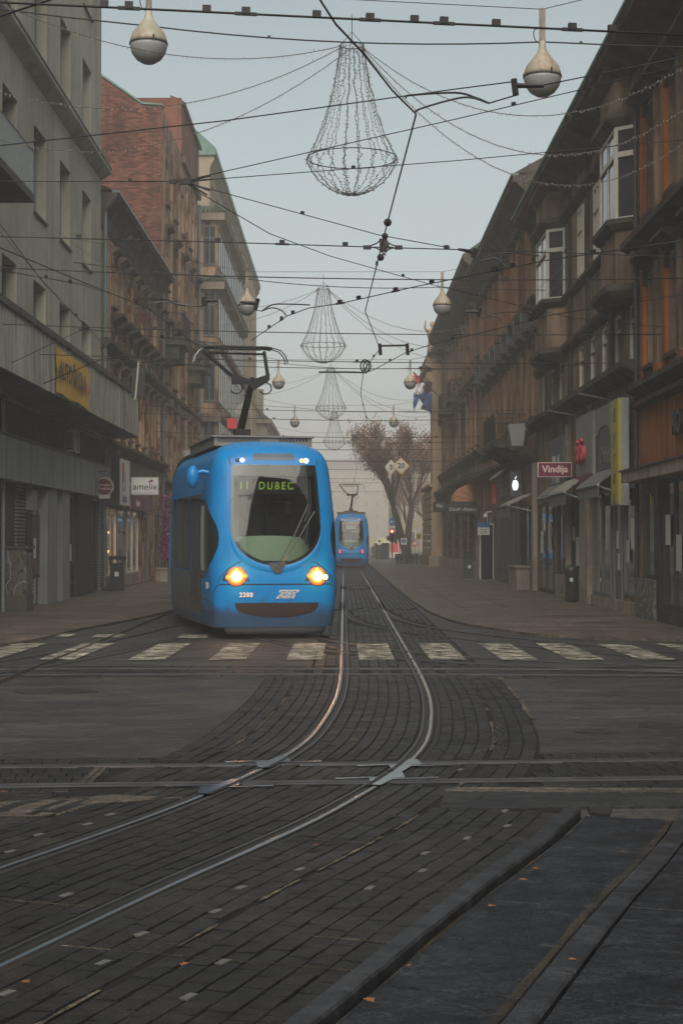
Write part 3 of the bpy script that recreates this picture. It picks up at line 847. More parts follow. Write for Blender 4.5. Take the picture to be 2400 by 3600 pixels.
def build_tram(name, label, loc, rz, front=True, number=None, bend=0.0, nsec=3):
    T = thing(name, loc, label, 'tram', 'blue trams', rz)
    L = lambda mb, nm, mat, par=None, smooth=False: mb.build(nm, mat, par or T, smooth, local=True)
    # --- body shell of the leading car
    ss = sorted(set([round(0.04 * i, 3) for i in range(0, 60)] + [round(2.4 + 0.22 * i, 3) for i in range(0, int((S_END - 2.4) / 0.22) + 1)]))
    ss = [-a for a in reversed(ss[1:])] + ss
    zz = z_rows(0.20, 3.16, 0.04) + [3.2, 3.24, 3.28, 3.32, 3.35, 3.38, 3.40, 3.42, 3.435, 3.45]
    mb = MB()
    vs = [S(s, z) for z in zz for s in ss]
    n = len(ss); fs = []
    for j in range(len(zz) - 1):
        zc = (zz[j] + zz[j + 1]) / 2
        h = ws_half(zc) - 0.045; r = sw_range(zc)
        for i in range(n - 1):
            sc = (ss[i] + ss[i + 1]) / 2
            if abs(sc) < h and 1.32 < zc < 2.90: continue
            if r and r[0] + 0.04 < abs(sc) < r[1] - 0.04: continue
            fs.append((j * n + i, j * n + i + 1, (j + 1) * n + i + 1, (j + 1) * n + i))
    top = (len(zz) - 1) * n
    h = n // 2
    for k in range(h):                        # close the roof between left and right edges
        a, b = top + k, top + k + 1
        c, d = top + n - 1 - k, top + n - 2 - k
        fs.append((a, b, d, c) if b != d else (a, b, c))
    mb.add(vs, fs)
    body = L(mb, 'body', M['tblue'], smooth=True)
    end = MB(); ye = S(S_END, 1.5).y
    end.box(-1.0, 1.0, ye - 0.06, ye - 0.03, 0.35, 3.2); L(end, 'end_wall', M['tram_rubber'])
    # --- windscreen
    lp = loop_ws()
    wsg = L(patch([(z, -max(ws_half(z), 0.004), max(ws_half(z), 0.004)) for z in [1.2505, 1.255, 1.265, 1.28] + z_rows(1.30, 2.99, 0.05)], 24, 0.014), 'windscreen', M['tram_glass'], smooth=True)
    bd = MB(); ring(bd, lp, inset_loop(lp, 0.055), 0.007, 0.004); L(bd, 'windscreen_seal', M['tram_black'], wsg, True)
    L(patch([(z, -0.74, 0.74) for z in z_rows(2.80, 2.98, 0.06)], 16, 0.003), 'black_band', M['tram_black'], wsg)
    col = MB()
    half = [q for q in lp if q[1] < 1.80]
    half = sorted(half, key=lambda q: math.atan2(q[1] - 2.3, q[0]))
    cen = Vector((0, 2.05))
    rows = []
    for q in half:
        d = (Vector(q) - cen).normalized()
        g = 0.12 * max(0.0, min(1, (1.80 - q[1]) / 0.35)) ** 0.7
        rows.append([S(q[0], q[1], 0.010), S(q[0] + d.x * g * .55, q[1] + d.y * g * .55, 0.026), S(q[0] + d.x * g, q[1] + d.y * g, 0.001)])
    col.grid(rows); L(col, 'windscreen_surround', M['tblue'], smooth=True)
    bk = MB().add([S(-0.17, 1.30, .020), S(0.17, 1.30, .020), S(0.055, 1.125, .035), S(-0.055, 1.125, .035)], [(0, 3, 2, 1)])
    L(bk, 'wiper_housing', M['tram_black'])
    wp = MB()
    for dx, (tx, tz) in ((0.0, (0.58, 2.30)), (0.04, (0.68, 2.18))):
        wp.tube([S(dx - .02, 1.2, .05), S(dx + (tx - dx) * .5, 1.2 + (tz - 1.2) * .5, .07), S(tx, tz, .045)], 0.010, 6)
    wp.tube([S(0.64, 2.74, .04), S(0.62, 2.3, .05), S(0.50, 1.62, .04)], 0.012, 6)
    wp.tube([S(0.50, 2.0, .04), S(0.62, 2.3, .05)], 0.016, 6)
    L(wp, 'wiper', M['tram_black'])
    # --- cab seen through the glass
    cab = MB().box(-0.98, 0.98, 2.15, 2.2, 0.4, 3.1).box(-1.0, 1.0, 0.45, 2.15, 0.4, 0.5).box(-0.95, .95, .6, 2.15, 3.0, 3.05)
    L(cab, 'cab_interior', M['cabwall'])
    L(MB().box(-0.60, -0.48, 1.2, 1.3, 0.5, 3.0).box(0.30, 0.60, 2.05, 2.12, 1.4, 2.4), 'cab_partition', M['cabpole'])
    da = MB()
    rows = []
    for j in range(9):
        a = PI / 2 * j / 8
        rows.append([Vector((0.80 * math.cos(b) * (0.80 + .2 * math.cos(a)), 0.40 + (0.5 - 0.40 * math.sin(b)) + 0.35 * math.sin(a) * 1.0, 1.28 + 0.44 * math.sin(a) + 0.05 * math.sin(b))) for b in np.linspace(0, PI, 20)])
    da.grid(rows); da.grid([rows[-1], [Vector((p.x * .9, 1.6, 1.72)) for p in rows[-1]]])
    L(da, 'dashboard', M['dash'], smooth=True)
    L(MB().box(0.05, 0.5, 1.45, 1.62, 1.3, 2.15).cbox((0.27, 1.55, 2.27), 0.26, 0.12, 0.2), 'driver_seat', M['interior'])
    # --- cab side windows
    for sg in (-1, 1):
        rows = []
        for z in z_rows(1.024, 2.416, 0.05):
            r = sw_range(z)
            rows.append((z, min(sg * r[0], sg * r[1]), max(sg * r[0], sg * r[1])))
        w = L(patch(rows, 10, 0.008), 'cab_side_window', M['tram_side_glass'], smooth=True)
        L(patch([(z, *sorted((sg * (SW1 - .46), sg * (SW1 - .05)))) for z in z_rows(1.16, 2.30, 0.2)], 2, 0.0105), 'window_strip', M['cabpole'], w)
        # door beyond it, dark glass leaves
        for k, (a, b) in enumerate(((2.34, 2.70), (2.72, 3.08), (3.12, 3.48), (3.50, 3.86), (4.0, 4.9), (4.95, 5.9), (6.0, 6.6))):
            z0, z1 = (0.42, 2.52) if k < 4 else (1.15, 2.52)
            L(patch([(z, *sorted((sg * a, sg * b))) for z in z_rows(z0, z1, 0.15)], 2, 0.008), 'door_leaf' if k < 4 else 'side_window', M['tram_side_glass'])
        L(patch([(z, *sorted((sg * 2.30, sg * (S_END - .02)))) for z in z_rows(0.34, 1.12, 0.1)], 8, 0.004), 'lower_side_panel', M['tram_grey'])
    # --- bumper, seams, slot
    sl = [(-1.20, 0.21), (-1.20, 0.40), (-1.19, 0.62), (-1.15, 0.80), (-1.08, 0.90), (-0.98, 0.935)]
    seam_pts = sl + [(a, 0.935) for a in np.linspace(-0.9, 0.9, 20)] + [(-a, b) for a, b in reversed(sl)]
    L(strip_line(seam_pts, 0.020, 0.003), 'bumper_seam', M['tram_rubber'])
    for sg in (-1, 1):
        L(strip_line([(sg * 1.04, 0.95), (sg * 0.98, 1.06), (sg * 0.86, 1.19), (sg * 0.70, 1.29), (sg * 0.50, 1.37), (sg * 0.42, 1.395)], 0.013, 0.004), 'lamp_seam', M['tram_rubber'])
        L(strip_line([(sg * 1.20, 0.62), (sg * 1.45, 0.64), (sg * 2.05, 0.66)], 0.012, 0.003), 'side_seam', M['tram_rubber'])
        L(strip_line([(sg * 0.82, 3.38), (sg * 0.86, 3.30), (sg * 0.86, 3.1), (sg * 0.83, 2.99)], 0.016, 0.003), 'roof_seam', M['tram_rubber'])
    rows = []
    for z in z_rows(0.375, 0.625, 0.02):
        k = 1 if z > 0.57 else math.sqrt(max(0.02, 1 - ((0.57 - z) / 0.20) ** 2))
        rows.append((z, -0.735 * k, 0.735 * k))
    slot = L(patch(rows, 14, 0.006), 'bumper_slot', M['bumper_slot'])
    for a in (-0.16, 0.22): L(strip_line([(a, 0.385), (a, 0.62)], 0.012, 0.009), 'slot_divider', M['tram_rubber'], slot)
    L(strip_line([(a, 0.63) for a in np.linspace(-.74, .74, 12)], 0.02, 0.012), 'slot_lip', M['tblue'], slot)
    sk = MB()
    sk.grid([[Vector((p.x * q, p.y + dy, z)) for p in [S(a, 0.25) for a in np.linspace(-0.98, 0.98, 20)]] for q, dy, z in ((0.97, .02, 0.22), (0.95, .03, .13), (0.88, .10, 0.075))])
    L(sk, 'front_skirt', M['skirt'], smooth=True)
    un = MB().box(-0.9, 0.9, 0.5, SEC, 0.12, 0.36); L(un, 'underframe', M['tram_black'])
    for y in (1.7, 3.4):
        for x in (-0.5, 0.5):
            wv = MB().lathe([(0.30, -0.05), (0.33, -0.05), (0.33, -0.03), (0.30, -0.02), (0.30, 0.05)], 18)
            L(MB().add([(x + p[2], y + p[0], 0.35 + p[1]) for p in wv.v], wv.f), 'wheel', M['iron'])
    # --- top slot and marker lamps
    rows = [(z, -0.36 - math.sqrt(max(0, 0.0036 - (z - 3.135) ** 2)), 0.36 + math.sqrt(max(0, 0.0036 - (z - 3.135) ** 2))) for z in z_rows(3.076, 3.194, 0.012)]
    ts = L(patch(rows, 10, 0.004), 'vent_slot', M['tram_grey'])
    def disc(nm, s, z, r, mat, par=None, out=0.02):
        p0 = S(s, z); nrm = (S(s, z, 0.1) - p0).normalized()
        q = nrm.to_track_quat('Z', 'Y').to_matrix()
        d = MB().lathe([(r, 0.0), (r, out * .4), (r * .75, out * .85), (r * .3, out)], 18)
        return L(MB().add([p0 + q @ Vector(v) for v in d.v], d.f), nm, mat, par, True)
    if front:
        disc('marker_lamp', -0.70, 3.07, 0.034, M['mark_off']); disc('marker_lamp', -0.61, 3.07, 0.034, M['mark_glow'])
        disc('marker_lamp', 0.54, 3.07, 0.034, M['amber_glow']); disc('marker_lamp', 0.63, 3.07, 0.042, M['mark_glow'])
    else:
        for a in (-0.66, 0.60): disc('marker_lamp', a, 3.07, 0.034, M['red_glow'])
        for a in (-0.74, 0.68): disc('marker_lamp', a, 3.07, 0.034, M['mark_off'])
    # --- head or tail lamps
    for sg in (-1, 1):
        rows = []
        for z in z_rows(0.99, 1.24, 0.025):
            k = (z - 0.99) / 0.25
            rows.append((z, *sorted((sg * (0.47 + 0.13 * k), sg * (0.95 - 0.22 * k * k)))))
        hl = L(patch(rows, 8, 0.004), 'headlight' if front else 'tail_light', M['lens'] if front else M['tblue'], smooth=True)
        if front:
            disc('bloom_ring', sg * 0.70, 1.07, 0.165, M['halo3'], hl, 0.010)  # concentric emissive discs: painted bloom around the lamp, no lamp part
            disc('bloom_ring', sg * 0.70, 1.07, 0.138, M['halo2'], hl, 0.020)
            disc('bloom_ring', sg * 0.70, 1.07, 0.112, M['halo'], hl, 0.032)
            disc('lamp', sg * 0.70, 1.07, 0.078, M['head_glow'], hl, 0.06)
            disc('lamp', sg * 0.70, 1.19, 0.026, M['amber_glow'], hl)
            disc('lamp', sg * 0.56, 1.075, 0.045, M['amber_dim'], hl)
            disc('lamp', sg * 0.84, 1.055, 0.050, M['head_glow'] if sg > 0 else M['amber_dim'], hl)
            ld = bpy.data.lights.new('headlight_beam', 'POINT'); ld.energy = 4; ld.color = (1.0, 0.36, 0.09); ld.shadow_soft_size = 0.06
            lo = bpy.data.objects.new('headlight_beam', ld); COL.objects.link(lo); lo.parent = T; lo.location = S(sg * 0.70, 1.07, 0.16)
        else:
            disc('lamp', sg * 0.72, 1.12, 0.05, M['red_glow'], hl); disc('lamp', sg * 0.72, 1.0, 0.05, M['red_glow'], hl)
    # --- mirror
    mr = L(MB().ball((-1.32, 1.05, 2.80), 0.15, 14, 10, 0.75, 0.8, 1.35), 'mirror', M['tblue'], smooth=True)
    L(MB().tube([(-1.05, 1.0, 2.88), (-1.16, 1.02, 2.90), (-1.28, 1.05, 2.86)], 0.035, 8), 'mirror_arm', M['tblue'], mr)
    if front:
        pass
    # --- roof gear
    rb = L(MB().box(-0.88, 0.90, 1.5, 4.9, 3.38, 3.54).box(-0.92, 0.94, 1.46, 4.94, 3.54, 3.57), 'roof_box', M['roofbox'])
    lv = MB()
    for i in range(26): lv.box(-0.82 + i * 0.03, -0.806 + i * 0.03, 1.493, 1.4995, 3.45, 3.53)
    for i in range(9): lv.box(0.3 + i * 0.06, 0.332 + i * 0.06, 1.493, 1.4995, 3.47, 3.52)
    tag(L(lv, 'louvre', M['tram_black'], rb), kind='stuff')
    # --- pantograph
    py = 3.9 if front else 4.5
    pg = L(MB().box(-0.45, 0.45, py - .5, py + .5, 3.64, 3.70).cbox((0.0, py, 3.76), 0.30, 0.26, 0.16), 'pantograph_base', M['panto'])
    kz = 4.78
    L(MB().tube([(-0.02, py + .25, 3.72), (0.12, py - 0.55, kz)], [0.085, 0.06], 8), 'lower_arm', M['panto'])
    L(MB().prism([(-0.28, py - .58, kz + .08), (-0.28, py - .58, kz - .12), (0.0, py - .58, kz - .02 - .08), (0.15, py - .58, kz - .22), (0.42, py - .58, kz - .05), (0.45, py - .58, kz + .10), (0.1, py - .58, kz - .02)], (0, 0.07, 0)), 'yoke', M['panto'])
    hz = 5.46
    ua = MB().tube([(-0.26, py - .55, kz + .03), (-0.72, py + .2, hz - .10)], 0.035, 6).tube([(0.42, py - .55, kz), (0.47, py + .2, hz - .08)], 0.035, 6).tube([(-0.72, py + .2, hz - .12), (0.5, py + .2, hz - .12)], 0.022, 6)
    L(ua, 'upper_arm', M['panto'])
    hd = MB()
    for dy in (-0.10, 0.14):
        hd.tube([(-0.78, py + .2 + dy, hz - .01), (-0.5, py + .2 + dy, hz), (0.5, py + .2 + dy, hz), (0.62, py + .2 + dy, hz - .02)], 0.028, 6)
    hd.box(-0.5, 0.42, py + .08, py + .36, hz - .035, hz + .02)
    L(hd, 'collector_head', M['panto'])
    for sg in (-1, 1):
        for dy in (-0.10, 0.14):
            x0 = sg * 0.66
            L(MB().tube([(x0 - .03, py + .2 + dy, hz - .01), (x0 + sg * .12, py + .2 + dy, hz - .05), (x0 + sg * .22, py + .2 + dy, hz - .16), (x0 + sg * .26, py + .2 + dy, hz - .30)], 0.012, 6), 'horn', M['galv'] if sg < 0 else M['panto'])
        L(MB().tube([(sg * .28 + .08 + 0.12 * math.cos(a), py - .56, kz - .18 + .11 * math.sin(a)) for a in np.linspace(-2.6, 1.6, 12)], 0.014, 6), 'cable_loop', M['panto'])
    # --- numbers, emblem and destination display
    def on_skin(s, z, off=0.008):
        p = S(s, z, off); n_ = (S(s, z, .1) - S(s, z)).normalized()
        X = Vector((0, 0, 1)).cross(n_).normalized(); Y = n_.cross(X)
        return p, Matrix((X, Y, n_)).transposed().to_euler()
    if number:
        p, r = on_skin(-0.545, 0.755); text('fleet_number', number, 0.105, M['white_letter'], None, p, r, 0.002, 0, 0.004, 1.0, 1.15).parent = T
        p, r = on_skin(-1.52, 0.90); text('fleet_number', number, 0.15, M['white_letter'], None, p, r, 0.002, 0, 0.004).parent = T
        p, r = on_skin(0.16, 0.76); a = text('emblem', 'ZET', 0.17, M['white_letter'], None, p, r, 0.002, 0.35, 0.013, 1.05, 1.04); a.parent = T
        p, r = on_skin(0.16, 0.76, 0.0125); b = text('emblem', 'ZET', 0.17, M['tblue'], None, p, r, 0.002, 0.35, -0.002, 1.05, 1.04); b.parent = T
    dsp = L(MB().box(-0.72, 0.62, 0.50, 0.56, 2.50, 2.76), 'destination_display', M['tram_black'])
    if front:
        t = text('display_text', '11', 0.19, M['led'], None, Vector((-0.50, 0.492, 2.63)), ROT_CAM, 0.002, 0.05, 0.004, 0.95, 1.15); t.parent = dsp
        t = text('display_text', 'DUBEC', 0.19, M['led'], None, Vector((0.06, 0.492, 2.63)), ROT_CAM, 0.002, 0.05, 0.004, 0.80, 1.4); t.parent = dsp
        gm = MB()
        for i in range(60): gm.box(-0.70 + i * .0217, -0.694 + i * .0217, 0.486, 0.4875, 2.52, 2.74)
        for i in range(11): gm.box(-0.70, 0.60, 0.4845, 0.4855, 2.525 + i * .0217, 2.531 + i * .0217)
        L(gm, 'display_grid', M['tram_black'], dsp)
    else:
        L(MB().box(-0.33, 0.30, 0.46, 0.49, 2.47, 2.72).box(-0.02, 0.5, 0.9, 0.92, 2.2, 2.35), 'display_panel', M['dash'], dsp)
    # --- trailing cars, bending back onto the straight
    Mx = Matrix.Rotation(0, 4, 'Z'); pos = Vector((0, SEC + 0.15, 0)); ang = 0.0
    prof = [(WZ(z) * W0, z) for z in [0.3, 0.6, 1.0, 1.6, 2.2, 2.7, 2.98, 3.16, 3.30, 3.40, 3.45]]
    for k in range(nsec):
        ang += bend[k] if k < len(bend) else 0.0
        R = Matrix.Rotation(ang, 3, 'Z')
        def tp(x, y, z): return R @ Vector((x, y, z)) + pos
        loop = [(-x, z) for x, z in prof] + [(x, z) for x, z in reversed(prof)]
        ln = 5.6
        mb = MB()
        if k == 0 or True:
            bl = MB().grid([[tp(x * (0.93 if j % 2 else 0.97), -0.25 + 0.06 * j, 0.2 + z * (0.95 if j % 2 else 0.97)) for x, z in loop] for j in range(8)])
            L(bl, 'bellows', M['tram_rubber'])
        mb.prism([tp(x, 0.2, z) for x, z in loop], R @ Vector((0, ln, 0)))
        cr_ = L(mb, 'rear_car', M['tblue'])
        smooth_by_angle(cr_, 40)
        for sg in (-1, 1):
            for i in range(4):
                L(MB().add([tp(sg * 1.128, 0.45 + i * 1.32, 1.15), tp(sg * 1.128, 1.62 + i * 1.32, 1.15), tp(sg * 1.105, 1.62 + i * 1.32, 2.5), tp(sg * 1.105, 0.45 + i * 1.32, 2.5)], [(0, 1, 2, 3)] if sg < 0 else [(3, 2, 1, 0)]), 'side_window', M['tram_side_glass'], cr_)
        L(MB().prism([tp(-0.85, 0.8, 3.42), tp(0.85, 0.8, 3.42), tp(0.85, 0.8, 3.62), tp(-0.85, 0.8, 3.62)], R @ Vector((0, ln - 1.2, 0))), 'roof_box', M['roofbox'], cr_)
        L(MB().prism([tp(-0.9, 0.3, 0.1), tp(0.9, 0.3, 0.1), tp(0.9, 0.3, 0.34), tp(-0.9, 0.3, 0.34)], R @ Vector((0, ln - .2, 0))), 'underframe', M['tram_black'], cr_)
        pos = tp(0, ln + 0.35, 0)
    return T
TH = math.radians(12.5)
near_tram = build_tram('tram', 'large bright blue tram with lit headlights turning towards the zebra stripes', (-1.13, 28.2, 0.0), TH, True, '2288', [-TH * .7, -TH * .35, 0.0], 4)
far_tram = build_tram('tram', 'smaller blue tram driving away with red tail lights, farther up the street', (0.47, 104.0, 0.0), 0.0, False, None, [0.0], 3)
# ------------------------------------------------------------------ buildings
XL, XR = -7.95, 6.45
class Fac:
    """A street front: y runs up the street, z up, c is the distance out from the wall plane towards the street."""
    def __init__(s, side):
        s.sg = 1 if side == 'L' else -1
        s.X = XL if side == 'L' else XR
        s.rot = ROT_L if side == 'L' else ROT_R
    def p(s, y, z, c=0.0): return Vector((s.X + s.sg * c, y, z))
    def box(s, mb, y0, y1, z0, z1, c0, c1): return mb.box(s.X + s.sg * c0, s.X + s.sg * c1, y0, y1, z0, z1)
    def bx(s, y0, y1, z0, z1, c0, c1): return s.box(MB(), y0, y1, z0, z1, c0, c1)
    def prof(s, mb, y0, y1, cz):             # profile of (c, z) swept along the street
        pts = [s.p(y0, z, c) for c, z in cz]
        if s.sg > 0: pts = pts[::-1]
        return mb.prism(pts, (0, y1 - y0, 0))
FL, FR = Fac('L'), Fac('R')
def yl(u, c=0.0): return F * (-(XL + c)) / (1208 - u)
def yr(u, c=0.0): return F * (XR - c) / (u - 1208)
def zz_(v, D): return CAMH + (1905 - v) / F * D

def wall(fc, y0, y1, z0, z1, holes, name, mat, parent, t=0.32, depth=9.0, back=True):
    mb = MB()
    ys = sorted(set([y0, y1] + [h[0] for h in holes] + [h[1] for h in holes]))
    zs = sorted(set([z0, z1] + [h[2] for h in holes] + [h[3] for h in holes]))
    ys = [y for y in ys if y0 <= y <= y1]; zs = [z for z in zs if z0 <= z <= z1]
    flip = fc.sg > 0
    for a, b in zip(ys, ys[1:]):
        for c, d in zip(zs, zs[1:]):
            ym, zm = (a + b) / 2, (c + d) / 2
            if any(h[0] < ym < h[1] and h[2] < zm < h[3] for h in holes): continue
            q = [fc.p(a, c), fc.p(b, c), fc.p(b, d), fc.p(a, d)]
            mb.poly(q if flip else q[::-1])
    for h in holes:
        a, b, c, d = h[:4]
        for q in ([fc.p(a, c), fc.p(a, c, -t), fc.p(a, d, -t), fc.p(a, d)], [fc.p(b, c), fc.p(b, d), fc.p(b, d, -t), fc.p(b, c, -t)],
                  [fc.p(a, d), fc.p(a, d, -t), fc.p(b, d, -t), fc.p(b, d)], [fc.p(a, c), fc.p(b, c), fc.p(b, c, -t), fc.p(a, c, -t)]):
            mb.poly(q)
    if back:
        fc.box(mb, y0 + .002, y1 - .002, z0, z1 - .002, -t, -depth)
        for y in (y0, y1):
            mb.poly([fc.p(y, z0), fc.p(y, z1), fc.p(y, z1, -t), fc.p(y, z0, -t)])
        mb.poly([fc.p(y0, z1), fc.p(y1, z1), fc.p(y1, z1, -t), fc.p(y0, z1, -t)])
    return mb.build(name, mat, parent)

WCACHE = {}
def window(fc, parent, y0, y1, z0, z1, frame, pane, c=-0.2, style='T', fw=0.07, sill=None, hood=None, name='window', hoodp=0.18):
    w, h = y1 - y0, z1 - z0
    key = (fc.sg, round(w, 3), round(h, 3), style, frame.name, pane.name, fw)
    if key not in WCACHE:
        mb = MB()
        mb.box(0, 0.07 * fc.sg, -w / 2, -w / 2 + fw, 0, h).box(0, 0.07 * fc.sg, w / 2 - fw, w / 2, 0, h)
        mb.box(0, 0.07 * fc.sg, -w / 2 + fw, w / 2 - fw, 0, fw).box(0, 0.07 * fc.sg, -w / 2 + fw, w / 2 - fw, h - fw, h)
        if style in 'TX':
            mb.box(0.001 * fc.sg, 0.065 * fc.sg, -fw / 2, fw / 2, fw, h - fw)
            mb.box(0.002 * fc.sg, 0.078 * fc.sg, -w / 2 + fw, w / 2 - fw, h * .68 - fw / 2, h * .68 + fw / 2)
        elif style == 'H':
            mb.box(0.002 * fc.sg, 0.07 * fc.sg, -w / 2 + fw, w / 2 - fw, h * .7 - fw / 2, h * .7 + fw / 2)
        elif style == 'V':
            mb.box(0.001 * fc.sg, 0.065 * fc.sg, -fw / 2, fw / 2, fw, h - fw)
        me = mb.mesh('window', mat=frame)
        pm = MB().add([(0.02 * fc.sg, -w / 2 + fw * .5, fw * .5), (0.02 * fc.sg, w / 2 - fw * .5, fw * .5), (0.02 * fc.sg, w / 2 - fw * .5, h - fw * .5), (0.02 * fc.sg, -w / 2 + fw * .5, h - fw * .5)],
                      [(0, 1, 2, 3) if fc.sg > 0 else (3, 2, 1, 0)]).mesh('pane', mat=pane)
        WCACHE[key] = (me, pm)
    me, pm = WCACHE[key]
    o = bpy.data.objects.new(name, me); COL.objects.link(o); o.parent = parent
    P = fc.p((y0 + y1) / 2, z0, c); o.location = P - org(parent); ORG[o.name] = P
    q = bpy.data.objects.new('pane', pm); COL.objects.link(q); q.parent = o; ORG[q.name] = P
    if sill is not None: fc.bx(y0 - .1, y1 + .1, z0 - .09, z0 - .002, -0.1, 0.14).build('sill', sill, o)
    if hood is not None:
        mb = MB()
        fc.prof(mb, y0 - .18, y1 + .18, [(0.003, z1 + .12), (0.003, z1 + .44), (hoodp + .08, z1 + .40), (hoodp + .08, z1 + .33), (hoodp * .5, z1 + .22), (0.06, z1 + .12)])
        fc.box(mb, y0 - .14, y0 - .02, z1 - .18, z1 + .119, 0.003, 0.10); fc.box(mb, y1 + .02, y1 + .14, z1 - .18, z1 + .119, 0.003, 0.10)
        mb.build('hood', hood, o)
    return o

M['pl_grey'] = plaster('plaster_grey', (0.28, 0.27, 0.22), (0.37, 0.355, 0.29), 0.35, 0.25, (0.09, 0.088, 0.08))
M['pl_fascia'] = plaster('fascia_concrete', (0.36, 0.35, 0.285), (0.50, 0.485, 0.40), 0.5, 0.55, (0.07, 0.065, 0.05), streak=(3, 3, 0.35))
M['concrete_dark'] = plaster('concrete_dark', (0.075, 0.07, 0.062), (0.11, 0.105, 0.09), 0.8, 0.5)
M['metal_band'] = plaster('metal_band', (0.22, 0.235, 0.23), (0.30, 0.315, 0.305), 0.3, 0.3, (0.06, 0.06, 0.055), rough=0.6, b_str=0.05, spec=0.4)
M['corrug'] = plain('corrugated_grey', (0.20, 0.205, 0.20), 0.6)
M['pl_tan'] = plaster('plaster_tan', (0.28, 0.185, 0.112), (0.46, 0.32, 0.205), 0.9, 0.75, (0.05, 0.038, 0.03), patch=(0.20, 0.07, 0.04), patch_lo=0.53)
M['pl_tan2'] = plaster('plaster_tan_stained', (0.27, 0.178, 0.11), (0.44, 0.305, 0.20), 0.7, 0.8, (0.055, 0.038, 0.032), patch=(0.19, 0.075, 0.05), patch_lo=0.53)
M['trim_tan'] = plaster('trim_tan', (0.11, 0.085, 0.06), (0.18, 0.14, 0.10), 1.2, 0.7)
M['trim_dark'] = plaster('trim_dark', (0.040, 0.034, 0.029), (0.090, 0.076, 0.063), 1.2, 0.6, (0.02, 0.018, 0.017))
M['pl_cream'] = plaster('plaster_cream', (0.215, 0.185, 0.135), (0.30, 0.26, 0.195), 0.4, 0.45, (0.16, 0.125, 0.09))
M['pl_brown'] = plaster('plaster_soot_brown', (0.135, 0.096, 0.066), (0.28, 0.20, 0.138), 0.8, 0.7, (0.034, 0.027, 0.022))
M['pl_red'] = plaster('plaster_red_brown', (0.19, 0.112, 0.068), (0.33, 0.195, 0.118), 0.7, 0.65, (0.04, 0.028, 0.024))
M['pl_orange'] = plaster('plaster_orange', (0.27, 0.092, 0.028), (0.38, 0.135, 0.042), 0.8, 0.65, (0.07, 0.034, 0.02))
M['pl_rust'] = plaster('plaster_rust', (0.16, 0.066, 0.034), (0.25, 0.105, 0.055), 0.9, 0.7, (0.05, 0.03, 0.024))
M['pl_sand'] = plaster('plaster_sand', (0.33, 0.235, 0.145), (0.43, 0.315, 0.20), 0.4, 0.35, (0.16, 0.12, 0.085))
M['roof_tile'] = plaster('roof_tile', (0.06, 0.05, 0.045), (0.10, 0.08, 0.07), 2.5, 0.3)
M['roof_green'] = plaster('roof_copper', (0.11, 0.20, 0.165), (0.165, 0.27, 0.22), 0.7, 0.3, (0.10, 0.14, 0.12))
M['roof_green2'] = plaster('roof_green_tile', (0.06, 0.10, 0.065), (0.10, 0.15, 0.10), 2, 0.4)
M['brick'] = plaster('brick', (0.115, 0.044, 0.032), (0.19, 0.078, 0.054), 0.8, 0.5, (0.05, 0.03, 0.027), b_str=0.3, island=0.75)
M['brick_mortar'] = plaster('brick_mortar', (0.085, 0.055, 0.044), (0.13, 0.09, 0.072), 1.5, 0.3)
M['pipe'] = plain('zinc_pipe', (0.12, 0.155, 0.17), 0.45, 0.3)
M['yellow_banner'] = plain('yellow_banner', (0.62, 0.36, 0.035), 0.6, var=0.1, scale=2)
M['sign_white'] = plain('sign_white', (0.62, 0.62, 0.58), 0.5, var=0.04)
M['sign_cream'] = plain('sign_cream', (0.50, 0.49, 0.42), 0.5, var=0.05)
M['sign_purple'] = plain('sign_purple', (0.16, 0.055, 0.12), 0.5)
M['sign_maroon'] = plain('sign_maroon', (0.16, 0.012, 0.04), 0.4, var=0.06)
M['sign_darkred'] = plain('sign_darkred', (0.10, 0.018, 0.02), 0.5)
M['sign_red'] = plain('sign_red', (0.55, 0.035, 0.04), 0.5)
M['sign_pinkred'] = plain('sign_pinkred', (0.52, 0.06, 0.09), 0.5)
M['sign_grey'] = plain('sign_grey', (0.24, 0.24, 0.235), 0.5, var=0.1, scale=2)
M['sign_slate'] = plain('sign_slate', (0.085, 0.092, 0.10), 0.5, var=0.1, scale=2)
M['sign_yellow'] = plain('sign_yellow', (0.40, 0.365, 0.05), 0.5)
M['sign_blue'] = plain('sign_blue', (0.03, 0.10, 0.30), 0.5)
M['letter_blue'] = plain('letter_blue', (0.08, 0.15, 0.26), 0.5)
M['letter_pink'] = plain('letter_pink', (0.80, 0.62, 0.60), 0.5)
M['bulb'] = glow('warm_bulb', (1.0, 0.66, 0.30), 14)
M['warm_panel'] = glow('warm_shop_light', (1.0, 0.50, 0.20), 0.55)
M['warm_yellow'] = glow('yellow_shop_light', (0.95, 0.85, 0.35), 0.35)
M['white_glow'] = glow('white_sign_light', (0.80, 0.9, 0.95), 0.7)
M['awn_cream'] = plain('awning_cream', (0.30, 0.285, 0.24), 0.8)
M['awn_grey'] = plain('awning_grey', (0.14, 0.14, 0.135), 0.8)
M['awn_orange'] = plain('awning_orange', (0.48, 0.22, 0.10), 0.8)
M['stone'] = plaster('plinth_stone', (0.24, 0.20, 0.16), (0.34, 0.29, 0.235), 1.5, 0.5, (0.07, 0.06, 0.055))
M['poster_red'] = plain('poster_red', (0.22, 0.025, 0.035), 0.4, var=0.35, scale=5)
M['orange_box'] = plain('orange_box', (0.55, 0.16, 0.06), 0.5)

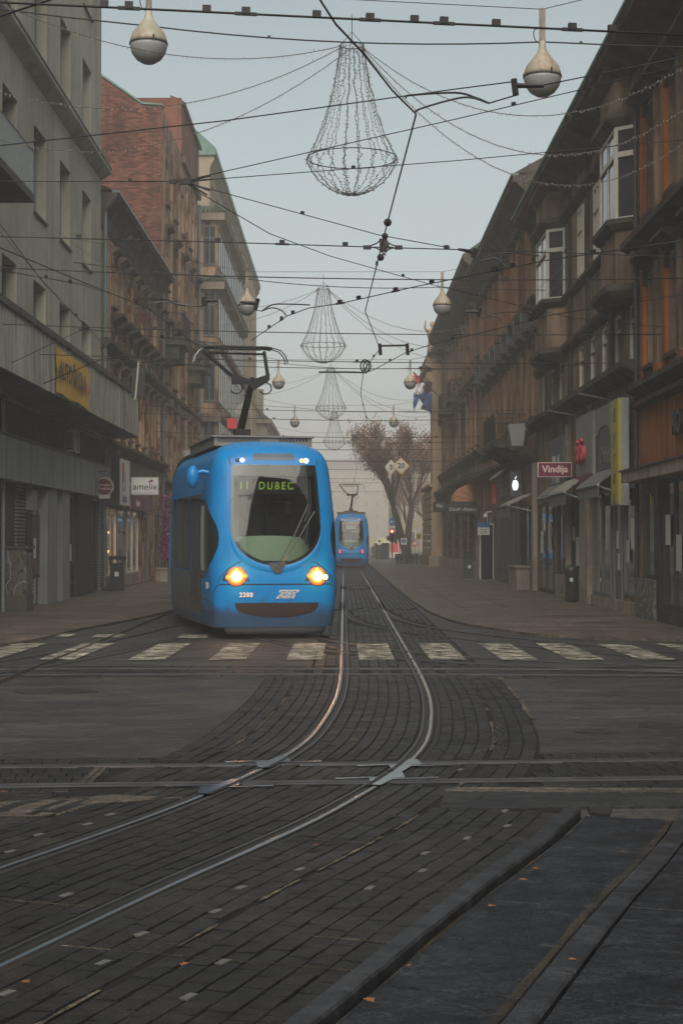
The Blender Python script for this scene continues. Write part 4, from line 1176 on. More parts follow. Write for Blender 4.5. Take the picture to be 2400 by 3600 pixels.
def bld(name, y, side, label):
    return thing(name, (XL - 2 if side == 'L' else XR + 2, y, 0), label, 'building')
def tube_obj(name, pts, r, mat, parent=None, n=8):
    return MB().tube(pts, r, n).build(name, mat, parent)
def quad_on(fc, y0, y1, z0, z1, c, t=0.02):
    return fc.bx(y0, y1, z0, z1, c, c + t)
def railing(fc, parent, y0, y1, z0, z1, c, mat, n, name='railing', rr=0.011, ends=True):
    mb = MB()
    for z in (z0 + .04, z1): mb.tube([fc.p(y0, z, 0.02), fc.p(y0, z, c), fc.p(y1, z, c), fc.p(y1, z, 0.02)] if ends else [fc.p(y0, z, c), fc.p(y1, z, c)], rr * 1.8, 5)
    for i in range(n + 1):
        y = y0 + (y1 - y0) * i / n
        mb.tube([fc.p(y, z0, c), fc.p(y, z1, c)], rr, 4)
    if ends:
        k = max(2, int(c / ((y1 - y0) / n)))
        for y in (y0, y1):
            for i in range(k):
                cc = c * i / k + 0.03
                mb.tube([fc.p(y, z0, cc), fc.p(y, z1, cc)], rr, 4)
    return mb.build(name, mat, parent)

# ============ left 1: grey modernist block with a concrete canopy
E1 = 53.9
b1 = bld('grey_building', 40, 'L', 'grey plaster modernist building with concrete canopy and yellow banner, nearest on the left')
cols = [(30.4, 32.15), (34.35, 36.1), (38.3, 40.05), (42.2, 43.95), (46.1, 47.85), (50.05, 51.8)]
rows = [(6.55, 8.4), (10.15, 12.4), (14.25, 16.45), (18.1, 20.3)]
holes = [(a, b, c, d) for a, b in cols for c, d in rows]
wall(FL, 25, E1, 5.0, 22, holes, 'wall', M['pl_grey'], b1, t=0.38)
for a, b in cols:
    for c, d in rows:
        o = window(FL, b1, a + .02, b - .02, c + .02, d - .02, M['grey_frame'], M['pane'], -0.33, 'V', 0.06)
        FL.bx(a - .05, b + .05, c - .05, c - .002, -0.3, 0.07).build('sill', M['dark_frame'], o)
ld = MB(); FL.prof(ld, 25, E1, [(0.003, 13.50), (0.003, 13.78), (0.34, 13.85), (0.34, 13.74), (0.30, 13.70)]); ld.build('ledge', M['pl_grey'], b1)
FL.bx(25, E1 + .02, 13.85, 13.89, 0.0, 0.37).build('ledge_flashing', M['dark_frame'], b1)
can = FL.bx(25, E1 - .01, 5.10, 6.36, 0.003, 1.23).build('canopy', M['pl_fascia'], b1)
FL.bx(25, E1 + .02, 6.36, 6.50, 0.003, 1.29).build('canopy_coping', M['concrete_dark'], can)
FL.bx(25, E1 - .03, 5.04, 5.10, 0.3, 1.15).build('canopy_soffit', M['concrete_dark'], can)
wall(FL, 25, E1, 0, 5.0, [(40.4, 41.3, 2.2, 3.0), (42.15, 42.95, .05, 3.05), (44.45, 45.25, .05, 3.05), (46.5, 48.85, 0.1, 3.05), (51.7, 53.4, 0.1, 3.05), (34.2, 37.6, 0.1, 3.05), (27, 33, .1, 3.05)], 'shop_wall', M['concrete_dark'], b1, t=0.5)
sb = FL.bx(25, E1, 3.08, 4.08, 0.01, 0.35).build('sign_band', M['metal_band'], b1)
for y in (31.5, 37.2, 40.2, 44.6, 47.6, 50.6): FL.bx(y, y + .02, 3.09, 4.07, 0.35, 0.356).build('panel_joint', M['dark_frame'], sb)
FL.bx(25, E1 + .01, 4.08, 4.12, 0.01, 0.38).build('band_cap', M['dark_frame'], sb)
for y0, y1 in ((42.95, 44.4), (45.3, 46.45)):
    FL.bx(y0, y1, 0.045, 3.07, 0.003, 0.25).build('pillar', M['metal_band'], b1)
for y0, y1 in ((39.9, 42.1), (53.42, 53.88)):
    mb = MB()
    for k in range(34): FL.box(mb, y0, y1, 0.06 + k * .089, 0.06 + k * .089 + .055, 0.002, 0.06)
    mb.build('corrugated_cladding', M['corrug'], b1)
for a, b in ((42.17, 42.93), (44.47, 45.23)):
    d = window(FL, b1, a, b, 0.06, 3.0, M['white_frame'], M['pane_blue'], -0.12, 'N', 0.09, name='door')
    FL.bx(a + .09, b - .09, 0.15, 0.75, -0.10, -0.04).build('kick_panel', M['white_frame'], d)
for a, b in ((46.52, 48.83), (51.72, 53.38)):
    w = window(FL, b1, a, b, 0.95, 3.03, M['dark_frame'], M['pane_blue'], -0.10, 'N', 0.06)
    mb = MB()
    for k in range(9): FL.box(mb, a, b, 0.12 + k * .09, 0.12 + k * .09 + .06, -0.2, -0.02)
    mb.build('louvre_panel', M['dark_frame'], w)
    FL.bx(a + .25, a + .34, 1.3, 1.75, -0.076, -0.07).build('poster', M['sign_white'], w)
    FL.bx(a + .9, a + 1.0, 1.9, 2.9, -0.076, -0.07).build('ribbon', M['sign_red'], w)
for a, b in ((27.02, 32.98), (34.22, 37.58)):
    window(FL, b1, a, b, 0.3, 3.03, M['grey_frame'], M['pane_blue'], -0.10, 'V', 0.06)
FL.bx(48.9, 51.65, 0.05, 3.07, 0.002, 0.10).build('pillar', M['interior'], b1)
cab = thing('display_case', FL.p(41.2, 1.3, .06), 'dark framed poster case on the corrugated shop wall beside the white door', 'display case')
FL.bx(40.9, 42.0, 0.75, 2.35, 0.07, 0.22).build('case', M['black'], cab)
FL.bx(41.02, 41.9, 0.85, 2.25, 0.222, 0.228).build('poster', M['trim_tan'], cab)
FL.bx(41.1, 41.45, 1.25, 1.75, 0.230, 0.232).build('notice', M['sign_white'], cab)
mb = FL.bx(40.9, 41.6, 2.45, 2.95, 0.07, 0.24)
tag(mb.build('meter_box', M['corrug']), 'small grey metal meter box above the poster case', 'meter box')
def posters(fc, parent, spec):
    for y, z, w, h_, m_, c in spec:
        fc.bx(y, y + w, z, z + h_, c, c + .006).build('window_poster', M[m_], parent)
posters(FL, b1, [(47.3, 1.5, .5, .7, 'sign_cream', -.045), (48.1, 1.1, .4, .5, 'sign_white', -.045), (52.1, 1.6, .5, .8, 'sign_cream', -.045), (36.0, 1.4, .6, .9, 'sign_white', -.045), (42.45, 1.5, .3, .4, 'sign_white', -.065), (44.7, 1.6, .3, .4, 'sign_cream', -.065)])
for y in (42.3, 44.6): FL.bx(y, y + .03, 1.0, 1.35, -.05, .0).build('door_handle', M['galv'], b1)
# banner
bn = thing('banner', FL.p(40.7, 5.15, 1.26), 'yellow driving school banner hung on the concrete canopy', 'banner')
mb = MB()
ny, nz = 24, 10
mb.grid([[FL.p(38.3 + 4.9 * i / ny, 5.14 + 1.06 * j / nz + (0.03 * math.sin(i * .5) if j == 0 else 0), 1.275 + 0.007 * math.sin(i * 0.9 + j * .5) + 0.008 * math.sin(i * .35 - j)) for i in range(ny + 1)] for j in range(nz + 1)])
mb.build('cloth', M['yellow_banner'], bn, True)
text('lettering', 'AUTO ŠKOLA', 0.62, M['black'], bn, FL.p(40.45, 5.68, 1.325), ROT_L, 0.003, 0, 0.012, 1.05)
text('lettering', 'Prva', 0.34, M['sign_red'], bn, FL.p(42.75, 5.62, 1.325), ROT_L, 0.003, 0.3)
# balcony upper left
bc = FL.bx(27, 35.5, 8.98, 9.14, 0.003, 1.28).build('balcony_slab', M['concrete_dark'], b1)
railing(FL, bc, 27.05, 35.45, 9.14, 10.1, 1.24, M['galv'], 76, 'railing', 0.013)
# air conditioner
ac = thing('air_conditioner', FL.p(47, 4.17, 0.2), 'white air conditioning unit on the dark wall above the sign band', 'air conditioner')
FL.bx(46.6, 47.5, 4.20, 4.84, 0.06, 0.36).build('casing', M['sign_cream'], ac)
mb = MB()
for k in range(9): FL.box(mb, 46.592, 46.599, 4.28 + k * .055, 4.31 + k * .055, 0.10, 0.30)
mb.build('side_louvre', M['dark_frame'], ac)
FL.bx(46.9, 47.2, 4.27, 4.77, 0.361, 0.368).build('fan_grille', M['black'], ac)
FL.bx(46.7, 46.75, 4.1, 4.2, 0.0, 0.36).build('bracket', M['dark_frame'], ac); FL.bx(47.35, 47.4, 4.1, 4.2, 0.0, 0.36).build('bracket', M['dark_frame'], ac)
# items at its foot
cb = thing('electric_cabinet', FL.p(38.9, 0, .3), 'concrete electric cabinet scrawled with graffiti beside a thin pipe', 'cabinet')
def graffiti():
    m, nt, b, _ = newmat('graffiti_concrete')
    pos = coords(nt, scale=(1, 1, 1))
    base = ramp(nt, noise(nt, pos, 1.2, 6), [(0.3, (0.09, 0.082, 0.07)), (0.7, (0.16, 0.148, 0.13))]).outputs[0]
    w = N(nt, 'ShaderNodeTexWave'); w.inputs['Scale'].default_value = 1.3; w.inputs['Distortion'].default_value = 14; w.inputs['Detail'].default_value = 3; w.inputs['Detail Scale'].default_value = 2.2
    nt.links.new(pos, w.inputs['Vector'])
    base = mix(nt, ramp(nt, w.outputs['Fac'], [(0.0, (1, 1, 1)), (0.10, (0, 0, 0))]).outputs[0], base, (0.02, 0.02, 0.022))
    w2 = N(nt, 'ShaderNodeTexWave'); w2.inputs['Scale'].default_value = 1.1; w2.inputs['Distortion'].default_value = 18; w2.inputs['Phase Offset'].default_value = 3
    nt.links.new(pos, w2.inputs['Vector'])
    base = mix(nt, ramp(nt, w2.outputs['Fac'], [(0.0, (0.8, 0.8, 0.8)), (0.05, (0, 0, 0))]).outputs[0], base, (0.30, 0.29, 0.28))
    nt.links.new(base, b.inputs['Base Color']); b.inputs['Roughness'].default_value = 0.85
    return m
M['graffiti'] = graffiti()
FL.bx(38.5, 39.25, 0.04, 1.5, 0.02, 0.55).build('body', M['graffiti'], cb)
FL.bx(38.46, 39.3, 1.5, 1.56, 0.0, 0.6).build('cap', M['concrete_dark'], cb)
FL.bx(38.49, 39.28, 0.0, 0.42, 0.01, 0.57).build('plinth', M['concrete_dark'], cb)
tag(tube_obj('pipe', [FL.p(38.2, 0.0, .07), FL.p(38.2, 5.0, .07)], 0.045, M['galv']), 'thin grey pipe standing at the left edge beside the graffiti cabinet', 'pipe')
def bin_(p, label, h=1.1, w=0.46, mat=None):
    mat = mat or M['black']
    t = thing('litter_bin', p, label, 'litter bin', 'litter bins on the pavements')
    x, y, z = p
    MB().prism([(x - w * .42, y - w * .42, z + .06), (x + w * .42, y - w * .42, z + .06), (x + w * .42, y + w * .42, z + .06), (x - w * .42, y + w * .42, z + .06)], (0, 0, h * .74)).build('bin_body', mat, t)
    MB().box(x - w * .5, x + w * .5, y - w * .5, y + w * .5, z + h * .9, z + h).box(x - w * .46, x - w * .38, y - w * .4, y + w * .4, z + h * .74, z + h * .9).box(x + w * .38, x + w * .46, y - w * .4, y + w * .4, z + h * .74, z + h * .9).build('hood', mat, t)
    MB().box(x - w * .46, x + w * .46, y - w * .46, y + w * .46, z, z + .06).build('base', mat, t)
    MB().box(x - .05, x + .08, y - w * .43, y - w * .421, z + h * .42, z + h * .55).build('sticker', M['sign_white'], t)
    return t
bin_((-7.45, 54.3, 0.045), 'black litter bin in front of the lit shop window on the left pavement', 1.15, 0.5)

# ============ left 2: peeling tan house with deep eaves
E2 = 71.8
b2 = bld('peeling_house', 63, 'L', 'low tan house with peeling plaster and deep dark eaves, left of the street')
cols = [(56.3 + 2.1 * i, 57.25 + 2.1 * i) for i in range(8)]
rows = [(5.4, 7.5), (8.5, 9.05), (9.75, 11.35)]
shop = [(55.1, 57.6, 0.5, 2.85), (57.9, 60.2, 0.08, 2.85), (60.5, 63.8, 0.5, 2.85), (65.8, 67.2, .08, 2.9), (69.2, 70.6, .08, 2.9)]
wall(FL, E1 + .01, E2, 0, 13.0, [(a, b, c, d) for a, b in cols for c, d in rows] + shop, 'wall', M['pl_tan'], b2, t=0.3)
for a, b in cols:
    for k, (c, d) in enumerate(rows):
        window(FL, b2, a + .02, b - .02, c + .02, d - .02, M['dark_frame'], M['pane'], -0.24, 'T' if k != 1 else 'N', 0.05, M['trim_tan'], M['trim_tan'] if k != 1 else M['trim_dark'], hoodp=0.22 if k != 1 else 0.35)
for a, b in cols[:-1]:
    FL.bx(b + .45, b + .70, 5.0, 7.95, 0.003, 0.12).build('pilaster', M['pl_tan'], b2)
mb = MB(); FL.prof(mb, E1 + .02, E2, [(0.003, 11.95), (0.08, 12.1), (0.12, 12.45), (0.42, 12.95), (0.52, 12.98), (0.52, 13.12), (0.003, 13.14)]); mb.build('eaves', M['trim_dark'], b2)
FL.bx(E1 + .02, E2, 13.12, 13.20, 0.35, 0.60).build('gutter', M['pipe'], b2)
mb = MB(); FL.prof(mb, E1 + .02, E2, [(0.5, 13.2), (-6, 15.4), (-6, 13.2)]); mb.build('roof', M['roof_tile'], b2)
mb = MB(); FL.prof(mb, E1 + .02, E2, [(0.003, 7.98), (0.10, 8.05), (0.34, 8.20), (0.34, 8.34), (0.003, 8.40)]); mb.build('ledge', M['trim_dark'], b2)
mb = MB(); FL.prof(mb, E1 + .02, E2, [(0.003, 4.62), (0.10, 4.72), (0.40, 4.92), (0.40, 5.02), (0.003, 5.10)]); mb.build('ledge', M['trim_tan'], b2)
dl = MB(); z = 4.1
y = E1 + .05
while y < E2 - .4:
    FL.box(dl, y, y + .22, 4.05, 4.62, 0.003, 0.16); y += 0.4
dl.build('frieze', M['trim_tan'], b2)
tag(tube_obj('downpipe', [FL.p(E1 + .15, 0.2, .12), FL.p(E1 + .15, 12.6, .12), FL.p(E1 + .2, 12.95, .42)], 0.07, M['pipe'], b2), None)
tube_obj('downpipe', [FL.p(E2 - .15, 0.2, .12), FL.p(E2 - .15, 12.6, .12), FL.p(E2 - .2, 12.95, .42)], 0.07, M['pipe'], b2)
for k, (a, b, c, d) in enumerate(shop):
    if k in (0, 2):
        w = window(FL, b2, a + .01, b - .01, c, d, M['white_frame'], M['shopglass'], -0.05, 'V', 0.06)
        FL.bx(a, b, 0.08, c, 0.003, 0.03).build('stall_riser', M['stone'], w)
    else:
        window(FL, b2, a + .01, b - .01, c, d, M['grey_frame'], M['shopglass'] if k == 1 else M['pane'], -0.06, 'H', 0.07, name='door')
FL.bx(55.2, 63.7, 0.5, 2.8, -0.295, -0.285).build('shop_backdrop', M['warm_panel'], b2)
FL.bx(58.4, 60.0, 0.9, 2.8, -0.27, -0.26).build('shop_shelf', M['interior'], b2); FL.bx(61.8, 63.1, 0.6, 2.8, -0.27, -0.26).build('shop_shelf', M['interior'], b2)
for (y, z) in ((57.2, 1.98), (57.1, 1.32), (61.6, 2.12), (61.65, 1.92)):
    bm_ = MB().ball(FL.p(y, z, -0.17), 0.055, 10, 8).build('bulb', M['bulb'])
    tag(bm_, 'small warm lit bulb glowing inside the shop window', 'light bulb', 'warm bulbs in the shop window')
# signs of this house
sg_ = thing('shop_sign', FL.p(57.5, 2.95, .15), 'tall white shop panel with red stripe and blue letters', 'sign')
FL.bx(55.7, 59.3, 2.95, 4.55, 0.17, 0.26).build('panel', M['sign_white'], sg_)
FL.bx(57.3, 57.75, 3.75, 4.42, 0.262, 0.27).build('stripe', M['sign_red'], sg_)
mb = MB().add([FL.p(55.72, 4.54, .265), FL.p(56.3, 4.54, .265), FL.p(55.72, 4.1, .265)], [(0, 1, 2)]); mb.build('corner_flash', M['sign_red'], sg_)
text('lettering', '1.1', 0.95, M['letter_blue'], sg_, FL.p(57.7, 3.72, .268), ROT_L, 0.003, 0, 0.01)
text('lettering', 'brutto', 0.42, M['letter_blue'], sg_, FL.p(57.9, 3.18, .268), ROT_L, 0.003, 0, 0.006)
FL.bx(55.5, 55.69, 2.85, 4.75, 0.0, 0.4).build('side_cheek', M['black'], sg_)
sg_ = thing('shop_sign', FL.p(62.5, 2.8, .1), 'purple shop fascia below the white amelie sign', 'sign')
FL.bx(60.0, 66.2, 2.86, 3.42, 0.14, 0.22).build('panel', M['sign_purple'], sg_)
text('lettering', 'Amelie', 0.36, M['letter_pink'], sg_, FL.p(62.0, 3.1, .225), ROT_L, 0.003, 0.25)
sg_ = thing('hanging_sign', (-7.2, 60.0, 3.35), 'white amelie sign board sticking out over the pavement', 'sign')
MB().box(-7.74, -6.72, 59.97, 60.06, 3.36, 4.02).build('frame', M['galv'], sg_)
MB().box(-7.71, -6.75, 59.960, 59.968, 3.39, 3.99).build('panel', M['sign_white'], sg_)
text('lettering', 'amelie', 0.34, M['black'], sg_, (-7.23, 59.955, 3.66), ROT_CAM, 0.003, 0.15, 0.0)
text('lettering', 'HOME & FASHION', 0.075, M['sign_grey'], sg_, (-7.23, 59.955, 3.45), ROT_CAM, 0.003, 0, 0, 1, 1.3)
MB().ball((-6.98, 59.955, 3.88), 0.045, 8, 6, 1.4, .1, 1).ball((-7.05, 59.955, 3.84), 0.03, 8, 6, 1.4, .1, 1).build('emblem', M['sign_purple'], sg_)
MB().box(-7.95, -7.74, 59.99, 60.03, 3.5, 3.54).box(-7.95, -7.74, 59.99, 60.03, 3.84, 3.88).build('bracket', M['black'], sg_)
sg_ = thing('hanging_sign', (-7.4, 51.0, 3.0), 'round dark red scalloped sign hanging from a scrolled iron bracket', 'sign')
sc_ = [(0.255 + 0.018 * math.cos(24 * a)) for a in np.linspace(0, 2 * PI, 97)[:-1]]
for nm, k, y0, y1, mt in (('border', 1.12, 51.0, 51.04, M['sign_cream']), ('disc', 0.98, 50.985, 50.999, M['sign_darkred'])):
    pts = [(-7.40 + k * r * math.cos(a), y0, 3.37 + k * r * math.sin(a)) for r, a in zip(sc_, np.linspace(0, 2 * PI, 97)[:-1])]
    MB().prism(pts[::-1], (0, y1 - y0, 0)).build(nm, mt, sg_)
text('lettering', 'Drniška', 0.115, M['letter_pink'], sg_, (-7.40, 50.98, 3.42), ROT_CAM, 0.002, 0.2)
text('lettering', 'Tradicija', 0.115, M['letter_pink'], sg_, (-7.40, 50.98, 3.31), ROT_CAM, 0.002, 0.2)
MB().box(-7.56, -7.24, 50.99, 51.03, 3.0, 3.10).build('tab', M['sign_cream'], sg_)
br_ = MB().tube([(-7.72, 51.02, 3.45), (-7.72, 51.02, 3.86), (-7.02, 51.02, 3.80)], 0.014, 6).tube([(-7.70 + .26 * math.cos(a), 51.02, 3.72 + .10 * math.sin(a)) for a in np.linspace(0, 2 * PI, 14)], 0.009, 5).tube([(-7.72, 51.02, 3.5), (-7.5, 51.02, 3.66), (-7.1, 51.02, 3.79)], 0.009, 5)
br_.build('bracket', M['black'], sg_)
# flowers and planters further along
fl = thing('flower_hanging', FL.p(71, 1.4, .4), 'hanging mass of magenta flowers on the wall behind the tram', 'flowers')
M['magenta'] = plain('magenta_flower', (0.22, 0.035, 0.16), 0.7, var=0.5, scale=6)
M['leafgreen'] = plain('flower_leaf', (0.045, 0.05, 0.04), 0.7, var=0.4)
mb, mg = MB(), MB()
for i in range(900):
    z = random.uniform(0.9, 3.6); wdt = 0.30 if z > 2.8 else 0.22
    p = FL.p(69.6 + random.gauss(0, .35), z, 0.45 + random.gauss(0, wdt * .5))
    n = Vector((random.gauss(0, 1), random.gauss(0, 1), random.gauss(0, 1))).normalized(); a = n.orthogonal().normalized() * random.uniform(.03, .07); b_ = n.cross(a)
    (mb if random.random() < .75 else mg).add([p - a, p - b_, p + a, p + b_], [(0, 1, 2, 3)])
mb.build('blossoms', M['magenta'], fl); mg.build('leaves', M['leafgreen'], fl)
tube_obj('stem', [FL.p(69.6, 0.05, .4), FL.p(69.6, 1.6, .42), FL.p(69.6, 3.3, .45)], 0.03, M['leafgreen'], fl)
t = thing('planter', FL.p(67.5, .045, .6), 'pale stone planter box against the wall left of the flowers', 'planter')
FL.bx(67.0, 68.0, 0.045, 0.55, 0.3, 0.8).build('box', M['stone'], t); FL.bx(66.95, 68.05, 0.55, 0.60, 0.26, 0.84).build('rim', M['stone'], t)

# ============ left 3: tall house with bare brick end wall
E3 = 89.6
b3 = bld('brick_sided_house', 80, 'L', 'tall stained house with bare red brick end wall above the eaves')
cols = [(73.4 + 3.65 * i, 74.5 + 3.65 * i) for i in range(5)]
cols = [c for c in cols if c[1] < E3 - .3]
rows = [(1.0, 3.3), (4.9, 7.3), (8.8, 11.2), (13.0, 15.4), (16.8, 18.8)]
wall(FL, E2 + .01, E3, 0, 20.6, [(a, b, c, d) for a, b in cols for c, d in rows], 'wall', M['pl_tan2'], b3, t=0.3)
for a, b in cols:
    for k, (c, d) in enumerate(rows):
        window(FL, b3, a + .02, b - .02, c + .02, d - .02, M['dark_frame'], M['pane'], -0.24, 'T', 0.06, M['trim_tan'], M['trim_dark'] if k in (2, 3) else None, hoodp=0.25)
for a, b in cols[:-1]:
    FL.bx(b + .9, b + 1.35, 4.4, 19.5, 0.003, 0.10).build('pilaster', M['pl_tan2'], b3)
for i in range(5):
    y = 74 + 3.1 * i
    FL.bx(y, y + 1.4, 7.7, 8.1, 0.003, 0.22).build('relief', M['trim_tan'], b3)
mb = MB(); FL.prof(mb, E2 + .02, E3, [(0.003, 8.15), (0.25, 8.25), (0.25, 8.36), (0.003, 8.42)]); mb.build('ledge', M['trim_tan'], b3)
mb = MB(); FL.prof(mb, E2 + .02, E3, [(0.003, 4.2), (0.22, 4.3), (0.22, 4.42), (0.003, 4.5)]); mb.build('ledge', M['trim_tan'], b3)
# brick end wall (over the roof of the low house), bricks proud of their joints
endb = MB()
endb.prism([(XL - .001, E2, 12.2), (XL - 6, E2, 12.2), (XL - 6, E2, 24.2), (XL - 2.3, E2, 21.75), (XL - .85, E2, 20.75), (XL - .001, E2, 20.72)][::-1], (0, 0.5, 0))
ew = endb.build('end_wall', M['brick_mortar'], b3)
bk = MB(); z = 12.3; r = 0
while z < 23.6:
    xmax = XL - .01
    xmin = XL - 5.2
    if z > 20.6: xmax = XL - (.85 + (z - 20.7) * 1.45)
    x = xmin + (0.13 if r % 2 else 0)
    while x < xmax - .05:
        e = min(x + 0.245, xmax)
        if e - x > 0.05: bk.box(x, e, E2 - .012 - random.uniform(0, .006), E2 + .02, z, z + .063)
        x += 0.258
    z += 0.077; r += 1
tag(bk.build('brickwork', M['brick'], b3), kind='stuff')
MB().prism([(XL + .03, E2 - .05, 20.75), (XL - .85, E2 - .05, 20.80), (XL - 2.3, E2 - .05, 21.8), (XL - 6, E2 - .05, 24.3), (XL - 6, E2 - .05, 24.40), (XL - 2.3, E2 - .05, 21.90), (XL - .85, E2 - .05, 20.88), (XL + .03, E2 - .05, 20.82)], (0, .7, 0)).build('end_coping', M['roof_green'], b3)
mb = MB(); FL.prof(mb, E2 + .6, 80.0, [(-0.05, 20.6), (-0.5, 20.72), (-5, 20.9), (-5, 20.6)]); mb.build('roof', M['roof_green'], b3)
FL.bx(80.0, 80.5, 20.6, 23.3, -4.0, 0.05).build('fire_wall', M['brick'], b3)
mb = MB(); FL.prof(mb, 80.5, E3, [(0.06, 20.3), (0.06, 23.0), (-0.5, 23.3), (-5, 23.4), (-5, 20.3)]); mb.build('attic_wall', M['brick'], b3)
mb = MB(); FL.prof(mb, 80.2, E3 + .05, [(0.20, 22.98), (0.22, 23.14), (-0.5, 23.5), (-0.5, 23.3)]); mb.build('roof', M['roof_tile'], b3)
FL.bx(80.51, E3, 20.25, 20.55, -.2, 0.20).build('ledge', M['trim_tan'], b3)
for y0, y1 in ((72.4, 75.6), (83.2, 86.6)):
    s_ = FL.bx(y0, y1, 10.35, 10.62, 0.003, 0.95).build('balcony_slab', M['trim_dark'], b3)
    FL.bx(y0 + .2, y0 + .5, 9.7, 10.35, 0.003, 0.7).build('bracket', M['trim_dark'], s_); FL.bx(y1 - .5, y1 - .2, 9.7, 10.35, 0.003, 0.7).build('bracket', M['trim_dark'], s_)
    railing(FL, s_, y0 + .05, y1 - .05, 10.62, 11.75, 0.9, M['black'], 26, 'railing', 0.018)
tube_obj('downpipe', [FL.p(E3 - .1, 0.2, .1), FL.p(E3 - .1, 20, .1)], 0.08, M['pipe'], b3)

# ============ left 4: large cream house with green roof edge and projecting bay
E4 = 150
b4 = bld('cream_house', 115, 'L', 'large cream corner house with green roof edge and long dark projecting bay')
cols = [(91 + 4.0 * i, 92.6 + 4.0 * i) for i in range(14)]
rows = [(1.0, 3.6), (5.2, 8.0), (9.4, 12.0), (13.3, 15.6), (17.2, 19.4), (21.2, 23.2)]
E4b = 97.6
wall(FL, E3 + .01, E4b, 0, 19.5, [(a, b, c, d) for a, b in cols[:2] for c, d in rows[:1]], 'wall', M['pl_cream'], b4, t=0.3)
wall(FL, E4b, E4, 0, 24.6, [(a, b, c, d) for a, b in cols if a > E4b for c, d in rows if not (b < 113.5 and c > 4.5 and c < 19)], 'wall', M['pl_cream'], b4, t=0.3)
for a, b in cols:
    for c, d in rows:
        if b < 113.5 and 4.5 < c < 19 or (a < E4b and c > 4): continue
        window(FL, b4, a + .02, b - .02, c + .02, d - .02, M['white_frame'], M['pane_blue'], -0.22, 'T', 0.09, M['pl_cream'])
mb = MB(); FL.prof(mb, E4b, E4, [(0.003, 23.9), (0.22, 24.3), (0.28, 24.4), (0.28, 24.6), (0.003, 24.62)]); mb.build('cornice', M['pl_cream'], b4)
mb = MB(); FL.prof(mb, E4b - .15, E4 + .1, [(0.003, 24.62), (0.36, 24.63), (0.36, 25.05), (-0.9, 26.2), (-6, 26.4), (-6, 24.62)]); mb.build('roof', M['roof_green'], b4)
bay = MB()
FL.box(bay, 90.4, 112.8, 4.6, 19.6, 0.003, 1.05)
by = bay.build('bay', M['pl_tan2'], b4)
for (z0, z1) in ((5.2, 8.4), (9.4, 12.4), (13.0, 15.4), (16.9, 19.0)):
    for y in np.arange(91.0, 112, 3.1):
        FL.bx(y, y + 2.2, z0, z1, 1.055, 1.075).build('bay_window', M['pane'], by)
        FL.bx(y + 1.04, y + 1.16, z0, z1, 1.078, 1.11).build('mullion', M['green_frame'], by)
    MB().box(XL + .25, XL + .9, 90.36, 90.395, z0, z1).build('bay_window', M['pane_blue'], by)
    mb = MB()
    for x in (.25, .56, .86): mb.box(XL + x, XL + x + .06, 90.33, 90.358, z0, z1)
    for z in (z0, z0 + (z1 - z0) * .7, z1): mb.box(XL + .25, XL + .92, 90.315, 90.329, z - .04, z + .04)
    mb.build('window_frame', M['green_frame'], by)
for zt, cc in ((16.0, 1.42), (19.8, 1.42), (8.75, 1.25), (12.6, 1.25)):
    mb = MB(); FL.prof(mb, 90.1, 113.1, [(1.0, zt - .55), (cc - .1, zt - .3), (cc, zt - .25), (cc, zt - .05), (1.0, zt + .1)]); mb.build('bay_cornice', M['pl_cream'] if zt > 15 else M['trim_tan'], by)
    MB().box(XL + .01, XL + cc, 90.05, 90.39, zt - .5, zt - .05).build('bay_cornice', M['pl_cream'] if zt > 15 else M['trim_tan'], by)
    if zt > 15:
        tl = MB()
        for i in range(78): tl.tube([FL.p(90.1 + i * .295, zt - .02, cc + .04), FL.p(90.1 + i * .295, zt + .34, .95)], 0.11, 6)
        for i in range(7): tl.tube([(XL + .1 + i * .2, 89.98, zt - .02), (XL + .1 + i * .2, 90.6, zt + .32)], 0.09, 6)
        tl.build('roof_tiles', M['roof_green2'], by)
for y in (115, 119, 123, 127, 131, 135, 139, 143):
    FL.bx(y, y + .8, 4.6, 23.8, 0.003, 0.25).build('pilaster', M['pl_cream'], b4)
for y in (114.2, 122.2, 130.2):
    for z in (6, 10, 14): FL.bx(y, y + .7, z, z + .9, 0.003, 0.55).build('bracket', M['pl_cream'], b4)

# ============ right 1: orange house
D1 = 35.8
r1 = bld('orange_house', 30, 'R', 'rust orange house at the right edge with shop canopy and dark ledges')
cols = [(26.4, 27.4), (29.0, 30.0), (31.6, 32.6), (34.0, 34.95)]
rows = [(5.35, 7.3), (8.55, 10.9)]
shopr1 = [(22, 30.6, .35, 2.9), (31.0, 33.3, .35, 2.9), (33.9, 35.3, .9, 2.75)]
wall(FR, 20, D1, 0, 12.6, [(a, b, c, d) for a, b in cols for c, d in rows] + shopr1, 'wall', M['pl_brown'], r1, t=0.3)
for a, b in cols:
    for c, d in rows:
        window(FR, r1, a + .02, b - .02, c + .02, d - .02, M['pl_orange'], M['pane'], -0.2, 'T', 0.09, M['trim_dark'], M['trim_dark'], hoodp=0.3)
    for c, d in ((5.15, 7.45), (8.4, 11.0)):
        FR.bx(b + .06, b + .40, c, d, 0.003, 0.09).build('pilaster', M['pl_orange'], r1)
        FR.bx(a - .30, a - .06, c, d, 0.003, 0.09).build('pilaster', M['pl_brown'], r1)
for z0, dz, cc in ((4.72, .30, .34), (7.78, .34, .45), (11.05, .26, .35)):
    mb = MB(); FR.prof(mb, 20, D1 - .02, [(0.003, z0), (0.10, z0 + .05), (cc, z0 + dz * .6), (cc, z0 + dz), (0.003, z0 + dz + .04)]); mb.build('ledge', M['trim_dark'], r1)
mb = MB(); FR.prof(mb, 20, D1 - .02, [(0.003, 8.1), (0.02, 8.12), (0.05, 8.3), (0.003, 8.32)]); mb.build('ledge', M['pl_orange'], r1)
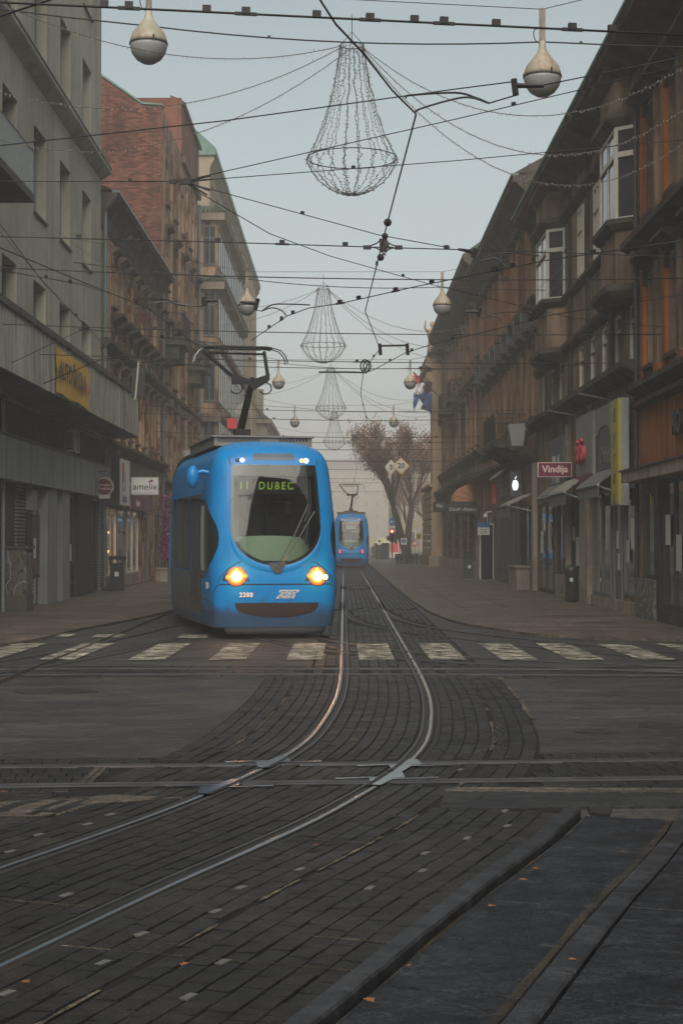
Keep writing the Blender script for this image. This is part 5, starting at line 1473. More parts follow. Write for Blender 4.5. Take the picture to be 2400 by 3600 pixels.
for y in (33.3, 30.9, 28.3): FR.bx(y, y + .5, 5.05, 5.3, 0.01, 0.12).build('panel', M['pl_orange'], r1)
mb = MB(); FR.prof(mb, 20, D1 - .02, [(0.003, 11.7), (0.12, 11.85), (0.62, 12.15), (0.80, 12.2), (0.80, 12.36), (0.003, 12.5)]); mb.build('eaves', M['trim_dark'], r1)
FR.bx(20, D1 - .02, 12.36, 12.44, 0.62, 0.88).build('gutter', M['roof_green'], r1)
mb = MB(); FR.prof(mb, 20, D1 - .02, [(0.78, 12.44), (-7, 16.5), (-7, 12.44)]); mb.build('roof', M['roof_tile'], r1)
FR.bx(20, D1 - .05, 3.20, 4.55, 0.003, 0.05).build('sign_field', M['pl_orange'], r1)
mb = MB(); FR.prof(mb, 20, D1 - .05, [(0.003, 4.5), (.25, 4.56), (.25, 4.66), (0.003, 4.68)]); mb.build('ledge', M['trim_dark'], r1)
FR.bx(20, D1 - .1, 2.93, 3.16, 0.003, 0.46).build('canopy', M['stone'], r1)
FR.bx(20, D1 - .05, 3.16, 3.20, 0.003, 0.50).build('canopy_flashing', M['dark_frame'], r1)
sg_ = thing('shop_letters', FR.p(31, 3.6, .1), 'black raised shop letters on the orange sign field, cut by the right edge', 'sign')
text('lettering', 'RO', 0.62, M['black'], sg_, FR.p(31.25, 3.92, .12), ROT_R, 0.05, 0, 0.02)
for a, b, c, d in shopr1:
    w = window(FR, r1, a + .01, b - .01, c, d, M['dark_frame'], M['shopglass'], -0.04, 'V' if b - a > 2 else 'N', 0.07)
FR.bx(22, 35.2, .3, 2.9, -.296, -.288).build('shop_backdrop', M['pane_blue'], r1)
FR.bx(34.2, 34.55, .95, 2.7, -.25, -.24).build('lit_panel', M['warm_yellow'], r1)
FR.bx(34.75, 34.9, .95, 2.7, -.25, -.24).build('lit_panel', M['warm_yellow'], r1)
for y in (34.3, 35.0):
    t = FR.bx(y, y + .2, 0.92, 1.15, -.22, -.12).build('display_box', M['orange_box'])
    tag(t, 'small orange box standing in the corner shop window', 'box', 'orange boxes in the shop window')
FR.bx(33.6, D1 - .02, 0.0, .88, 0.004, 0.16).build('plinth', M['graffiti'], r1)
FR.bx(33.4, 33.85, 0.0, 2.93, 0.004, 0.10).build('pillar', M['black'], r1)
FR.bx(20, 33.4, 0.0, .33, 0.004, 0.08).build('plinth', M['trim_dark'], r1)
tube_obj('downpipe', [FR.p(D1 + .02, 0.1, .1), FR.p(D1 + .02, 11.9, .1)], 0.05, M['dark_frame'], r1)

# ============ right 2: soot-brown house with two white-windowed bays
D2 = 54.9
r2 = bld('bay_window_house', 45, 'R', 'soot brown house with two shallow bays, white bay windows and shop signs')
hol1 = [(y, y + .95, 5.75, 7.0) for y in (36.4, 38.4, 40.4, 42.4, 44.4, 46.4, 48.6, 50.6, 52.6)]
hol2 = [(41.3, 42.3, 8.75, 10.75), (44.2, 45.2, 8.75, 10.75), (53.0, 53.9, 8.75, 10.75)]
holg = [(36.6, 38.9, 0.35, 3.0), (39.3, 40.9, .1, 3.0), (41.2, 42.9, .35, 3.0), (44.6, 47.2, .75, 2.95), (47.8, 50.2, .75, 2.95), (50.9, 54.3, .75, 2.95)]
holg = [(36.1, 37.9, 0.45, 2.95), (38.2, 39.4, .08, 2.95), (39.7, 42.6, 0.32, 2.95), (44.4, 46.6, .72, 2.9), (47.1, 49.6, .72, 2.9), (50.6, 54.4, .08, 2.9)]
wall(FR, D1 + .01, D2, 0, 12.6, hol1 + hol2 + holg, 'wall', M['pl_brown'], r2, t=0.3)
for h in hol1: window(FR, r2, h[0] + .01, h[1] - .01, h[2], h[3], M['white_frame'], M['pane'], -0.1, 'H', 0.08)
for h in hol2: window(FR, r2, h[0] + .01, h[1] - .01, h[2], h[3], M['white_frame'], M['pane_blue'], -0.02, 'T', 0.09)
def bay2(y0, y1, c):
    o = MB()
    z0, z1 = 7.3, 11.9
    def ring(d, z, k=1.0): return [FR.p(y0 - d, z, 0.0), FR.p(y0 + .38 - d * .4, z, c + d), FR.p(y1 - .38 + d * .4, z, c + d), FR.p(y1 + d, z, 0.0)]
    # wall with gaps for the windows: lower apron, upper part
    part = None
    for za, zb in ((z0, 8.72), (10.82, z1)):
        a_, b_ = ring(0, za), ring(0, zb)
        b = MB().add(a_ + b_, [(0, 1, 5, 4), (1, 2, 6, 5), (2, 3, 7, 6), (0, 3, 2, 1), (4, 5, 6, 7)])
        if part is None: part = b.build('bay', M['pl_brown'], r2)
        else: b.build('bay_top', M['pl_brown'], part)
    for za, dz, d in ((7.02, .30, .22), (8.52, .24, .20), (10.84, .28, .20), (11.9, .25, .25)):
        lo, hi = ring(d * .3, za), ring(d, za + dz * .55)
        hi2 = ring(d, za + dz)
        m = MB().add(lo + hi + hi2, [(0, 3, 2, 1)] + [(i, i + 1, i + 5, i + 4) for i in range(3)] + [(i + 4, i + 5, i + 9, i + 8) for i in range(3)] + [(8, 9, 10, 11)])
        m.build('bay_ledge', M['trim_dark'], part)
    q = ring(-0.02, 8.74)
    for i in range(3):                        # three white windows: angled sides and front
        a, b_ = q[i], q[i + 1]
        d = (b_ - a); ln = d.length; d.normalize(); nrm = Vector((d.y, -d.x, 0))
        if nrm.x > 0: nrm = -nrm
        fm, pm = MB(), MB()
        def seg(s0, s1, za, zb, t0, t1, tgt):
            pts = [a + d * s0 + nrm * t0, a + d * s1 + nrm * t0, a + d * s1 + nrm * t1, a + d * s0 + nrm * t1]
            tgt.prism([(p.x, p.y, za) for p in pts], (0, 0, zb - za))
        seg(0, .07, 8.74, 10.82, -.04, .04, fm); seg(ln - .07, ln, 8.74, 10.82, -.04, .04, fm)
        seg(.07, ln - .07, 8.74, 8.82, -.035, .035, fm); seg(.07, ln - .07, 10.74, 10.82, -.035, .035, fm); seg(.07, ln - .07, 10.14, 10.26, -.035, .05, fm)
        if ln > 1.2: seg(ln / 2 - .05, ln / 2 + .05, 8.82, 10.74, -.03, .03, fm)
        seg(.05, ln - .05, 8.8, 10.78, -.012, .0, pm)
        w = fm.build('bay_window', M['white_frame'], part)
        pm.build('pane', M['pane_blue'], w)
    return part
bay2(35.95, 38.8, 0.46); bay2(47.9, 51.3, 0.5)
for z0, dz, cc in ((5.28, .34, .42), (7.06, .28, .16), (8.56, .22, .14), (10.88, .28, .18)):
    for ya, yb in (((D1 + .02, D2),) if z0 < 6 else ((39.05, 47.85), (51.65, D2))):
        mb = MB(); FR.prof(mb, ya, yb, [(0.003, z0), (0.05, z0 + .03), (cc, z0 + dz * .6), (cc, z0 + dz), (0.003, z0 + dz + .03)]); mb.build('ledge', M['trim_dark'], r2)
for y in (39.4, 43.2, 46.6, 52.2):
    FR.bx(y, y + .5, 5.66, 12.0, 0.002, 0.05).build('pilaster', M['trim_dark'], r2)
mb = MB(); FR.prof(mb, D1 + .02, D2, [(0.003, 11.7), (0.12, 11.85), (0.62, 12.15), (0.80, 12.2), (0.80, 12.36), (0.003, 12.5)]); mb.build('eaves', M['trim_dark'], r2)
FR.bx(D1 + .02, D2, 12.36, 12.44, 0.62, 0.88).build('gutter', M['roof_green'], r2)
mb = MB(); FR.prof(mb, D1 + .02, D2, [(0.78, 12.44), (-7, 16.5), (-7, 12.44)]); mb.build('roof', M['roof_tile'], r2)
tube_obj('downpipe', [FR.p(39.2, 5.7, .1), FR.p(39.2, 11.8, .1), FR.p(39.2, 12.3, .7)], 0.04, M['dark_frame'], r2)
# shop fronts
for (y0, y1) in ((42.75, 44.2), (46.75, 47.0)):
    FR.bx(y0, y1, 0.05, 5.0, 0.004, 0.16).build('pillar', M['stone'], r2)
for k, (a, b, c, d) in enumerate(holg):
    w = window(FR, r2, a + .01, b - .01, c, d, M['grey_frame'] if k < 3 else M['trim_dark'], M['shopglass'] if k in (0, 2) else M['pane'], -0.03, 'V' if b - a > 2 else 'N', 0.09, name='door' if c < .2 and b - a < 2 else 'window')
FR.bx(40.0, 42.3, .4, 1.75, -.06, -.05).build('window_poster', M['poster_red'], r2)
FR.bx(41.4, 42.5, 1.1, 2.5, -.075, -.066).build('window_poster', M['sign_cream'], r2)
FR.bx(36.15, 37.85, .5, 2.9, -.295, -.285).build('shop_backdrop', M['pane_blue'], r2)
FR.bx(39.75, 42.55, .4, 2.9, -.295, -.285).build('shop_backdrop', M['interior'], r2)
b_ = MB().ball(FR.p(37.0, 2.0, -.2), .03, 8, 6).build('bulb', M['bulb']); tag(b_, 'single warm bulb in the shop window beside the yellow sign', 'light bulb')
for y0, y1 in ((44.3, 46.7), (47.1, 49.7)):
    p_ = FR.bx(y0, y1, 0.045, .70, 0.004, 0.10).build('plinth', M['stone'], r2)
    FR.bx(y0 + .8, y0 + 1.25, .16, .42, 0.101, 0.106).build('vent', M['black'], p_)
FR.bx(36.1, 42.6, 0.045, .30, 0.004, 0.08).build('plinth', M['stone'], r2)
sgn = thing('shop_fascia', FR.p(48, 3.0, .1), 'dark slate shop fascia with peeling white letters behind the red sign', 'sign')
FR.bx(47.05, 50.3, 3.05, 4.72, 0.06, 0.20).build('panel', M['sign_slate'], sgn)
text('lettering', 'Phil', 1.15, M['sign_white'], sgn, FR.p(48.7, 3.75, .205), ROT_R, 0.003, 0, 0.02)
sgn = thing('shop_fascia', FR.p(42.5, 3.0, .1), 'grey shop fascia with raised red letters and pink lower part', 'sign')
FR.bx(41.2, 44.15, 3.35, 4.95, 0.165, 0.24).build('panel', M['sign_grey'], sgn)
FR.bx(41.25, 44.1, 2.98, 3.4, 0.242, 0.25).build('panel', M['sign_purple'], sgn)
text('lettering', 'fofo', 0.85, M['sign_pinkred'], sgn, FR.p(43.0, 4.0, .29), ROT_R, 0.05, 0, 0.012)
sgn = thing('shop_fascia', FR.p(39.5, 3.0, .1), 'grey torn shop fascia between the red letters and the yellow sign', 'sign')
FR.bx(38.05, 41.1, 3.2, 4.62, 0.06, 0.16).build('panel', M['sign_slate'], sgn)
mb = MB(); pts = [(38.05, 4.62), (38.05, 4.42), (38.5, 4.30), (38.8, 4.15), (39.1, 4.40), (39.6, 4.48), (40.3, 4.45), (40.7, 4.30), (41.1, 4.28), (41.1, 4.95), (38.05, 4.95)]
mb.prism([FR.p(y, z, .165) for y, z in pts], (-0.02, 0, 0)); mb.build('torn_sheet', M['sign_grey'], sgn)
text('lettering', 'Orhideja', 0.62, M['sign_grey'], sgn, FR.p(39.5, 3.75, .165), ROT_R, 0.002, 0.2)
# retracted awnings
def awning(y0, y1, z, c, mat, label, val=0.28):
    t = thing('awning', FR.p((y0 + y1) / 2, z, .4), label, 'awning', 'folded shop awnings')
    mb = MB(); FR.prof(mb, y0, y1, [(0.165, z + .34), (0.165, z + .40), (c, z + .06), (c, z)]); mb.build('canopy', mat, t)
    tube_obj('front_bar', [FR.p(y0 - .03, z, c), FR.p(y1 + .03, z, c)], 0.04, M['galv'], t)
    FR.bx(y0, y1, z - val, z - .03, c - .02, c).build('valance', M['awn_grey'], t)
    for y in (y0 + .15, y1 - .15): tube_obj('arm', [FR.p(y, z - .2, .1), FR.p(y, z - .02, c)], 0.025, M['galv'], t)
awning(37.9, 41.2, 2.98, 0.62, M['awn_grey'], 'grey folded awning beside the yellow vertical sign')
awning(43.6, 46.9, 2.98, 0.62, M['awn_cream'], 'cream folded awning under the red name sign', .34)
awning(47.2, 50.4, 2.96, 0.55, M['awn_grey'], 'grey folded awning under the slate shop fascia', .10)
posters(FR, r2, [(36.4, 1.5, .5, .7, 'sign_white', .032), (37.2, 1.2, .35, .5, 'sign_cream', .032), (38.5, 1.5, .3, .42, 'sign_white', .045), (45.0, 1.0, .6, .8, 'sign_cream', .045), (45.9, 1.7, .3, .4, 'sign_white', .045), (47.6, 1.2, .5, .7, 'sign_blue', .045), (51.2, 1.4, .6, .9, 'sign_cream', .045), (53.2, 1.3, .5, .7, 'sign_white', .045)])
posters(FR, r1, [(31.4, 1.1, .5, .7, 'sign_cream', .032), (32.5, 1.6, .45, .6, 'sign_white', .032), (29.4, 1.3, .6, .9, 'sign_cream', .032)])
for y in (38.35, 38.28): FR.bx(y, y + .03, 1.0, 1.4, .05, .10).build('door_handle', M['galv'], r2)
# yellow blade sign
sgn = thing('vertical_sign', FR.p(37.2, 2.5, .1), 'tall yellow vertical sign with dark letters beside the orange house', 'sign')
FR.bx(36.75, 37.75, 2.48, 4.88, 0.10, 0.34).build('casing', M['galv'], sgn)
FR.bx(36.82, 37.72, 2.52, 4.84, 0.342, 0.35).build('face', M['sign_yellow'], sgn)
MB().box(XR - .34, XR - .27, 36.742, 36.748, 2.5, 4.86).build('face', M['sign_yellow'], sgn)
for i, ch in enumerate('Byrna'): text('lettering', ch, 0.5, M['black'], sgn, FR.p(37.25, 4.5 - i * .46, .352), ROT_R, 0.003, 0.2)
FR.bx(36.9, 36.95, 3.9, 3.94, 0, .1).build('bracket', M['dark_frame'], sgn); FR.bx(36.9, 36.95, 3.2, 3.24, 0, .1).build('bracket', M['dark_frame'], sgn)
# red name sign
sgn = thing('hanging_sign', (5.95, 46.5, 3.5), 'dark red name board with pale gothic letters sticking out over the right pavement', 'sign')
MB().box(5.46, 6.42, 46.48, 46.60, 3.49, 3.90).build('frame', M['letter_pink'], sgn)
MB().box(5.48, 6.40, 46.470, 46.479, 3.51, 3.88).build('panel', M['sign_maroon'], sgn)
text('lettering', 'Vindija', 0.27, M['letter_pink'], sgn, (5.945, 46.466, 3.705), ROT_CAM, 0.002, 0, 0.006, 1.0)
MB().box(6.42, 6.45, 46.52, 46.56, 3.6, 3.64).build('bracket', M['dark_frame'], sgn)
for y, z in ((39.5, 5.05), (45.2, 5.1)):
    mb = tube_obj('flag_holder', [FR.p(y, z, .02), FR.p(y - .5, z + .12, .9)], 0.02, M['galv'])
    tag(mb, 'thin pale metal rod sticking out above the shop fascias', 'rod', 'metal rods over the shops')
t = thing('litter_bin', (6.1, 44.3, 0.045), 'small dark green round bin against the stone pillar', 'litter bin', 'litter bins on the pavements')
M['dark_green'] = plain('dark_green', (0.02, 0.032, 0.026), 0.5)
MB().lathe([(0.15, 0), (0.17, 0.05), (0.17, 0.82), (0.18, 0.84), (0.18, 0.88), (0.10, 0.98), (0.02, 1.0)], 18, (6.1, 44.3, .045)).build('bin_body', M['dark_green'], t, True)
MB().box(6.03, 6.12, 44.122, 44.128, .6, .7).build('sticker', M['sign_white'], t)

# ============ right 3: red-brown ornate house with balcony
D3 = 76.8
r3 = bld('ornate_house', 66, 'R', 'red brown ornate house with wrought iron balcony and wedge keystones')
cols = [(55.7 + 2.42 * i, 56.75 + 2.42 * i) for i in range(9)]
rows = [(5.9, 8.5), (10.0, 12.4)]
sh3 = [(56.0, 59.0, .7, 3.0), (59.4, 60.8, .08, 3.0), (61.1, 64.6, .5, 3.1), (65.0, 68.6, .5, 3.1), (69.4, 70.8, .08, 3.0), (72.0, 75.6, .08, 2.9)]
wall(FR, D2 + .01, D3, 0, 14.0, [(a, b, c, d) for a, b in cols for c, d in rows] + sh3, 'wall', M['pl_red'], r3, t=0.3)
for i, (a, b) in enumerate(cols):
    for k, (c, d) in enumerate(rows):
        w = window(FR, r3, a + .02, b - .02, c + .02, d - .02, M['dark_frame'], M['pane'], -0.2, 'T', 0.07, M['trim_dark'], M['trim_dark'], hoodp=0.24)
        if k == 0:
            ym = (a + b) / 2
            mb = MB().prism([FR.p(ym - .28, 9.55, .05), FR.p(ym + .28, 9.55, .05), FR.p(ym + .13, 8.95, .05), FR.p(ym - .13, 8.95, .05)], (-0.38, 0, 0)); mb.build('keystone', M['sign_slate'], w)
            FR.bx(a - .2, b + .2, 9.56, 9.68, 0.003, 0.42).build('hood_ledge', M['trim_dark'], w)
        else:
            for yy in (a - .42, b + .12):
                FR.bx(yy, yy + .30, 9.85, 12.6, 0.003, 0.16).build('pilaster', M['pl_rust'] if i % 2 else M['pl_red'], w)
                FR.bx(yy - .05, yy + .35, 12.6, 12.95, 0.003, 0.34).build('bracket', M['trim_dark'], w)
for z0, dz, cc in ((4.35, .4, .45), (9.72, .2, .18), (8.62, .12, .12), (5.35, .2, .16)):
    mb = MB(); FR.prof(mb, D2 + .02, D3, [(0.003, z0), (0.05, z0 + .03), (cc, z0 + dz * .6), (cc, z0 + dz), (0.003, z0 + dz + .03)]); mb.build('ledge', M['trim_dark'], r3)
mb = MB(); FR.prof(mb, D2 + .02, D3, [(0.003, 12.95), (0.2, 13.1), (0.5, 13.5), (0.72, 13.7), (0.80, 13.7), (0.80, 13.9), (0.003, 14.0)]); mb.build('eaves', M['trim_dark'], r3)
FR.bx(D2 + .02, D3, 13.9, 13.98, 0.6, 0.86).build('gutter', M['roof_green'], r3)
mb = MB(); FR.prof(mb, D2 + .02, D3, [(0.78, 13.98), (-7, 18.3), (-7, 13.98)]); mb.build('roof', M['roof_tile'], r3)
dm = MB().prism([(XR - .2, D2 + .2, 13.98), (XR - .2, D2 + 1.4, 13.98), (XR - .2, D2 + 1.4, 14.2), (XR - .2, D2 + .8, 14.5), (XR - .2, D2 + .2, 14.2)], (2.0, 0, 0)); dm.build('dormer', M['roof_green'], r3)
s_ = FR.bx(58.4, 62.8, 5.02, 5.22, 0.003, 1.18).build('balcony_slab', M['trim_dark'], r3)
for y in (58.6, 60.4, 62.2):
    mb = MB().prism([FR.p(y, 5.02, .003), FR.p(y, 5.02, 1.05), FR.p(y, 4.85, 1.0), FR.p(y, 4.4, .003)], (0, .3, 0)); mb.build('bracket', M['trim_dark'], s_)
railing(FR, s_, 58.45, 62.75, 5.22, 6.2, 1.13, M['black'], 22, 'railing', 0.014)
sc_ = MB()
for i in range(7):
    x = XR - .15 - i * .15
    sc_.tube([(x + .07 * math.cos(a), 58.45, 5.7 + .17 * math.sin(a)) for a in np.linspace(0, 2 * PI, 11)], 0.012, 4)
    sc_.tube([(x + .05 * math.cos(a), 58.45, 5.38 + .08 * math.sin(a)) for a in np.linspace(0, 2 * PI, 9)], 0.012, 4)
sc_.build('scrollwork', M['black'], s_)
up = thing('planter_urn', (XR - .45, 57.4, 5.0), 'grey stone urn on the ledge beside the iron balcony', 'urn')
MB().prism([(XR - .75, 57.3, 5.75), (XR - .1, 57.3, 5.8), (XR - .22, 57.3, 5.0), (XR - .62, 57.3, 5.0)][::-1], (0, .5, 0)).build('bowl', M['sign_grey'], up)
MB().box(XR - .7, XR - .02, 57.28, 57.82, 4.86, 5.0).build('foot', M['trim_dark'], up)
# dark optician's front
FR.bx(60.0, 69.2, .05, 4.30, 0.004, 0.08).build('dark_shopfront', M['sign_slate'], r3)
for k, (a, b, c, d) in enumerate(sh3):
    window(FR, r3, a + .01, b - .01, c, d, M['dark_frame'], M['pane'], 0.02 if 60 < a < 69.3 else -.05, 'V' if b - a > 2 else 'N', 0.09, name='door' if c < .2 else 'window')
sgn = thing('shop_sign', FR.p(63, 3.3, .1), 'white optician lettering on the dark shopfront under the balcony', 'sign')
text('lettering', 'OPTIKA GLAMES', 0.46, M['sign_white'], sgn, FR.p(65.6, 3.62, .085), ROT_R, 0.003, 0, 0.004)
text('lettering', 'OC', 1.0, M['sign_white'], sgn, FR.p(62.4, 3.72, .085), ROT_R, 0.003)
sgn = thing('lit_sign', FR.p(60, 3.3, .1), 'white glowing fruit emblem on a dark box sign', 'sign')
MB().box(XR - .52, XR - .1, 58.8, 58.98, 3.28, 4.18).build('casing', M['sign_slate'], sgn)
MB().box(XR - .42, XR - .28, 58.788, 58.799, 3.50, 3.86).ball((XR - .38, 58.79, 3.68), .1, 10, 8, .8, .1, 1.7).ball((XR - .31, 58.79, 3.68), .1, 10, 8, .8, .1, 1.7).build('emblem', M['white_glow'], sgn)
MB().cbox((XR - .33, 58.79, 3.95), .03, .01, .12, ry=.4).build('emblem_leaf', M['white_glow'], sgn)
sgn = FR.bx(68.9, 69.6, 3.25, 4.1, .09, .2).build('side_sign', M['sign_red']); tag(sgn, 'narrow red sign at the far end of the dark shopfront', 'sign')
awning(55.6, 58.6, 2.9, 0.9, M['awn_cream'], 'cream edged dark awning beside the optician front', .42)
awning(62.0, 66.0, 4.15, 0.6, M['awn_cream'], 'pale sloping awning above the optician sign', .06)
t = thing('stone_box', FR.p(57, .04, .4), 'pale stone box standing on the pavement by the dark awning', 'stone box')
FR.bx(55.8, 58.4, 0.045, .78, 0.17, 0.62).build('box', M['stone'], t); FR.bx(55.75, 58.45, .78, .84, 0.14, 0.66).build('lid', M['stone'], t)
FR.bx(55.0, 55.5, 0.045, 4.3, 0.004, 0.16).build('pilaster', M['stone'], r3)
wlp = thing('wall_lamp', FR.p(69.9, 2.7, .3), 'pale curved wall lamp above the street plate', 'lamp')
tube_obj('arm', [FR.p(69.9, 2.75, .02), FR.p(69.9, 2.95, .2), FR.p(69.9, 2.9, .42)], .03, M['galv'], wlp)
MB().lathe([(.03, .16), (.10, .05), (.11, 0), (.06, -.05)], 12, FR.p(69.9, 2.72, .45)).build('shade', M['sign_cream'], wlp)
sgn = thing('street_plate', (5.9, 70.5, 2.2), 'small blue and white street plate sticking out by the black name boards', 'sign')
MB().box(5.72, 6.22, 70.5, 70.53, 2.28, 2.50).build('plate', M['sign_blue'], sgn); MB().box(5.72, 6.22, 70.5, 70.53, 1.96, 2.275).build('plate', M['sign_white'], sgn)
for k in range(3): MB().box(5.78, 6.12, 70.494, 70.499, 2.02 + k * .08, 2.05 + k * .08).build('lettering', M['sign_slate'], sgn)
MB().box(6.22, 6.45, 70.505, 70.525, 2.2, 2.24).build('bracket', M['dark_frame'], sgn)
dp = thing('doorway_frame', FR.p(70.8, 0, .2), 'pale open door frame standing out from the wall beside the grey shutters', 'door')
MB().box(XR - .62, XR - .56, 71.0, 71.06, .045, 2.4).box(XR - .05, XR - .0, 71.0, 71.06, .045, 2.4).box(XR - .62, XR, 71.0, 71.06, 2.4, 2.46).build('frame', M['sign_cream'], dp)
MB().box(XR - .56, XR - .05, 71.02, 71.04, .06, 2.4).build('glazing', M['pane'], dp)

# ============ right 4: dark rusticated house
D4 = 108.7
r4 = bld('dark_rusticated_house', 92, 'R', 'dark sooty house with rusticated ground floor and heavy ledges')
cols = [(78.2 + 2.75 * i, 79.4 + 2.75 * i) for i in range(11)]
rows = [(6.3, 8.9), (10.6, 13.0)]
gr4 = [(78.4 + 5.5 * i, 80.6 + 5.5 * i, .3, 3.3) for i in range(6)]
wall(FR, D3 + .01, D4, 0, 15.2, [(a, b, c, d) for a, b in cols for c, d in rows] + gr4, 'wall', M['pl_brown'], r4, t=0.3)
for a, b in cols:
    for c, d in rows:
        window(FR, r4, a + .02, b - .02, c + .02, d - .02, M['dark_frame'], M['pane'], -0.2, 'T', 0.07, M['trim_dark'], M['trim_dark'], hoodp=0.28)
for a, b, c, d in gr4: window(FR, r4, a + .02, b - .02, c, d, M['grey_frame'], M['pane'], -.15, 'V', .09)
for a, b in cols[:-1]: FR.bx(b + .5, b + 1.0, 5.9, 13.6, 0.003, 0.14).build('pilaster', M['pl_red'] if random.random() < .3 else M['pl_brown'], r4)
for i in range(5):
    y0 = 81.2 + 5.5 * i
    for k in range(7):
        for j in range(3):
            off = .2 * (k % 2)
            FR.bx(y0 + j * .8 + .03 - off * .3, y0 + (j + 1) * .8 - .03 - off * .3, .75 + k * .5, .75 + k * .5 + .45, 0.003, 0.11).build('stone_block', M['trim_dark'], r4)
FR.bx(D3 + .05, D4, 0.04, .7, 0.003, 0.16).build('plinth', M['stone'], r4)
for z0, dz, cc in ((4.45, .45, .55), (9.4, .3, .3), (5.7, .3, .3)):
    mb = MB(); FR.prof(mb, D3 + .02, D4, [(0.003, z0), (0.05, z0 + .03), (cc, z0 + dz * .6), (cc, z0 + dz), (0.003, z0 + dz + .03)]); mb.build('ledge', M['trim_dark'], r4)
mb = MB(); FR.prof(mb, D3 + .02, D4, [(0.003, 13.9), (0.2, 14.1), (0.6, 14.6), (0.85, 14.8), (0.9, 15.1), (0.003, 15.2)]); mb.build('eaves', M['trim_dark'], r4)
mb = MB(); FR.prof(mb, D3 + .02, D4, [(0.9, 15.1), (-5, 19.4), (-5, 15.1)]); mb.build('roof', M['roof_green2'], r4)
for y in (86.0, 94.0): FR.bx(y, y + 2.6, 8.95, 9.2, 0.003, .95).build('balcony_slab', M['trim_dark'], r4); railing(FR, r4, y, y + 2.6, 9.2, 10.1, .9, M['black'], 14, 'railing', .02)
sgn = thing('name_board', (5.7, 80.0, 3.3), 'black hotel name board with white handwriting', 'sign')
MB().box(5.05, 6.42, 79.95, 80.08, 3.05, 3.62).build('panel', M['black'], sgn)
text('lettering', 'Dodir Ateana', 0.24, M['sign_white'], sgn, (5.75, 79.945, 3.24), ROT_CAM, .002, .35)
text('lettering', 'KLETERNA', 0.10, M['sign_grey'], sgn, (5.75, 79.945, 3.46), ROT_CAM, .002, 0, 0, 1, 1.8)
sgn = thing('name_board', (5.0, 88.0, 3.2), 'smaller black name board with white initials, farther up than the handwriting one', 'sign')
MB().box(4.75, 5.5, 87.95, 88.08, 3.25, 3.78).build('panel', M['black'], sgn)
text('lettering', 'Vo.', 0.30, M['sign_white'], sgn, (5.1, 87.945, 3.58), ROT_CAM, .002, .2)
MB().box(5.5, 6.42, 87.98, 88.04, 3.7, 3.75).build('bracket', M['black'], sgn)
aw = thing('shell_awning', (5.7, 80.6, 3.6), 'apricot shell shaped awning above the handwriting name board', 'awning')
fan = MB()
n = 8
for k in range(n):
    a0, a1 = PI * .55 * k / n, PI * .55 * (k + 1) / n
    z_ = [3.66 + .88 * math.cos(a) for a in (a0, a1)]; x_ = [XR - .02 - 1.05 * math.sin(a) for a in (a0, a1)]
    fan.add([(x_[0], 80.4, z_[0]), (x_[1], 80.4, z_[1]), (x_[1], 83.2, z_[1] + .0), (x_[0], 83.2, z_[0])], [(0, 1, 2, 3)])
    fan.add([(XR - .02, 80.4, 3.66), (x_[0], 80.4, z_[0]), (x_[1], 80.4, z_[1])], [(0, 1, 2)])
fan.build('cloth', M['awn_orange'], aw)
rb_ = MB()
for k in range(0, n + 1, 2):
    a = PI * .55 * k / n
    rb_.tube([(XR - .02, 80.38, 3.66), (XR - .02 - 1.05 * math.sin(a), 80.38, 3.66 + .88 * math.cos(a))], .014, 4)
rb_.build('rib', M['trim_tan'], aw)
bin_((5.55, 73.5, 0.045), 'dark litter bin before the grey roller shutters on the right', 1.05, .48, M['dark_green'])
mb = MB()
for k in range(4): FR.box(mb, 72.1 + k * .9, 72.8 + k * .9, .06, 1.5, .02, .35)
tag(mb.build('shutter', M['sign_grey'], r3), None)

# ============ right 5: sand palace with ornate corner
D5 = 121
r5 = bld('sand_palace', 120, 'R', 'pale sand coloured palace with ornate cornice and statue at its corner')
cols = [(111.6 + 3.4 * i, 113.0 + 3.4 * i) for i in range(3)]
rows = [(1.2, 3.6), (6.0, 8.6), (10.0, 12.2)]
wall(FR, D4 + .01, D5, 0, 14.2, [(a, b, c, d) for a, b in cols for c, d in rows], 'wall', M['pl_sand'], r5, t=0.3)
for a, b in cols:
    for c, d in rows: window(FR, r5, a + .02, b - .02, c + .02, d - .02, M['white_frame'], M['pane_blue'], -.2, 'T', .09, M['pl_sand'], M['pl_sand'])
FR.bx(D4 - .02 + .05, D4 + 2.4, .05, 13.0, .004, .62).build('pilaster', M['pl_sand'], r5)
for k in range(9): FR.bx(D4 + .02, D5, .8 + k * .48, .8 + k * .48 + .4, 0.005, .70 if k < 9 else .2).build('stone_course', M['pl_sand'], r5)
FR.bx(D4 - .05, D5, .04, .75, .004, .85).build('plinth', M['stone'], r5)
for z0, dz, cc in ((5.1, .4, .85), (11.2, .35, .8), (12.1, .3, .9), (12.9, .7, 1.05)):
    mb = MB(); FR.prof(mb, D4 + .04, D5, [(0.003, z0), (0.15, z0 + .03), (cc, z0 + dz * .6), (cc, z0 + dz), (0.003, z0 + dz + .03)]); mb.build('ledge', M['pl_sand'], r5)
for i in range(6): FR.bx(D4 + .3 + i * 1.2, D4 + .9 + i * 1.2, 12.45, 12.9, .1, .95).build('bracket', M['pl_sand'], r5)
st = thing('statue', FR.p(D4 + 1.2, 13.65, .9), 'pale stone figure standing on the palace cornice beside the flag', 'statue')
c = FR.p(D4 + 1.2, 13.62, .55)
MB().lathe([(.42, 0), (.42, .3), (.34, .36)], 10, c).build('pedestal', M['pl_sand'], st)
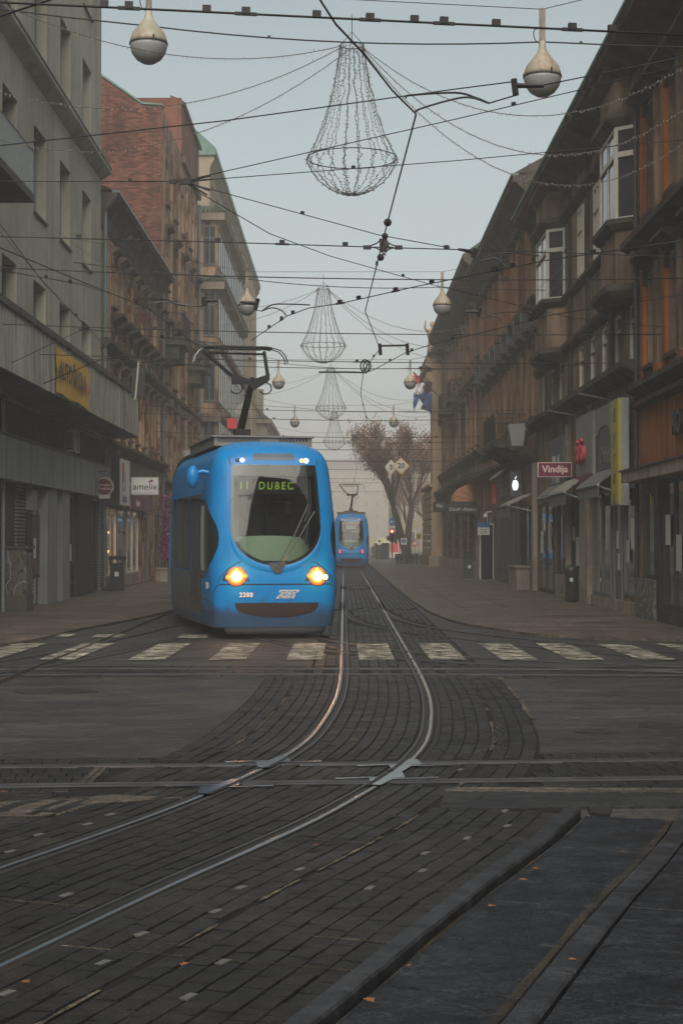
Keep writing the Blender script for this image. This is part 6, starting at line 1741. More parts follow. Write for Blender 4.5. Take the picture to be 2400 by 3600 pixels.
MB().lathe([(.34, .36), (.36, .7), (.30, 1.2), (.26, 1.5), (.34, 1.8), (.36, 2.05), (.30, 2.2), (.11, 2.3), (.10, 2.36), (.15, 2.46), (.16, 2.6), (.11, 2.72), (.02, 2.76)], 12, c).tube([c + Vector((.3, 0, 2.05)), c + Vector((.5, -.1, 1.6)), c + Vector((.25, -.3, 1.4))], [.1, .08, .06], 8).tube([c + Vector((-.3, 0, 2.05)), c + Vector((-.5, -.1, 2.3)), c + Vector((-.45, -.1, 2.8))], [.1, .08, .06], 8).build('figure', M['pl_sand'], st, True)
mb = MB(); FR.prof(mb, D4 + .04, D5, [(0.9, 14.2), (-4, 19.5), (-4, 14.2)]); mb.build('roof', M['roof_green2'], r5)
# flag
fg = thing('flag', FR.p(D4 + .6, 11.6, 1.0), 'red white and blue flag hanging from a slanted pole on the palace corner', 'flag')
p0, p1 = at(1545, 1395, 108), at(1452, 1308, 107)
tube_obj('pole', [p0 + Vector((.3, .3, -.3)), p0, p1], .035, M['dark_frame'], fg)
dirp = (p1 - p0)
M['flag_red'] = plain('flag_red', (0.55, 0.05, 0.06), .8); M['flag_white'] = plain('flag_white', (.7, .7, .7), .8); M['flag_blue'] = plain('flag_blue', (.035, .10, .26), .8)
def hang(s0, s1, l0, l1, mat, nm):
    rows_ = []
    for i in range(7):
        s_ = s0 + (s1 - s0) * i / 6
        top_ = p1 - dirp * s_ * .62
        lo, hi = l0[0] + (l0[1] - l0[0]) * i / 6, l1[0] + (l1[1] - l1[0]) * i / 6
        rows_.append([top_ + Vector((0.05 * math.sin(k * 2 + i), 0.10 * math.sin(i * 1.7 + k), -(lo + (hi - lo) * k / 5))) for k in range(6)])
    MB().grid(rows_).build(nm, mat, fg, True)
hang(0, .42, (0, 0), (.9, .25), M['flag_red'], 'red_band'); hang(0, .62, (.9, .05), (1.55, .75), M['flag_white'], 'white_band')
hang(0, .36, (1.55, .95), (2.75, 1.2), M['flag_blue'], 'blue_band'); hang(.36, 1.1, (.95, .25), (1.3, 1.75), M['flag_blue'], 'blue_band')
# ------------------------------------------------------------------ overhead lines
def sag_line(a, b, sag, n=10):
    a, b = Vector(a), Vector(b)
    return [a.lerp(b, i / n) - Vector((0, 0, sag * 4 * (i / n) * (1 - i / n))) for i in range(n + 1)]
def wire(pts, r, label, group='overhead wires', mat=None, clamps=0, name='overhead_wire', smooth_path=False, csize=0.05):
    if smooth_path: pts = catmull(pts, 6)
    t = thing(name, pts[len(pts) // 2], label, 'wire', group)
    MB().tube(pts, r, 6).build('cable', mat or M['wire'], t, True)
    P = [Vector(p) for p in pts]
    L = [0]
    for a, b in zip(P, P[1:]): L.append(L[-1] + (b - a).length)
    if clamps:
        rnd = random.Random(len(label) * 7 + clamps)
        for k in range(clamps):
            s = L[-1] * (0.12 + 0.76 * (k + rnd.uniform(.15, .85)) / clamps)
            i = max(j for j in range(len(L)) if L[j] <= s); i = min(i, len(P) - 2)
            q = P[i].lerp(P[i + 1], (s - L[i]) / max(1e-6, L[i + 1] - L[i])); d = (P[i + 1] - P[i]).normalized()
            rz = math.atan2(d.y, d.x)
            mb = MB().cbox(q + Vector((0, 0, csize * .45)), csize * 1.2, csize * .7, csize, rz=rz)
            if k % 2: mb.cbox(q, csize * 3.2, csize * .45, csize * .45, rz=rz)
            mb.build('clamp', M['wire'], t)
    return t
Z = 5.5
wire([atz(-120, 2, Z), atz(0, 8, Z), atz(600, 36, Z), atz(1200, 65, Z), atz(1800, 94, Z), atz(2520, 129, Z)], 0.0085, 'thick contact wire across the very top of the view', clamps=11, csize=.05)
wire([TR.at(sY(3), 0, Z)] + [atz(1060, -140, Z), atz(1125, 0, Z), atz(1180, 85, Z), atz(1270, 180, Z), atz(1380, 320, Z), atz(1462, 401, Z), atz(1362, 780, Z), atz(1335, 888, Z), atz(1283, 1094, Z), atz(1335, 1226, Z), atz(1278, 1301, Z), atz(1267, 1385, Z), atz(1289, 1477, Z), atz(1237, 1546, Z), atz(1255, 1645, Z), atz(1237, 1714, Z), atz(1250, 1760, Z)], 0.0085, 'zigzag contact wire running up the street over the bend', clamps=12)
wire([atz(-150, 826, Z), atz(0, 832, Z), atz(800, 852, Z), atz(1347, 870, Z), atz(1700, 880, Z), atz(2400, 903, Z), atz(2600, 911, Z)], 0.0075, 'contact wire level across the view above the zebra stripes', clamps=10, csize=.055)
wire([atz(885, 1196, Z), atz(1007, 1112, Z), atz(1085, 1083, Z), atz(1200, 1066, Z), atz(1468, 1006, Z), atz(1927, 914, Z), atz(2118, 887, Z), atz(2500, 830, Z)], 0.008, 'contact wire rising from the pantograph towards the white bay window', clamps=10, csize=.06)
wire([atz(1278, 1311, Z), atz(1308, 1303, Z), atz(1425, 1240, Z), atz(1522, 1209, Z), atz(1735, 1159, Z), atz(1950, 1105, Z), atz(2500, 1020, Z)], 0.008, 'contact wire curving towards the keystones of the ornate house', clamps=5, csize=.05)
wire([atz(-100, 825, Z), atz(0, 870, Z), atz(340, 1012, Z), atz(519, 1082, Z), atz(658, 1186, Z), atz(745, 1255, Z), atz(800, 1320, Z), atz(850, 1380, Z)], 0.008, 'contact wire curving from the grey building towards the tram roof', clamps=4, csize=.05)
wire([(-2.45, 33, 5.5), (-2.6, 60, 5.5), (-2.3, 84, 5.5), (-2.6, 110, 5.5), (-2.4, 140, 5.5)], 0.008, 'contact wire over the left track behind the tram')
# pull-off and anchor wires at the near bends
NODE = at(653, 638, 20.8)
fan = [([at(-100, 640, 20.8), at(0, 638, 20.8), NODE], 'thin wire from the balcony to the junction node'),
       ([NODE, at(700, 623, 20.8), at(1600, 419, 19.5), at(2400, 230, 18), at(2520, 200, 17.8)], 'thin wire climbing from the node to the upper right'),
       ([NODE, at(700, 634, 20.8), at(1600, 565, 22), at(2400, 491, 23), at(2520, 482, 23)], 'thin wire from the node crossing the white bay window'),
       ([NODE, at(700, 654, 20.8), at(1331, 826, 21.4), at(1584, 872, 21.6)], 'thin wire from the node down to the crossing frog'),
       ([NODE, at(700, 677, 20.8), at(947, 821, 21.2), at(1159, 900, 23), at(1506, 998, 26), at(2003, 1117, 30), at(2420, 1160, 34)], 'long thin wire from the node running down to the right-hand facade')]
for p, lb in fan: wire(p, 0.006, lb, clamps=1, csize=.04)
t = thing('wire_junction', NODE, 'black forked junction fitting where five thin wires meet', 'wire fitting')
MB().cbox(NODE, .16, .06, .07).cbox(NODE + Vector((-.16, 0, .0)), .10, .05, .05).build('body', M['wire'], t)
for du, dv in ((90, -20), (95, -8), (85, 32), (75, 48)):
    MB().tube([NODE, at(653 + du, 638 + dv, 20.8)], .012, 6).build('stay', M['wire'], t)
wire([at(-60, 520, 15), at(0, 512, 15), at(800, 423, 15), at(1600, 313, 15), at(1804, 287, 15)], 0.006, 'thin wire from the left balcony to the pull-off bracket at upper right')
wire([at(1905, 300, 15.2), at(2400, 200, 15.4), at(2520, 178, 15.4)], 0.006, 'short thin wire from the pull-off bracket to the upper right edge')
wire([at(-30, 70, 13), at(0, 58, 13), at(170, 2, 12.5), at(260, -30, 12.4)], 0.008, 'short wire crossing the top left corner')
wire([at(-20, 760, 24), at(158, 1000, 27), at(311, 1153, 30), at(393, 1245, 32)], 0.006, 'steep guy wire passing in front of the grey windows', clamps=1)
wire([at(-20, 790, 24.4), at(150, 985, 27), at(320, 1170, 30)], 0.004, 'thinner steep guy wire beside the other one over the grey wall')
wire([at(153, 1349, 33), at(357, 1263, 33), at(449, 1250, 33), at(658, 1283, 33), at(745, 1290, 33)], 0.010, 'drooping wire over the yellow banner', clamps=3, csize=.05)
wire([at(41, 1276, 30), at(281, 1163, 30), at(306, 1158, 30), at(561, 1186, 33), at(760, 1205, 35)], 0.007, 'thin wire with turnbuckle in front of the grey wall', clamps=2, csize=.05)
wire([at(-30, 942, 26), at(0, 950, 26), at(290, 1000, 29), at(360, 1026, 30)], 0.007, 'wire with insulators at the left edge above the canopy', clamps=2, csize=.05)
# pull-off brackets: two curved arms, a link, a heavy insulated hanger
def bracket(D, A, B, hang, lab, s=1.0):
    t = thing('pull_off_bracket', at(*A[-1], D), lab, 'wire bracket', 'pull-off brackets')
    MB().tube(catmull([at(u, v, D) for u, v in A], 5), .012 * s, 6).build('arm', M['wire'], t)
    MB().tube(catmull([at(u, v, D) for u, v in B], 5), .012 * s, 6).build('arm', M['wire_grey'], t)
    h = [at(u, v, D) for u, v in hang]
    MB().tube([at(*A[-1], D), h[1]], .007, 5).build('link', M['wire'], t)
    MB().tube([h[0], h[1]], .035 * s, 8).build('insulator', M['wire'], t)
    MB().tube([h[0].lerp(h[1], .4), h[2]], [.032 * s, .02 * s], 8).build('hanger', M['wire'], t)
bracket(14.6, [(1426, 345), (1440, 335), (1600, 326), (1672, 344), (1718, 363)], [(1461, 405), (1470, 385), (1600, 347), (1660, 344), (1718, 363)], [(1805, 278), (1812, 335), (1910, 302)], 'double curved pull-off bracket in front of the right-hand globe lamp', .8)
bracket(24.5, [(475, 1058), (477, 1050), (578, 1052), (620, 1069), (670, 1078)], [(519, 1082), (525, 1069), (593, 1063), (670, 1078)], [(716, 1044), (722, 1076), (765, 1057)], 'curved pull-off bracket in front of the tan house on the left', 1.0)
bracket(27, [(1089, 1072), (1007, 1069), (956, 1072), (919, 1094)], [(1007, 1111), (990, 1092), (956, 1082), (919, 1094)], [(907, 1050), (897, 1090), (844, 1062)], 'curved pull-off bracket hanging at the second left globe lamp', 1.0)
bracket(22.3, [(1896, 900), (1812, 889), (1736, 895), (1690, 918)], [(1778, 943), (1766, 926), (1736, 907), (1690, 918)], [(1668, 873), (1662, 905), (1609, 876)], 'curved pull-off bracket left of the lower white bay window', .9)
bracket(28.5, [(1881, 1117), (1850, 1098), (1751, 1099), (1697, 1119)], [(1765, 1130), (1745, 1114), (1720, 1112), (1697, 1119)], [(1684, 1085), (1680, 1112), (1632, 1096)], 'curved pull-off bracket in front of the keystones', 1.0)
t = thing('section_insulator', at(1382, 1222, 33), 'twin black insulators on the zigzag wire above the flag', 'wire fitting')
MB().tube([at(1331, 1216, 33), at(1433, 1214, 33)], .022, 6).build('rod', M['wire'], t)
for u in (1334, 1430): MB().tube([at(u, 1208, 33), at(u + 3, 1248, 33)], .035, 8).build('insulator', M['wire'], t)
t = thing('cable_coil', at(1282, 1290, 36.5), 'coiled black feeder loops hanging on the zigzag wire', 'cable')
for k, (du, r) in enumerate(((0, 15), (8, 13), (-4, 11))):
    MB().tube([at(1282 + du + r * math.cos(a), 1287 + 1.5 * r * math.sin(a), 36.5 + .02 * k) for a in np.linspace(0, 2 * PI, 18)], .016, 6).build('loop', M['wire'], t)
MB().tube([at(1120, 1308, 36.5), at(1215, 1308, 36.5), at(1290, 1310, 36.5)], .022, 6).build('rod', M['wire'], t)
t = thing('crossing_frog', at(1347, 868, 21.3), 'diamond wire frog where the zigzag wire crosses the level one', 'wire fitting')
for s_ in (-1, 1):
    MB().tube(catmull([at(1347 - 70, 868 + 3, 21.3), at(1347 - 25, 868 + s_ * 8 - 4, 21.3), at(1347 + 8 * s_, 868 + s_ * 30, 21.3)], 4), .009, 5).build('arm', M['wire'], t)
    MB().tube(catmull([at(1347 + 70, 870 + 3, 21.3), at(1347 + 25, 870 + s_ * 8 - 4, 21.3), at(1347 - 6 * s_, 870 + s_ * 30, 21.3)], 4), .009, 5).build('arm', M['wire'], t)
MB().cbox(at(1347, 862, 21.3), .10, .06, .16).build('body', M['wire'], t)
for u_ in (1290, 1400): MB().cbox(at(u_, 870, 21.3), .10, .04, .05).build('clamp', M['wire'], t)
for v, w in ((782, 1), (830, .8), (905, 1)):
    MB().ball(at(1362 - (v - 782) * .2, v, 20.2 if v < 860 else 22.5), .05 * w, 8, 6).build('insulator', M['wire'], t)

# span wires up the street
spans = [(28, 6.1, .15, 'low span wire just behind the tram pantograph'), (33, 5.75, .1, 'span wire holding the twin insulators'), (37, 5.6, .08, 'span wire through the feeder loops'),
         (43, 6.2, .2, 'span wire level with the wire zigzag above the flag'), (54.6, 5.95, .15, None), (60, 6.1, .2, None), (69, 6.0, .15, None), (74.5, 6.1, .15, None), (80, 6.1, .15, None), (86, 5.8, .1, None), (93, 6.1, .1, None), (102, 6.05, .1, None), (118, 6.1, .1, None), (129, 6.2, .1, None), (152, 6.2, .1, None)]
for D, z, sg, lb in spans:
    a = Vector((XL, D - .6, z + .25)); b = Vector((XR, D + .4, z + .12))
    wire(sag_line(a, b, sg), 0.010 if D < 60 else .013, lb or 'thin span wire stretched between the houses farther up the street', 'span wires up the street', clamps=2 if D < 95 else 0, csize=.06, name='span_wire')

# globe lamps and chandeliers on their own spans
M['lamp_top'] = plaster('lamp_enamel', (0.30, 0.28, 0.21), (0.42, 0.40, 0.31), 2.0, 0.55, (0.22, 0.10, 0.045), streak=(5, 5, 1.0), rough=0.5, b_str=0.05, spec=0.4)
M['lamp_glass'] = plain('lamp_opal', (0.30, 0.315, 0.31), 0.35, var=0.08, scale=3)
M['lamp_post'] = plaster('lamp_stem', (0.22, 0.20, 0.17), (0.34, 0.31, 0.27), 3, .5, (.15, .08, .05))
def globe_lamp(p, label):
    x, y, z = p                               # centre of the globe
    t = thing('street_lamp', (x, y, z - .3), label, 'street lamp', 'hanging globe lamps')
    MB().lathe([(.045, .52), (.05, .44), (.075, .36), (.15, .26), (.235, .155), (.272, .05), (.276, .0)], 28, p).build('shade', M['lamp_top'], t, True)
    MB().lathe([(.274, -.012), (.27, -.05), (.245, -.14), (.18, -.23), (.09, -.285), (.01, -.30)], 28, p).build('globe', M['lamp_glass'], t, True)
    MB().lathe([(.274, -.012), (.284, -.01), (.284, .004), (.276, .006)], 28, p).build('rim', M['iron'], t)
    for a in (-1.2, .6, 2.8): MB().cbox((x + .28 * math.cos(a), y + .28 * math.sin(a), z + .03), .02, .02, .075, rz=a).build('clip', M['iron'], t)
    MB().box(x - .042, x + .042, y - .03, y + .03, z + .53, z + 1.0).build('stem', M['lamp_post'], t)
    MB().tube(catmull([(x - .03, y, z + .72), (x - .12, y, z + .68), (x - .11, y, z + .55), (x - .02, y, z + .47)], 4), .008, 5).build('lead', M['wire'], t)
CH = MB()
strand_prof = [(.17, 0), (.20, -.18), (.25, -.5), (.33, -.85), (.44, -1.2), (.57, -1.5), (.655, -1.66), (.64, -1.74), (.55, -1.90), (.40, -2.05), (.20, -2.16), (.03, -2.19)]
sp = catmull([(r, 0, z) for r, z in strand_prof], 3)
M['garland'] = plain('light_string', (0.10, 0.09, 0.08), 0.5)
def strand_mesh(seed):
    rnd = random.Random(seed); mb = MB()
    pts = [p + Vector((rnd.gauss(0, .006), rnd.gauss(0, .012), 0)) for p in sp]
    mb.tube(pts, .0042, 4)
    for i in range(len(pts) - 1):
        for k in range(2):
            q = pts[i].lerp(pts[i + 1], (k + .5) / 2); a = rnd.uniform(0, 6.28)
            mb.tube([q, q + Vector((math.cos(a) * .032, math.sin(a) * .032, rnd.uniform(-.02, .016)))], .0045, 4)
    return mb.mesh('strand', mat=M['garland'])
SM = [strand_mesh(i) for i in range(4)]
def chandelier(p, label, coarse=False):
    t = thing('light_chandelier', (p[0], p[1], p[2] - 2.2), label, 'light decoration', 'chandelier light decorations')
    n = 18
    for k in range(n):
        o = bpy.data.objects.new('strand', SM[k % 4]); COL.objects.link(o); o.parent = t; o.location = (0, 0, 2.2); o.rotation_euler = (0, 0, 2 * PI * k / n)
        if coarse: pass
    for nm, r, z in (('hoop', .655, -1.66), ('top_ring', .17, 0.0)):
        MB().tube([(p[0] + r * math.cos(a), p[1] + r * math.sin(a), p[2] + z) for a in np.linspace(0, 2 * PI, 37)], .008, 5).build(nm, M['wire_grey'], t)
    MB().tube([(p[0], p[1], p[2] + .45), (p[0], p[1], p[2])], .006, 5).tube([(p[0] - .17, p[1], p[2]), (p[0], p[1], p[2] + .2), (p[0] + .17, p[1], p[2])], .006, 5).build('hanger', M['wire_grey'], t)
def garland(a, b, sag, label, n=40, sz=.03):
    pts = sag_line(a, b, sag, n)
    t = thing('light_string', a, label, 'string lights', 'string lights slung to the houses')
    MB().tube(pts, .0055, 4).build('cord', M['garland'], t)
    mb = MB(); rnd = random.Random(len(label) + int(a[1] * 10))
    for p, q in zip(pts, pts[1:]):
        for k in range(3):
            c = p.lerp(q, (k + .5) / 3)
            mb.tube([c, c + Vector((rnd.uniform(-.6, .6) * sz, rnd.uniform(-.5, .5) * sz, (-1 if rnd.random() < .7 else 1) * sz * rnd.uniform(.6, 1.2)))], .0048, 4)
    tag(mb.build('bulbs', M['garland_tip'], t), kind='stuff')
M['garland_tip'] = plain('bulb_tip', (0.30, 0.28, 0.25), 0.4)
names = ['nearest', 'second', 'third', 'fourth', 'fifth', 'farthest']
chx = [0.12, -0.6, -0.56, -0.55]
for k, D in enumerate((24.0, 48.5, 72.0, 96.0, 120.0, 144.0)):
    zc = 8.6
    for sx, side in ((-1, 'left'), (1, 'right')):
        if k >= 4 and sx < 0: continue
        x = sx * 2.85 + (0.05 if sx > 0 else 0)
        zz2 = CAMH + (1905 - (145 if sx < 0 else 262)) / F * 24 if k == 0 else 8.62
        globe_lamp(Vector((x, D, zz2)), 'globe street lamp hung over the %s side of the street, %s of its row' % (side, names[k]))
    hz = 9.62 if k else 9.75
    a, b, c, d = Vector((XL, D, 10.6)), Vector((-2.85, D, hz)), Vector((2.9, D, hz - (.3 if k == 0 else 0))), Vector((XR, D, 10.3))
    lbl = 'thin carrying wire of the %s pair of globe lamps' % names[k]
    wire([a, b, c, d], .006 if k < 2 else .009, lbl, 'lamp span wires', name='span_wire')
    if k < 4:
        zt = [8.92, 9.12, 9.2, 9.2][k]
        p = Vector((chx[k], D, zt))
        chandelier(p, 'wire chandelier of unlit string lights over the street, %s of the row' % names[k])
        wire(sag_line((XL, D, 9.9), (-2.8, D, zt + .28), .05, 4) + sag_line((-2.8, D, zt + .28), (2.9, D, zt + .05), .12, 10)[1:] + sag_line((2.9, D, zt + .05), (XR, D, zt - .05), .02, 4)[1:], .011 if k == 0 else .013, 'black supply cable of the %s light chandelier' % names[k], 'supply cables', clamps=3, csize=.035, name='supply_cable')
        if k < 3:
            wd = ['near', 'middle', 'far'][k]
            garland(p + Vector((-.12, 0, .0)), Vector((XL + .1, D - 3.5, 10.9 if k == 0 else 10.2)), 1.25, '%s string light swag from chandelier to the left houses, upper strand' % wd)
            garland(p + Vector((-.14, 0, -.02)), Vector((XL + .1, D - 1.0, 9.6)), 1.35, '%s string light swag from chandelier to the left houses, lower strand' % wd)
            garland(p + Vector((.12, 0, .0)), Vector((XR - .3, D - 2.5, 9.4)), 1.55, '%s string light swag from chandelier to the right houses, topmost strand' % wd)
            garland(p + Vector((.14, 0, -.02)), Vector((XR - .3, D - .5, 9.1)), 1.75, '%s string light swag from chandelier to the right houses, middle strand' % wd)
            garland(p + Vector((.14, 0.05, -.04)), Vector((XR - .3, D + 1.5, 8.7)), 1.75, '%s string light swag from chandelier to the right houses, lowest strand' % wd)
if True:
    garland(at(1240, 165, 24), Vector((XL + .1, 26, 9.3)), 1.5, 'near string light swag sagging across the brick wall')

# tram speed diamonds and sign backs on the wires
M['sign_back'] = plain('sign_back', (0.30, 0.28, 0.24), .6)
M['sign_ochre'] = plain('sign_ochre', (0.50, 0.34, 0.10), .5)
def diamond(u, v, D, r, face, edge, txt, lab, squash=1.0):
    c = at(u, v, D); t = thing('speed_sign', c - Vector((0, 0, r)), lab, 'sign', 'diamond signs on the wires')
    for k, y, m in ((1.0, 0.0, edge), (.82, -.012, face)):
        MB().prism([(c.x - r * k * squash, c.y + y, c.z), (c.x, c.y + y, c.z - r * k), (c.x + r * k * squash, c.y + y, c.z), (c.x, c.y + y, c.z + r * k)][::-1][::-1], (0, .01, 0)).build('plate', m, t)
    if txt: text('numeral', txt, r * .85, M['black'], t, (c.x, c.y - .018, c.z), ROT_CAM, .002, 0, .006)
    MB().tube([(c.x - .06, c.y + .02, c.z + r * .6), (c.x - .06, c.y + .02, c.z + r + .25)], .012, 4).tube([(c.x + .06, c.y + .02, c.z + r * .6), (c.x + .06, c.y + .02, c.z + r + .25)], .012, 4).build('strap', M['wire'], t)
diamond(1409, 1638, 69, .37, M['sign_cream'], M['sign_ochre'], '20', 'ochre edged diamond tram sign with the number 20 before the tree')
diamond(1374, 1643, 69.5, .34, M['sign_cream'], M['sign_cream'], '5', 'pale tilted diamond tram sign with the number 5 before the tree', .8)
diamond(854, 1444, 58, .32, M['sign_back'], M['sign_back'], None, 'blank back of a diamond sign hanging left of the tram pantograph')
c = at(815, 1489, 57)
t = MB().box(c.x - .16, c.x + .16, c.y, c.y + .02, c.z - .17, c.z + .17).build('red_sign', M['sign_red']); tag(t, 'small plain red square sign left of the pantograph', 'sign')
# dark signal box hanging left
c = at(485, 1345, 50)
t = thing('hanging_board', c, 'dark board hung on a pale pole against the tan house', 'board')
MB().box(c.x - .18, c.x + .2, c.y, c.y + .12, c.z - .45, c.z + .45).build('board', M['black'], t)
MB().tube([at(488, 1270, 49.9), at(476, 1405, 49.9)], .03, 6).build('pole', M['sign_cream'], t)

# ------------------------------------------------------------------ far end: trees, square, houses
M['bark'] = plaster('bark', (0.045, 0.037, 0.030), (0.075, 0.062, 0.050), 3, .3)
M['twig'] = plain('twig', (0.13, 0.085, 0.062), .9, var=.3)
M['dryleaf'] = plain('dry_leaf', (0.23, 0.135, 0.085), .8, var=.5, scale=2)
def tree(base, h, spread, label, seed, r0=.28, leaves=900, levels=5):
    rnd = random.Random(seed)
    t = thing('bare_tree', base, label, 'tree', 'bare autumn trees on the square')
    tr, cr = MB(), MB(); tips = []
    def grow(p, d, ln, r, lev):
        n = 4; pts = [p]; dd = d.copy()
        for i in range(n):
            dd = (dd + Vector((rnd.gauss(0, .10), rnd.gauss(0, .10), rnd.gauss(.03, .06)))).normalized()
            pts.append(pts[-1] + dd * ln / n)
        rs = [r * (1 - .45 * i / n) for i in range(n + 1)]
        (tr if lev <= 1 else cr).tube(pts, rs, 7 if lev < 2 else (4 if lev < 4 else 3), caps=False)
        if lev >= levels:
            tips.append(pts[-1]); tips.append(pts[2]); return
        k = rnd.choice((3, 4, 5)) if lev else 7
        for j in range(k):
            a = rnd.uniform(0, 2 * PI) if lev else 2 * PI * j / k + rnd.uniform(-.3, .3)
            side = Vector((math.cos(a), math.sin(a), 0))
            tilt = rnd.uniform(.35, .8) if lev else rnd.uniform(.45, .95)
            nd = (dd * math.cos(tilt) + (side - dd * side.dot(dd)).normalized() * math.sin(tilt) * spread).normalized()
            nd.z = max(nd.z, .42); nd.normalize()
            st = pts[-1] if lev == 0 or j == 0 else pts[rnd.choice((2, 3, 4))]
            grow(st, nd, ln * rnd.uniform(.50, .72), max(rs[-1] * rnd.uniform(.55, .8), .011), lev + 1)
    trunk_h = h * .40
    grow(Vector(base), Vector((0, 0, 1)), trunk_h, r0, 0)
    tr.build('trunk', M['bark'], t, True); cr.build('crown', M['twig'], t)
    lf = MB()
    for i in range(leaves):
        p = rnd.choice(tips) + Vector((rnd.gauss(0, .28), rnd.gauss(0, .28), rnd.gauss(0, .28)))
        n = Vector((rnd.gauss(0, 1), rnd.gauss(0, 1), rnd.gauss(0, 1))).normalized(); a = n.orthogonal().normalized() * rnd.uniform(.03, .075); b = n.cross(a)
        lf.add([p - a, p - b, p + a, p + b], [(0, 1, 2, 3)])
    lf.build('leaves', M['dryleaf'], t)
    return t
tree((4.7, 122, 0.03), 10.8, .36, 'large bare tree with thick trunk before the sand palace', 5, .38, 9000)
tree((5.3, 134, 0.03), 11.4, .42, 'bare tree just behind the thick trunk, nearer the palace', 9, .30, 8000)
tree((6.0, 158, 0.03), 8.0, .45, 'fainter bare tree in the mist between the two big crowns', 14, .24, 900, 4)
tree((8.5, 175, 0.03), 10, 1.0, 'misty bare tree half hidden by the palace corner', 21, .28, 900, 4)

def far_house(name, x0, x1, y0, y1, h, mat, label, face='y', roof=2.5, nwin=(6, 3)):
    t = thing(name, ((x0 + x1) / 2, (y0 + y1) / 2, 0), label, 'building')
    MB().box(x0, x1, y0, y1, 0, h).build('wall', mat, t)
    MB().box(x0 - .4, x1 + .4, y0 - .4, y1 + .4, h, h + .35).build('cornice', M['pl_cream'], t)
    MB().add([(x0 - .3, y0 - .3, h + .35), (x1 + .3, y0 - .3, h + .35), (x1 + .3, y1 + .3, h + .35), (x0 - .3, y1 + .3, h + .35), (x0 + roof, y0 + roof, h + .35 + roof), (x1 - roof, y0 + roof, h + .35 + roof), (x1 - roof, y1 - roof, h + .35 + roof), (x0 + roof, y1 - roof, h + .35 + roof)],
             [(0, 1, 5, 4), (1, 2, 6, 5), (2, 3, 7, 6), (3, 0, 4, 7), (4, 5, 6, 7)]).build('roof', M['roof_tile'], t)
    n, r = nwin
    for j in range(r):
        z = 1.3 + j * (h - 1.5) / r
        for i in range(n):
            if face == 'y':
                w = (x1 - x0) / n; x = x0 + w * (i + .5)
                wo = MB().box(x - .55, x + .55, y0 - .06, y0 + .02, z, z + 2.1).build('window', M['white_frame'], t)
                MB().box(x - .45, x + .45, y0 - .075, y0 - .065, z + .1, z + 2.0).build('pane', M['pane_blue'], wo)
            else:
                w = (y1 - y0) / n; y = y0 + w * (i + .5); xx = x1 if face == 'x+' else x0; s_ = 1 if face == 'x+' else -1
                wo = MB().box(xx - .02 * s_, xx + .06 * s_, y - .55, y + .55, z, z + 2.1).build('window', M['white_frame'], t)
                MB().box(xx + .065 * s_, xx + .075 * s_, y - .45, y + .45, z + .1, z + 2.0).build('pane', M['pane_blue'], wo)
    return t
h1 = far_house('corner_house', -16, XL + .9, 152, 172, 12.6, M['pl_cream'], 'cream house with arched gable and chimneys just beyond the green roofed one', 'x+', 2.5, (6, 3))
ar = MB().prism([(XL + 1.0 - 2.6 + 1.5 * math.cos(a), 151.7, 12.9 + 1.5 * math.sin(a)) for a in np.linspace(0, PI, 14)], (0, .6, 0)); ar.build('arched_gable', M['pl_cream'], h1)
MB().prism([(XL + 1.0 - 2.6 + .9 * math.cos(a), 151.6, 12.9 + .9 * math.sin(a)) for a in np.linspace(0, PI, 12)], (0, .2, 0)).build('gable_window', M['pane_blue'], h1)
for x, y in ((XL - 1.2, 153.5), (XL - .1, 158)): MB().box(x - .35, x + .35, y - .4, y + .4, 12.9, 16.3).build('chimney', M['pl_cream'], h1)
far_house('misty_house', -18, XL + .6, 173, 205, 12.0, M['pl_tan2'], 'misty tan house behind the arched gable', 'x+', 2.5, (7, 3))
far_house('misty_house', -18, XL + 1.2, 206, 250, 11.2, M['pl_cream'], 'faint cream house far up the left side', 'x+', 2.5, (8, 3))
far_house('misty_house', -18, XL + .9, 251, 330, 12.4, M['pl_tan2'], 'very faint tan house beyond the faint cream one on the left', 'x+', 2.5, (12, 3))
far_house('misty_house', -18, XL + 1.4, 331, 585, 12.0, M['pl_cream'], 'ghostly long house farthest up the left side', 'x+', 2.5, (30, 3))
far_house('misty_house', -22, 18, 590, 620, 27, M['pl_cream'], 'pale block closing the far end of the street in the mist', 'y', 4, (10, 6))
far_house('misty_house', 9, 26, 260, 330, 13, M['pl_cream'], 'pale misty house far behind the trees on the right', 'y', 3, (5, 3))
far_house('misty_house', 14, 30, 205, 230, 13, M['pl_sand'], 'misty sand house beyond the square on the right', 'y', 3, (6, 3))
# traffic light with arrow sign
M['tl_red'] = glow('red_signal', (1.0, 0.10, 0.07), 5)
M['sign_pole'] = plain('sign_pole', (.16, .16, .16), .5)
p = gnd(1378, 1993)
x, y = p.x, p.y
t = thing('traffic_light', (x, y, .03), 'traffic light showing red beneath a round blue arrow sign', 'traffic light')
MB().tube([(x, y, .03), (x, y, 3.25)], .05, 8).build('pole', M['sign_pole'], t)
hd = MB().box(x - .16, x + .12, y - .18, y + .08, 1.62, 2.52).box(x + .14, x + .34, y - .1, y + .1, 1.55, 2.3).box(x - .36, x - .18, y - .1, y + .1, 1.75, 2.05).build('signal_head', M['black'], t)
for k, z in enumerate((2.36, 2.07, 1.78)):
    MB().ball((x - .02, y - .18, z), .10, 12, 8, 1, .3, 1).build('lens', M['tl_red'] if k == 0 else M['interior'], hd)
    MB().box(x - .14, x + .10, y - .34, y - .18, z + .11, z + .125).build('visor', M['black'], hd)
a_ = MB().lathe([(.24, 0), (.24, .02)], 24); MB().add([(x + v[0], y - .08 - v[2], 3.0 + v[1]) for v in a_.v], a_.f).build('arrow_sign', M['sign_blue'], t)
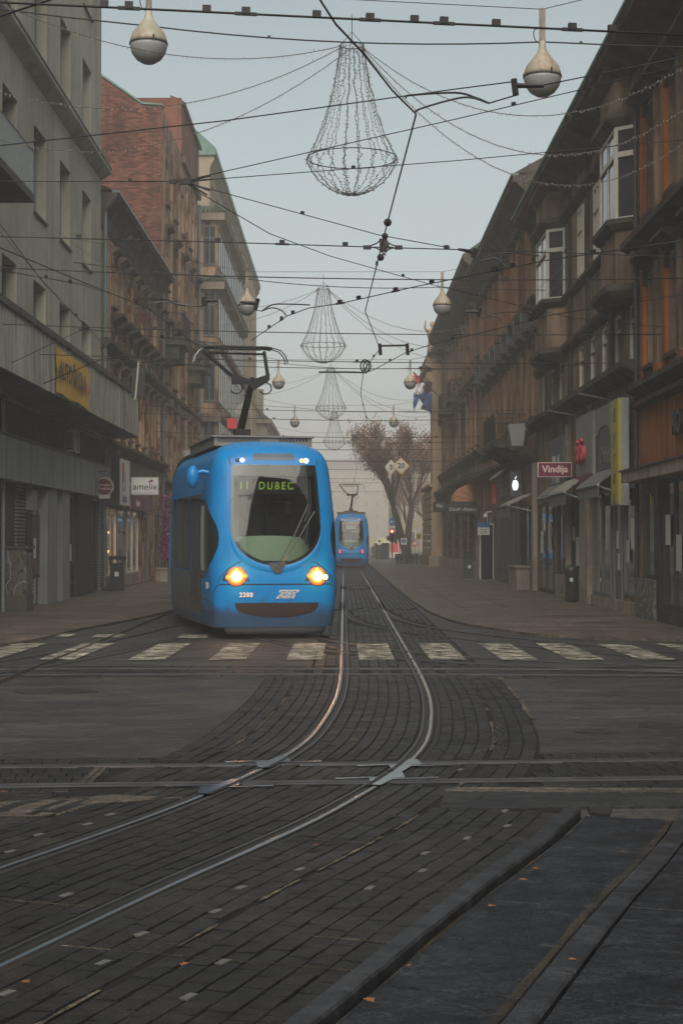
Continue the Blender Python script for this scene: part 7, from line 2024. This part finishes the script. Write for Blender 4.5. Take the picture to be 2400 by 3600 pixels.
MB().box(x - .12, x + .15, y - .115, y - .105, 2.975, 3.025).add([(x - .17, y - .11, 3.0), (x - .07, y - .11, 3.09), (x - .07, y - .11, 2.91)], [(0, 1, 2)]).build('arrow', M['sign_white'], t)
MB().box(x - .2, x + .2, y - .1, y - .08, 2.56, 2.72).build('plate', M['sign_cream'], t)
def post_sign(u, v, D, lab, build, h=None):
    c = at(u, v, D); t = thing('road_sign', (c.x, c.y, .03), lab, 'road sign', 'road signs by the square')
    MB().tube([(c.x, c.y + .03, .03), (c.x, c.y + .03, c.z + .3)], .03, 6).build('post', M['sign_pole'], t)
    build(c, t)
def ped(c, t):
    MB().box(c.x - .2, c.x + .2, c.y, c.y + .02, c.z - .24, c.z + .2).build('plate', M['sign_white'], t)
    k = MB().lathe([(.15, 0), (.15, .008)], 18); MB().add([(c.x + v[0], c.y - .002 - v[2], c.z + .0 + v[1]) for v in k.v], k.f).build('disc', M['sign_blue'], t)
    MB().ball((c.x, c.y - .012, c.z + .07), .025, 8, 6, 1, .2, 1).box(c.x - .02, c.x + .03, c.y - .014, c.y - .011, c.z - .08, c.z + .04).build('figure', M['sign_white'], t)
post_sign(1419, 1902, 112, 'white square sign with blue pedestrian disc before the trunk', ped)
def tri(c, t):
    for k, dy, m in ((1, 0, M['sign_red']), (.68, -.01, M['letter_pink'])):
        MB().prism([(c.x - .24 * k, c.y + dy, c.z - .19 * k), (c.x + .24 * k, c.y + dy, c.z - .19 * k), (c.x, c.y + dy, c.z + .24 * k)], (0, .008, 0)).build('plate', m, t)
post_sign(1457, 1908, 114, 'red triangular warning sign right of the thick trunk', tri)
def xs(c, t):
    MB().box(c.x - .2, c.x + .2, c.y, c.y + .02, c.z - .2, c.z + .2).build('plate', M['sign_ochre'], t)
    MB().cbox((c.x, c.y - .006, c.z), .36, .008, .05, ry=.8).cbox((c.x, c.y - .012, c.z), .36, .008, .05, ry=-.8).build('cross', M['black'], t)
post_sign(1471, 1886, 118, 'yellow square sign with crossed black bars above the triangle', xs)
def pk(c, t):
    MB().box(c.x - .2, c.x + .2, c.y, c.y + .02, c.z - .25, c.z + .25).build('plate', M['sign_white'], t)
    k = MB().lathe([(.12, 0), (.12, .008)], 14); MB().add([(c.x + v[0], c.y - .002 - v[2], c.z + .06 + v[1]) for v in k.v], k.f).build('disc', M['sign_slate'], t)
post_sign(1333, 1905, 150, 'small white sign with grey disc above the kiosk roof', pk)
# kiosk and stand
c = gnd(1344, 1968)
x, y = c.x, c.y
t = thing('market_kiosk', (x, y, .03), 'dark kiosk with yellow striped canopy at the edge of the square', 'kiosk')
MB().box(x - .75, x + .65, y, y + 1.4, .03, 1.55).build('counter', M['black'], t)
for i in range(8):
    a0, a1 = x - .95 + i * .22, x - .95 + (i + 1) * .22
    MB().add([(a0, y - .2, 1.55), (a1, y - .2, 1.55), (x - .07 + (a1 - x) * .25, y + .7, 2.05), (x - .07 + (a0 - x) * .25, y + .7, 2.05)], [(0, 1, 2, 3)]).build('canopy_stripe', M['sign_yellow'] if i % 2 == 0 else M['sign_cream'], t)
for dx in (-.7, .6): MB().tube([(x + dx, y, .03), (x + dx, y, 1.6)], .03, 6).build('post', M['sign_pole'], t)
c = gnd(1385, 1962); x, y = c.x, c.y
t = thing('poster_stand', (x, y, .03), 'red and cream poster stand beside the kiosk', 'stand')
MB().box(x - .5, x + .5, y, y + .5, .03, 1.9).build('board', M['sign_cream'], t); MB().box(x - .42, x + .42, y - .01, y - .002, .6, 1.5).build('poster', M['sign_red'], t)
c = gnd(1432, 1985); x, y = c.x, c.y
M['hedge'] = plain('hedge_leaf', (.03, .04, .028), .8, var=.5, scale=4)
t = thing('planter_hedge', (x, y, .03), 'low dark hedge in planters around the foot of the thick trunk', 'hedge')
MB().box(x - .85, x + .85, y, y + .6, .03, .35).build('trough', M['trim_dark'], t)
lf = MB()
for i in range(1400):
    p = Vector((x + random.uniform(-.9, .9), y + random.uniform(-.05, .65), .3 + random.uniform(0, .5) * (1 - .3 * random.random())))
    n = Vector((random.gauss(0, 1), random.gauss(0, 1), random.gauss(0, 1))).normalized(); a = n.orthogonal().normalized() * random.uniform(.03, .06); b = n.cross(a)
    lf.add([p - a, p - b, p + a, p + b], [(0, 1, 2, 3)])
lf.build('leaves', M['hedge'], t)
c = gnd(1316, 1962); x, y = c.x, c.y
t = thing('planter_hedge', (x, y, .03), 'small clipped dark bush left of the kiosk', 'bush')
MB().box(x - .3, x + .3, y - .3, y + .3, .03, .3).build('trough', M['trim_dark'], t)
lf = MB()
for i in range(500):
    n = Vector((random.gauss(0, 1), random.gauss(0, 1), random.gauss(0, 1))).normalized()
    p = Vector((x, y, .85)) + Vector((n.x * .42, n.y * .42, n.z * .55)) * random.uniform(.6, 1)
    a = n.orthogonal().normalized() * random.uniform(.03, .06); b = n.cross(a)
    lf.add([p - a, p - b, p + a, p + b], [(0, 1, 2, 3)])
lf.build('leaves', M['hedge'], t)

# corner house across the junction, behind the viewer: seen as the dark shape mirrored in the tram's windscreen
cb_ = thing('corner_building', (24, -20, 0), 'dark corner house mirrored as a gable shape in the tram windscreen', 'building')
MB().box(12.6, 38, -30, -12, 0, 19).build('wall', M['pl_brown'], cb_)
MB().add([(12.4, -11.8, 19), (38.2, -11.8, 19), (38.2, -30, 19), (12.4, -30, 19), (16, -15, 25.5), (36, -15, 22.5), (36, -27, 22.5), (16, -27, 25.5)], [(0, 1, 5, 4), (1, 2, 6, 5), (2, 3, 7, 6), (3, 0, 4, 7), (4, 5, 6, 7)]).build('roof', M['roof_tile'], cb_)
for i in range(6):
    for j in range(4):
        x = 14.6 + i * 3.9; z = 4.6 + j * 3.7
        w_ = MB().box(x - .7, x + .7, -12.02, -11.93, z, z + 2.2).build('window', M['white_frame'], cb_)
        MB().box(x - .6, x + .6, -11.92, -11.91, z + .1, z + 2.1).build('pane', M['pane_blue'], w_)
cb_ = thing('corner_building', (-24, -18, 0), 'grey corner house on the other side of the junction behind the viewer', 'building')
MB().box(-40, -9, -30, -9, 0, 17).build('wall', M['pl_tan2'], cb_)
MB().box(-40.4, -8.6, -30.4, -8.6, 17, 17.6).build('cornice', M['trim_tan'], cb_)
for i in range(7):
    for j in range(4):
        x = -12 - i * 3.9; z = 2.2 + j * 3.7
        w_ = MB().box(x - .7, x + .7, -9.02, -8.93, z, z + 2.2).build('window', M['white_frame'], cb_)
        MB().box(x - .6, x + .6, -8.92, -8.91, z + .1, z + 2.1).build('pane', M['pane_blue'], w_)
# ------------------------------------------------------------------ haze
hm = bpy.data.materials.new('haze'); hm.use_nodes = True
nt = hm.node_tree; nt.nodes.clear()
o = nt.nodes.new('ShaderNodeOutputMaterial'); pv = nt.nodes.new('ShaderNodeVolumePrincipled')
pv.inputs['Color'].default_value = (0.95, 0.93, 0.88, 1); pv.inputs['Density'].default_value = HAZE
pv.inputs['Anisotropy'].default_value = 0.0
nt.links.new(pv.outputs[0], o.inputs['Volume'])
hz = MB().box(-60, 60, -35, 720, -1.2, 34).build('haze', hm)
tag(hz, kind='stuff')
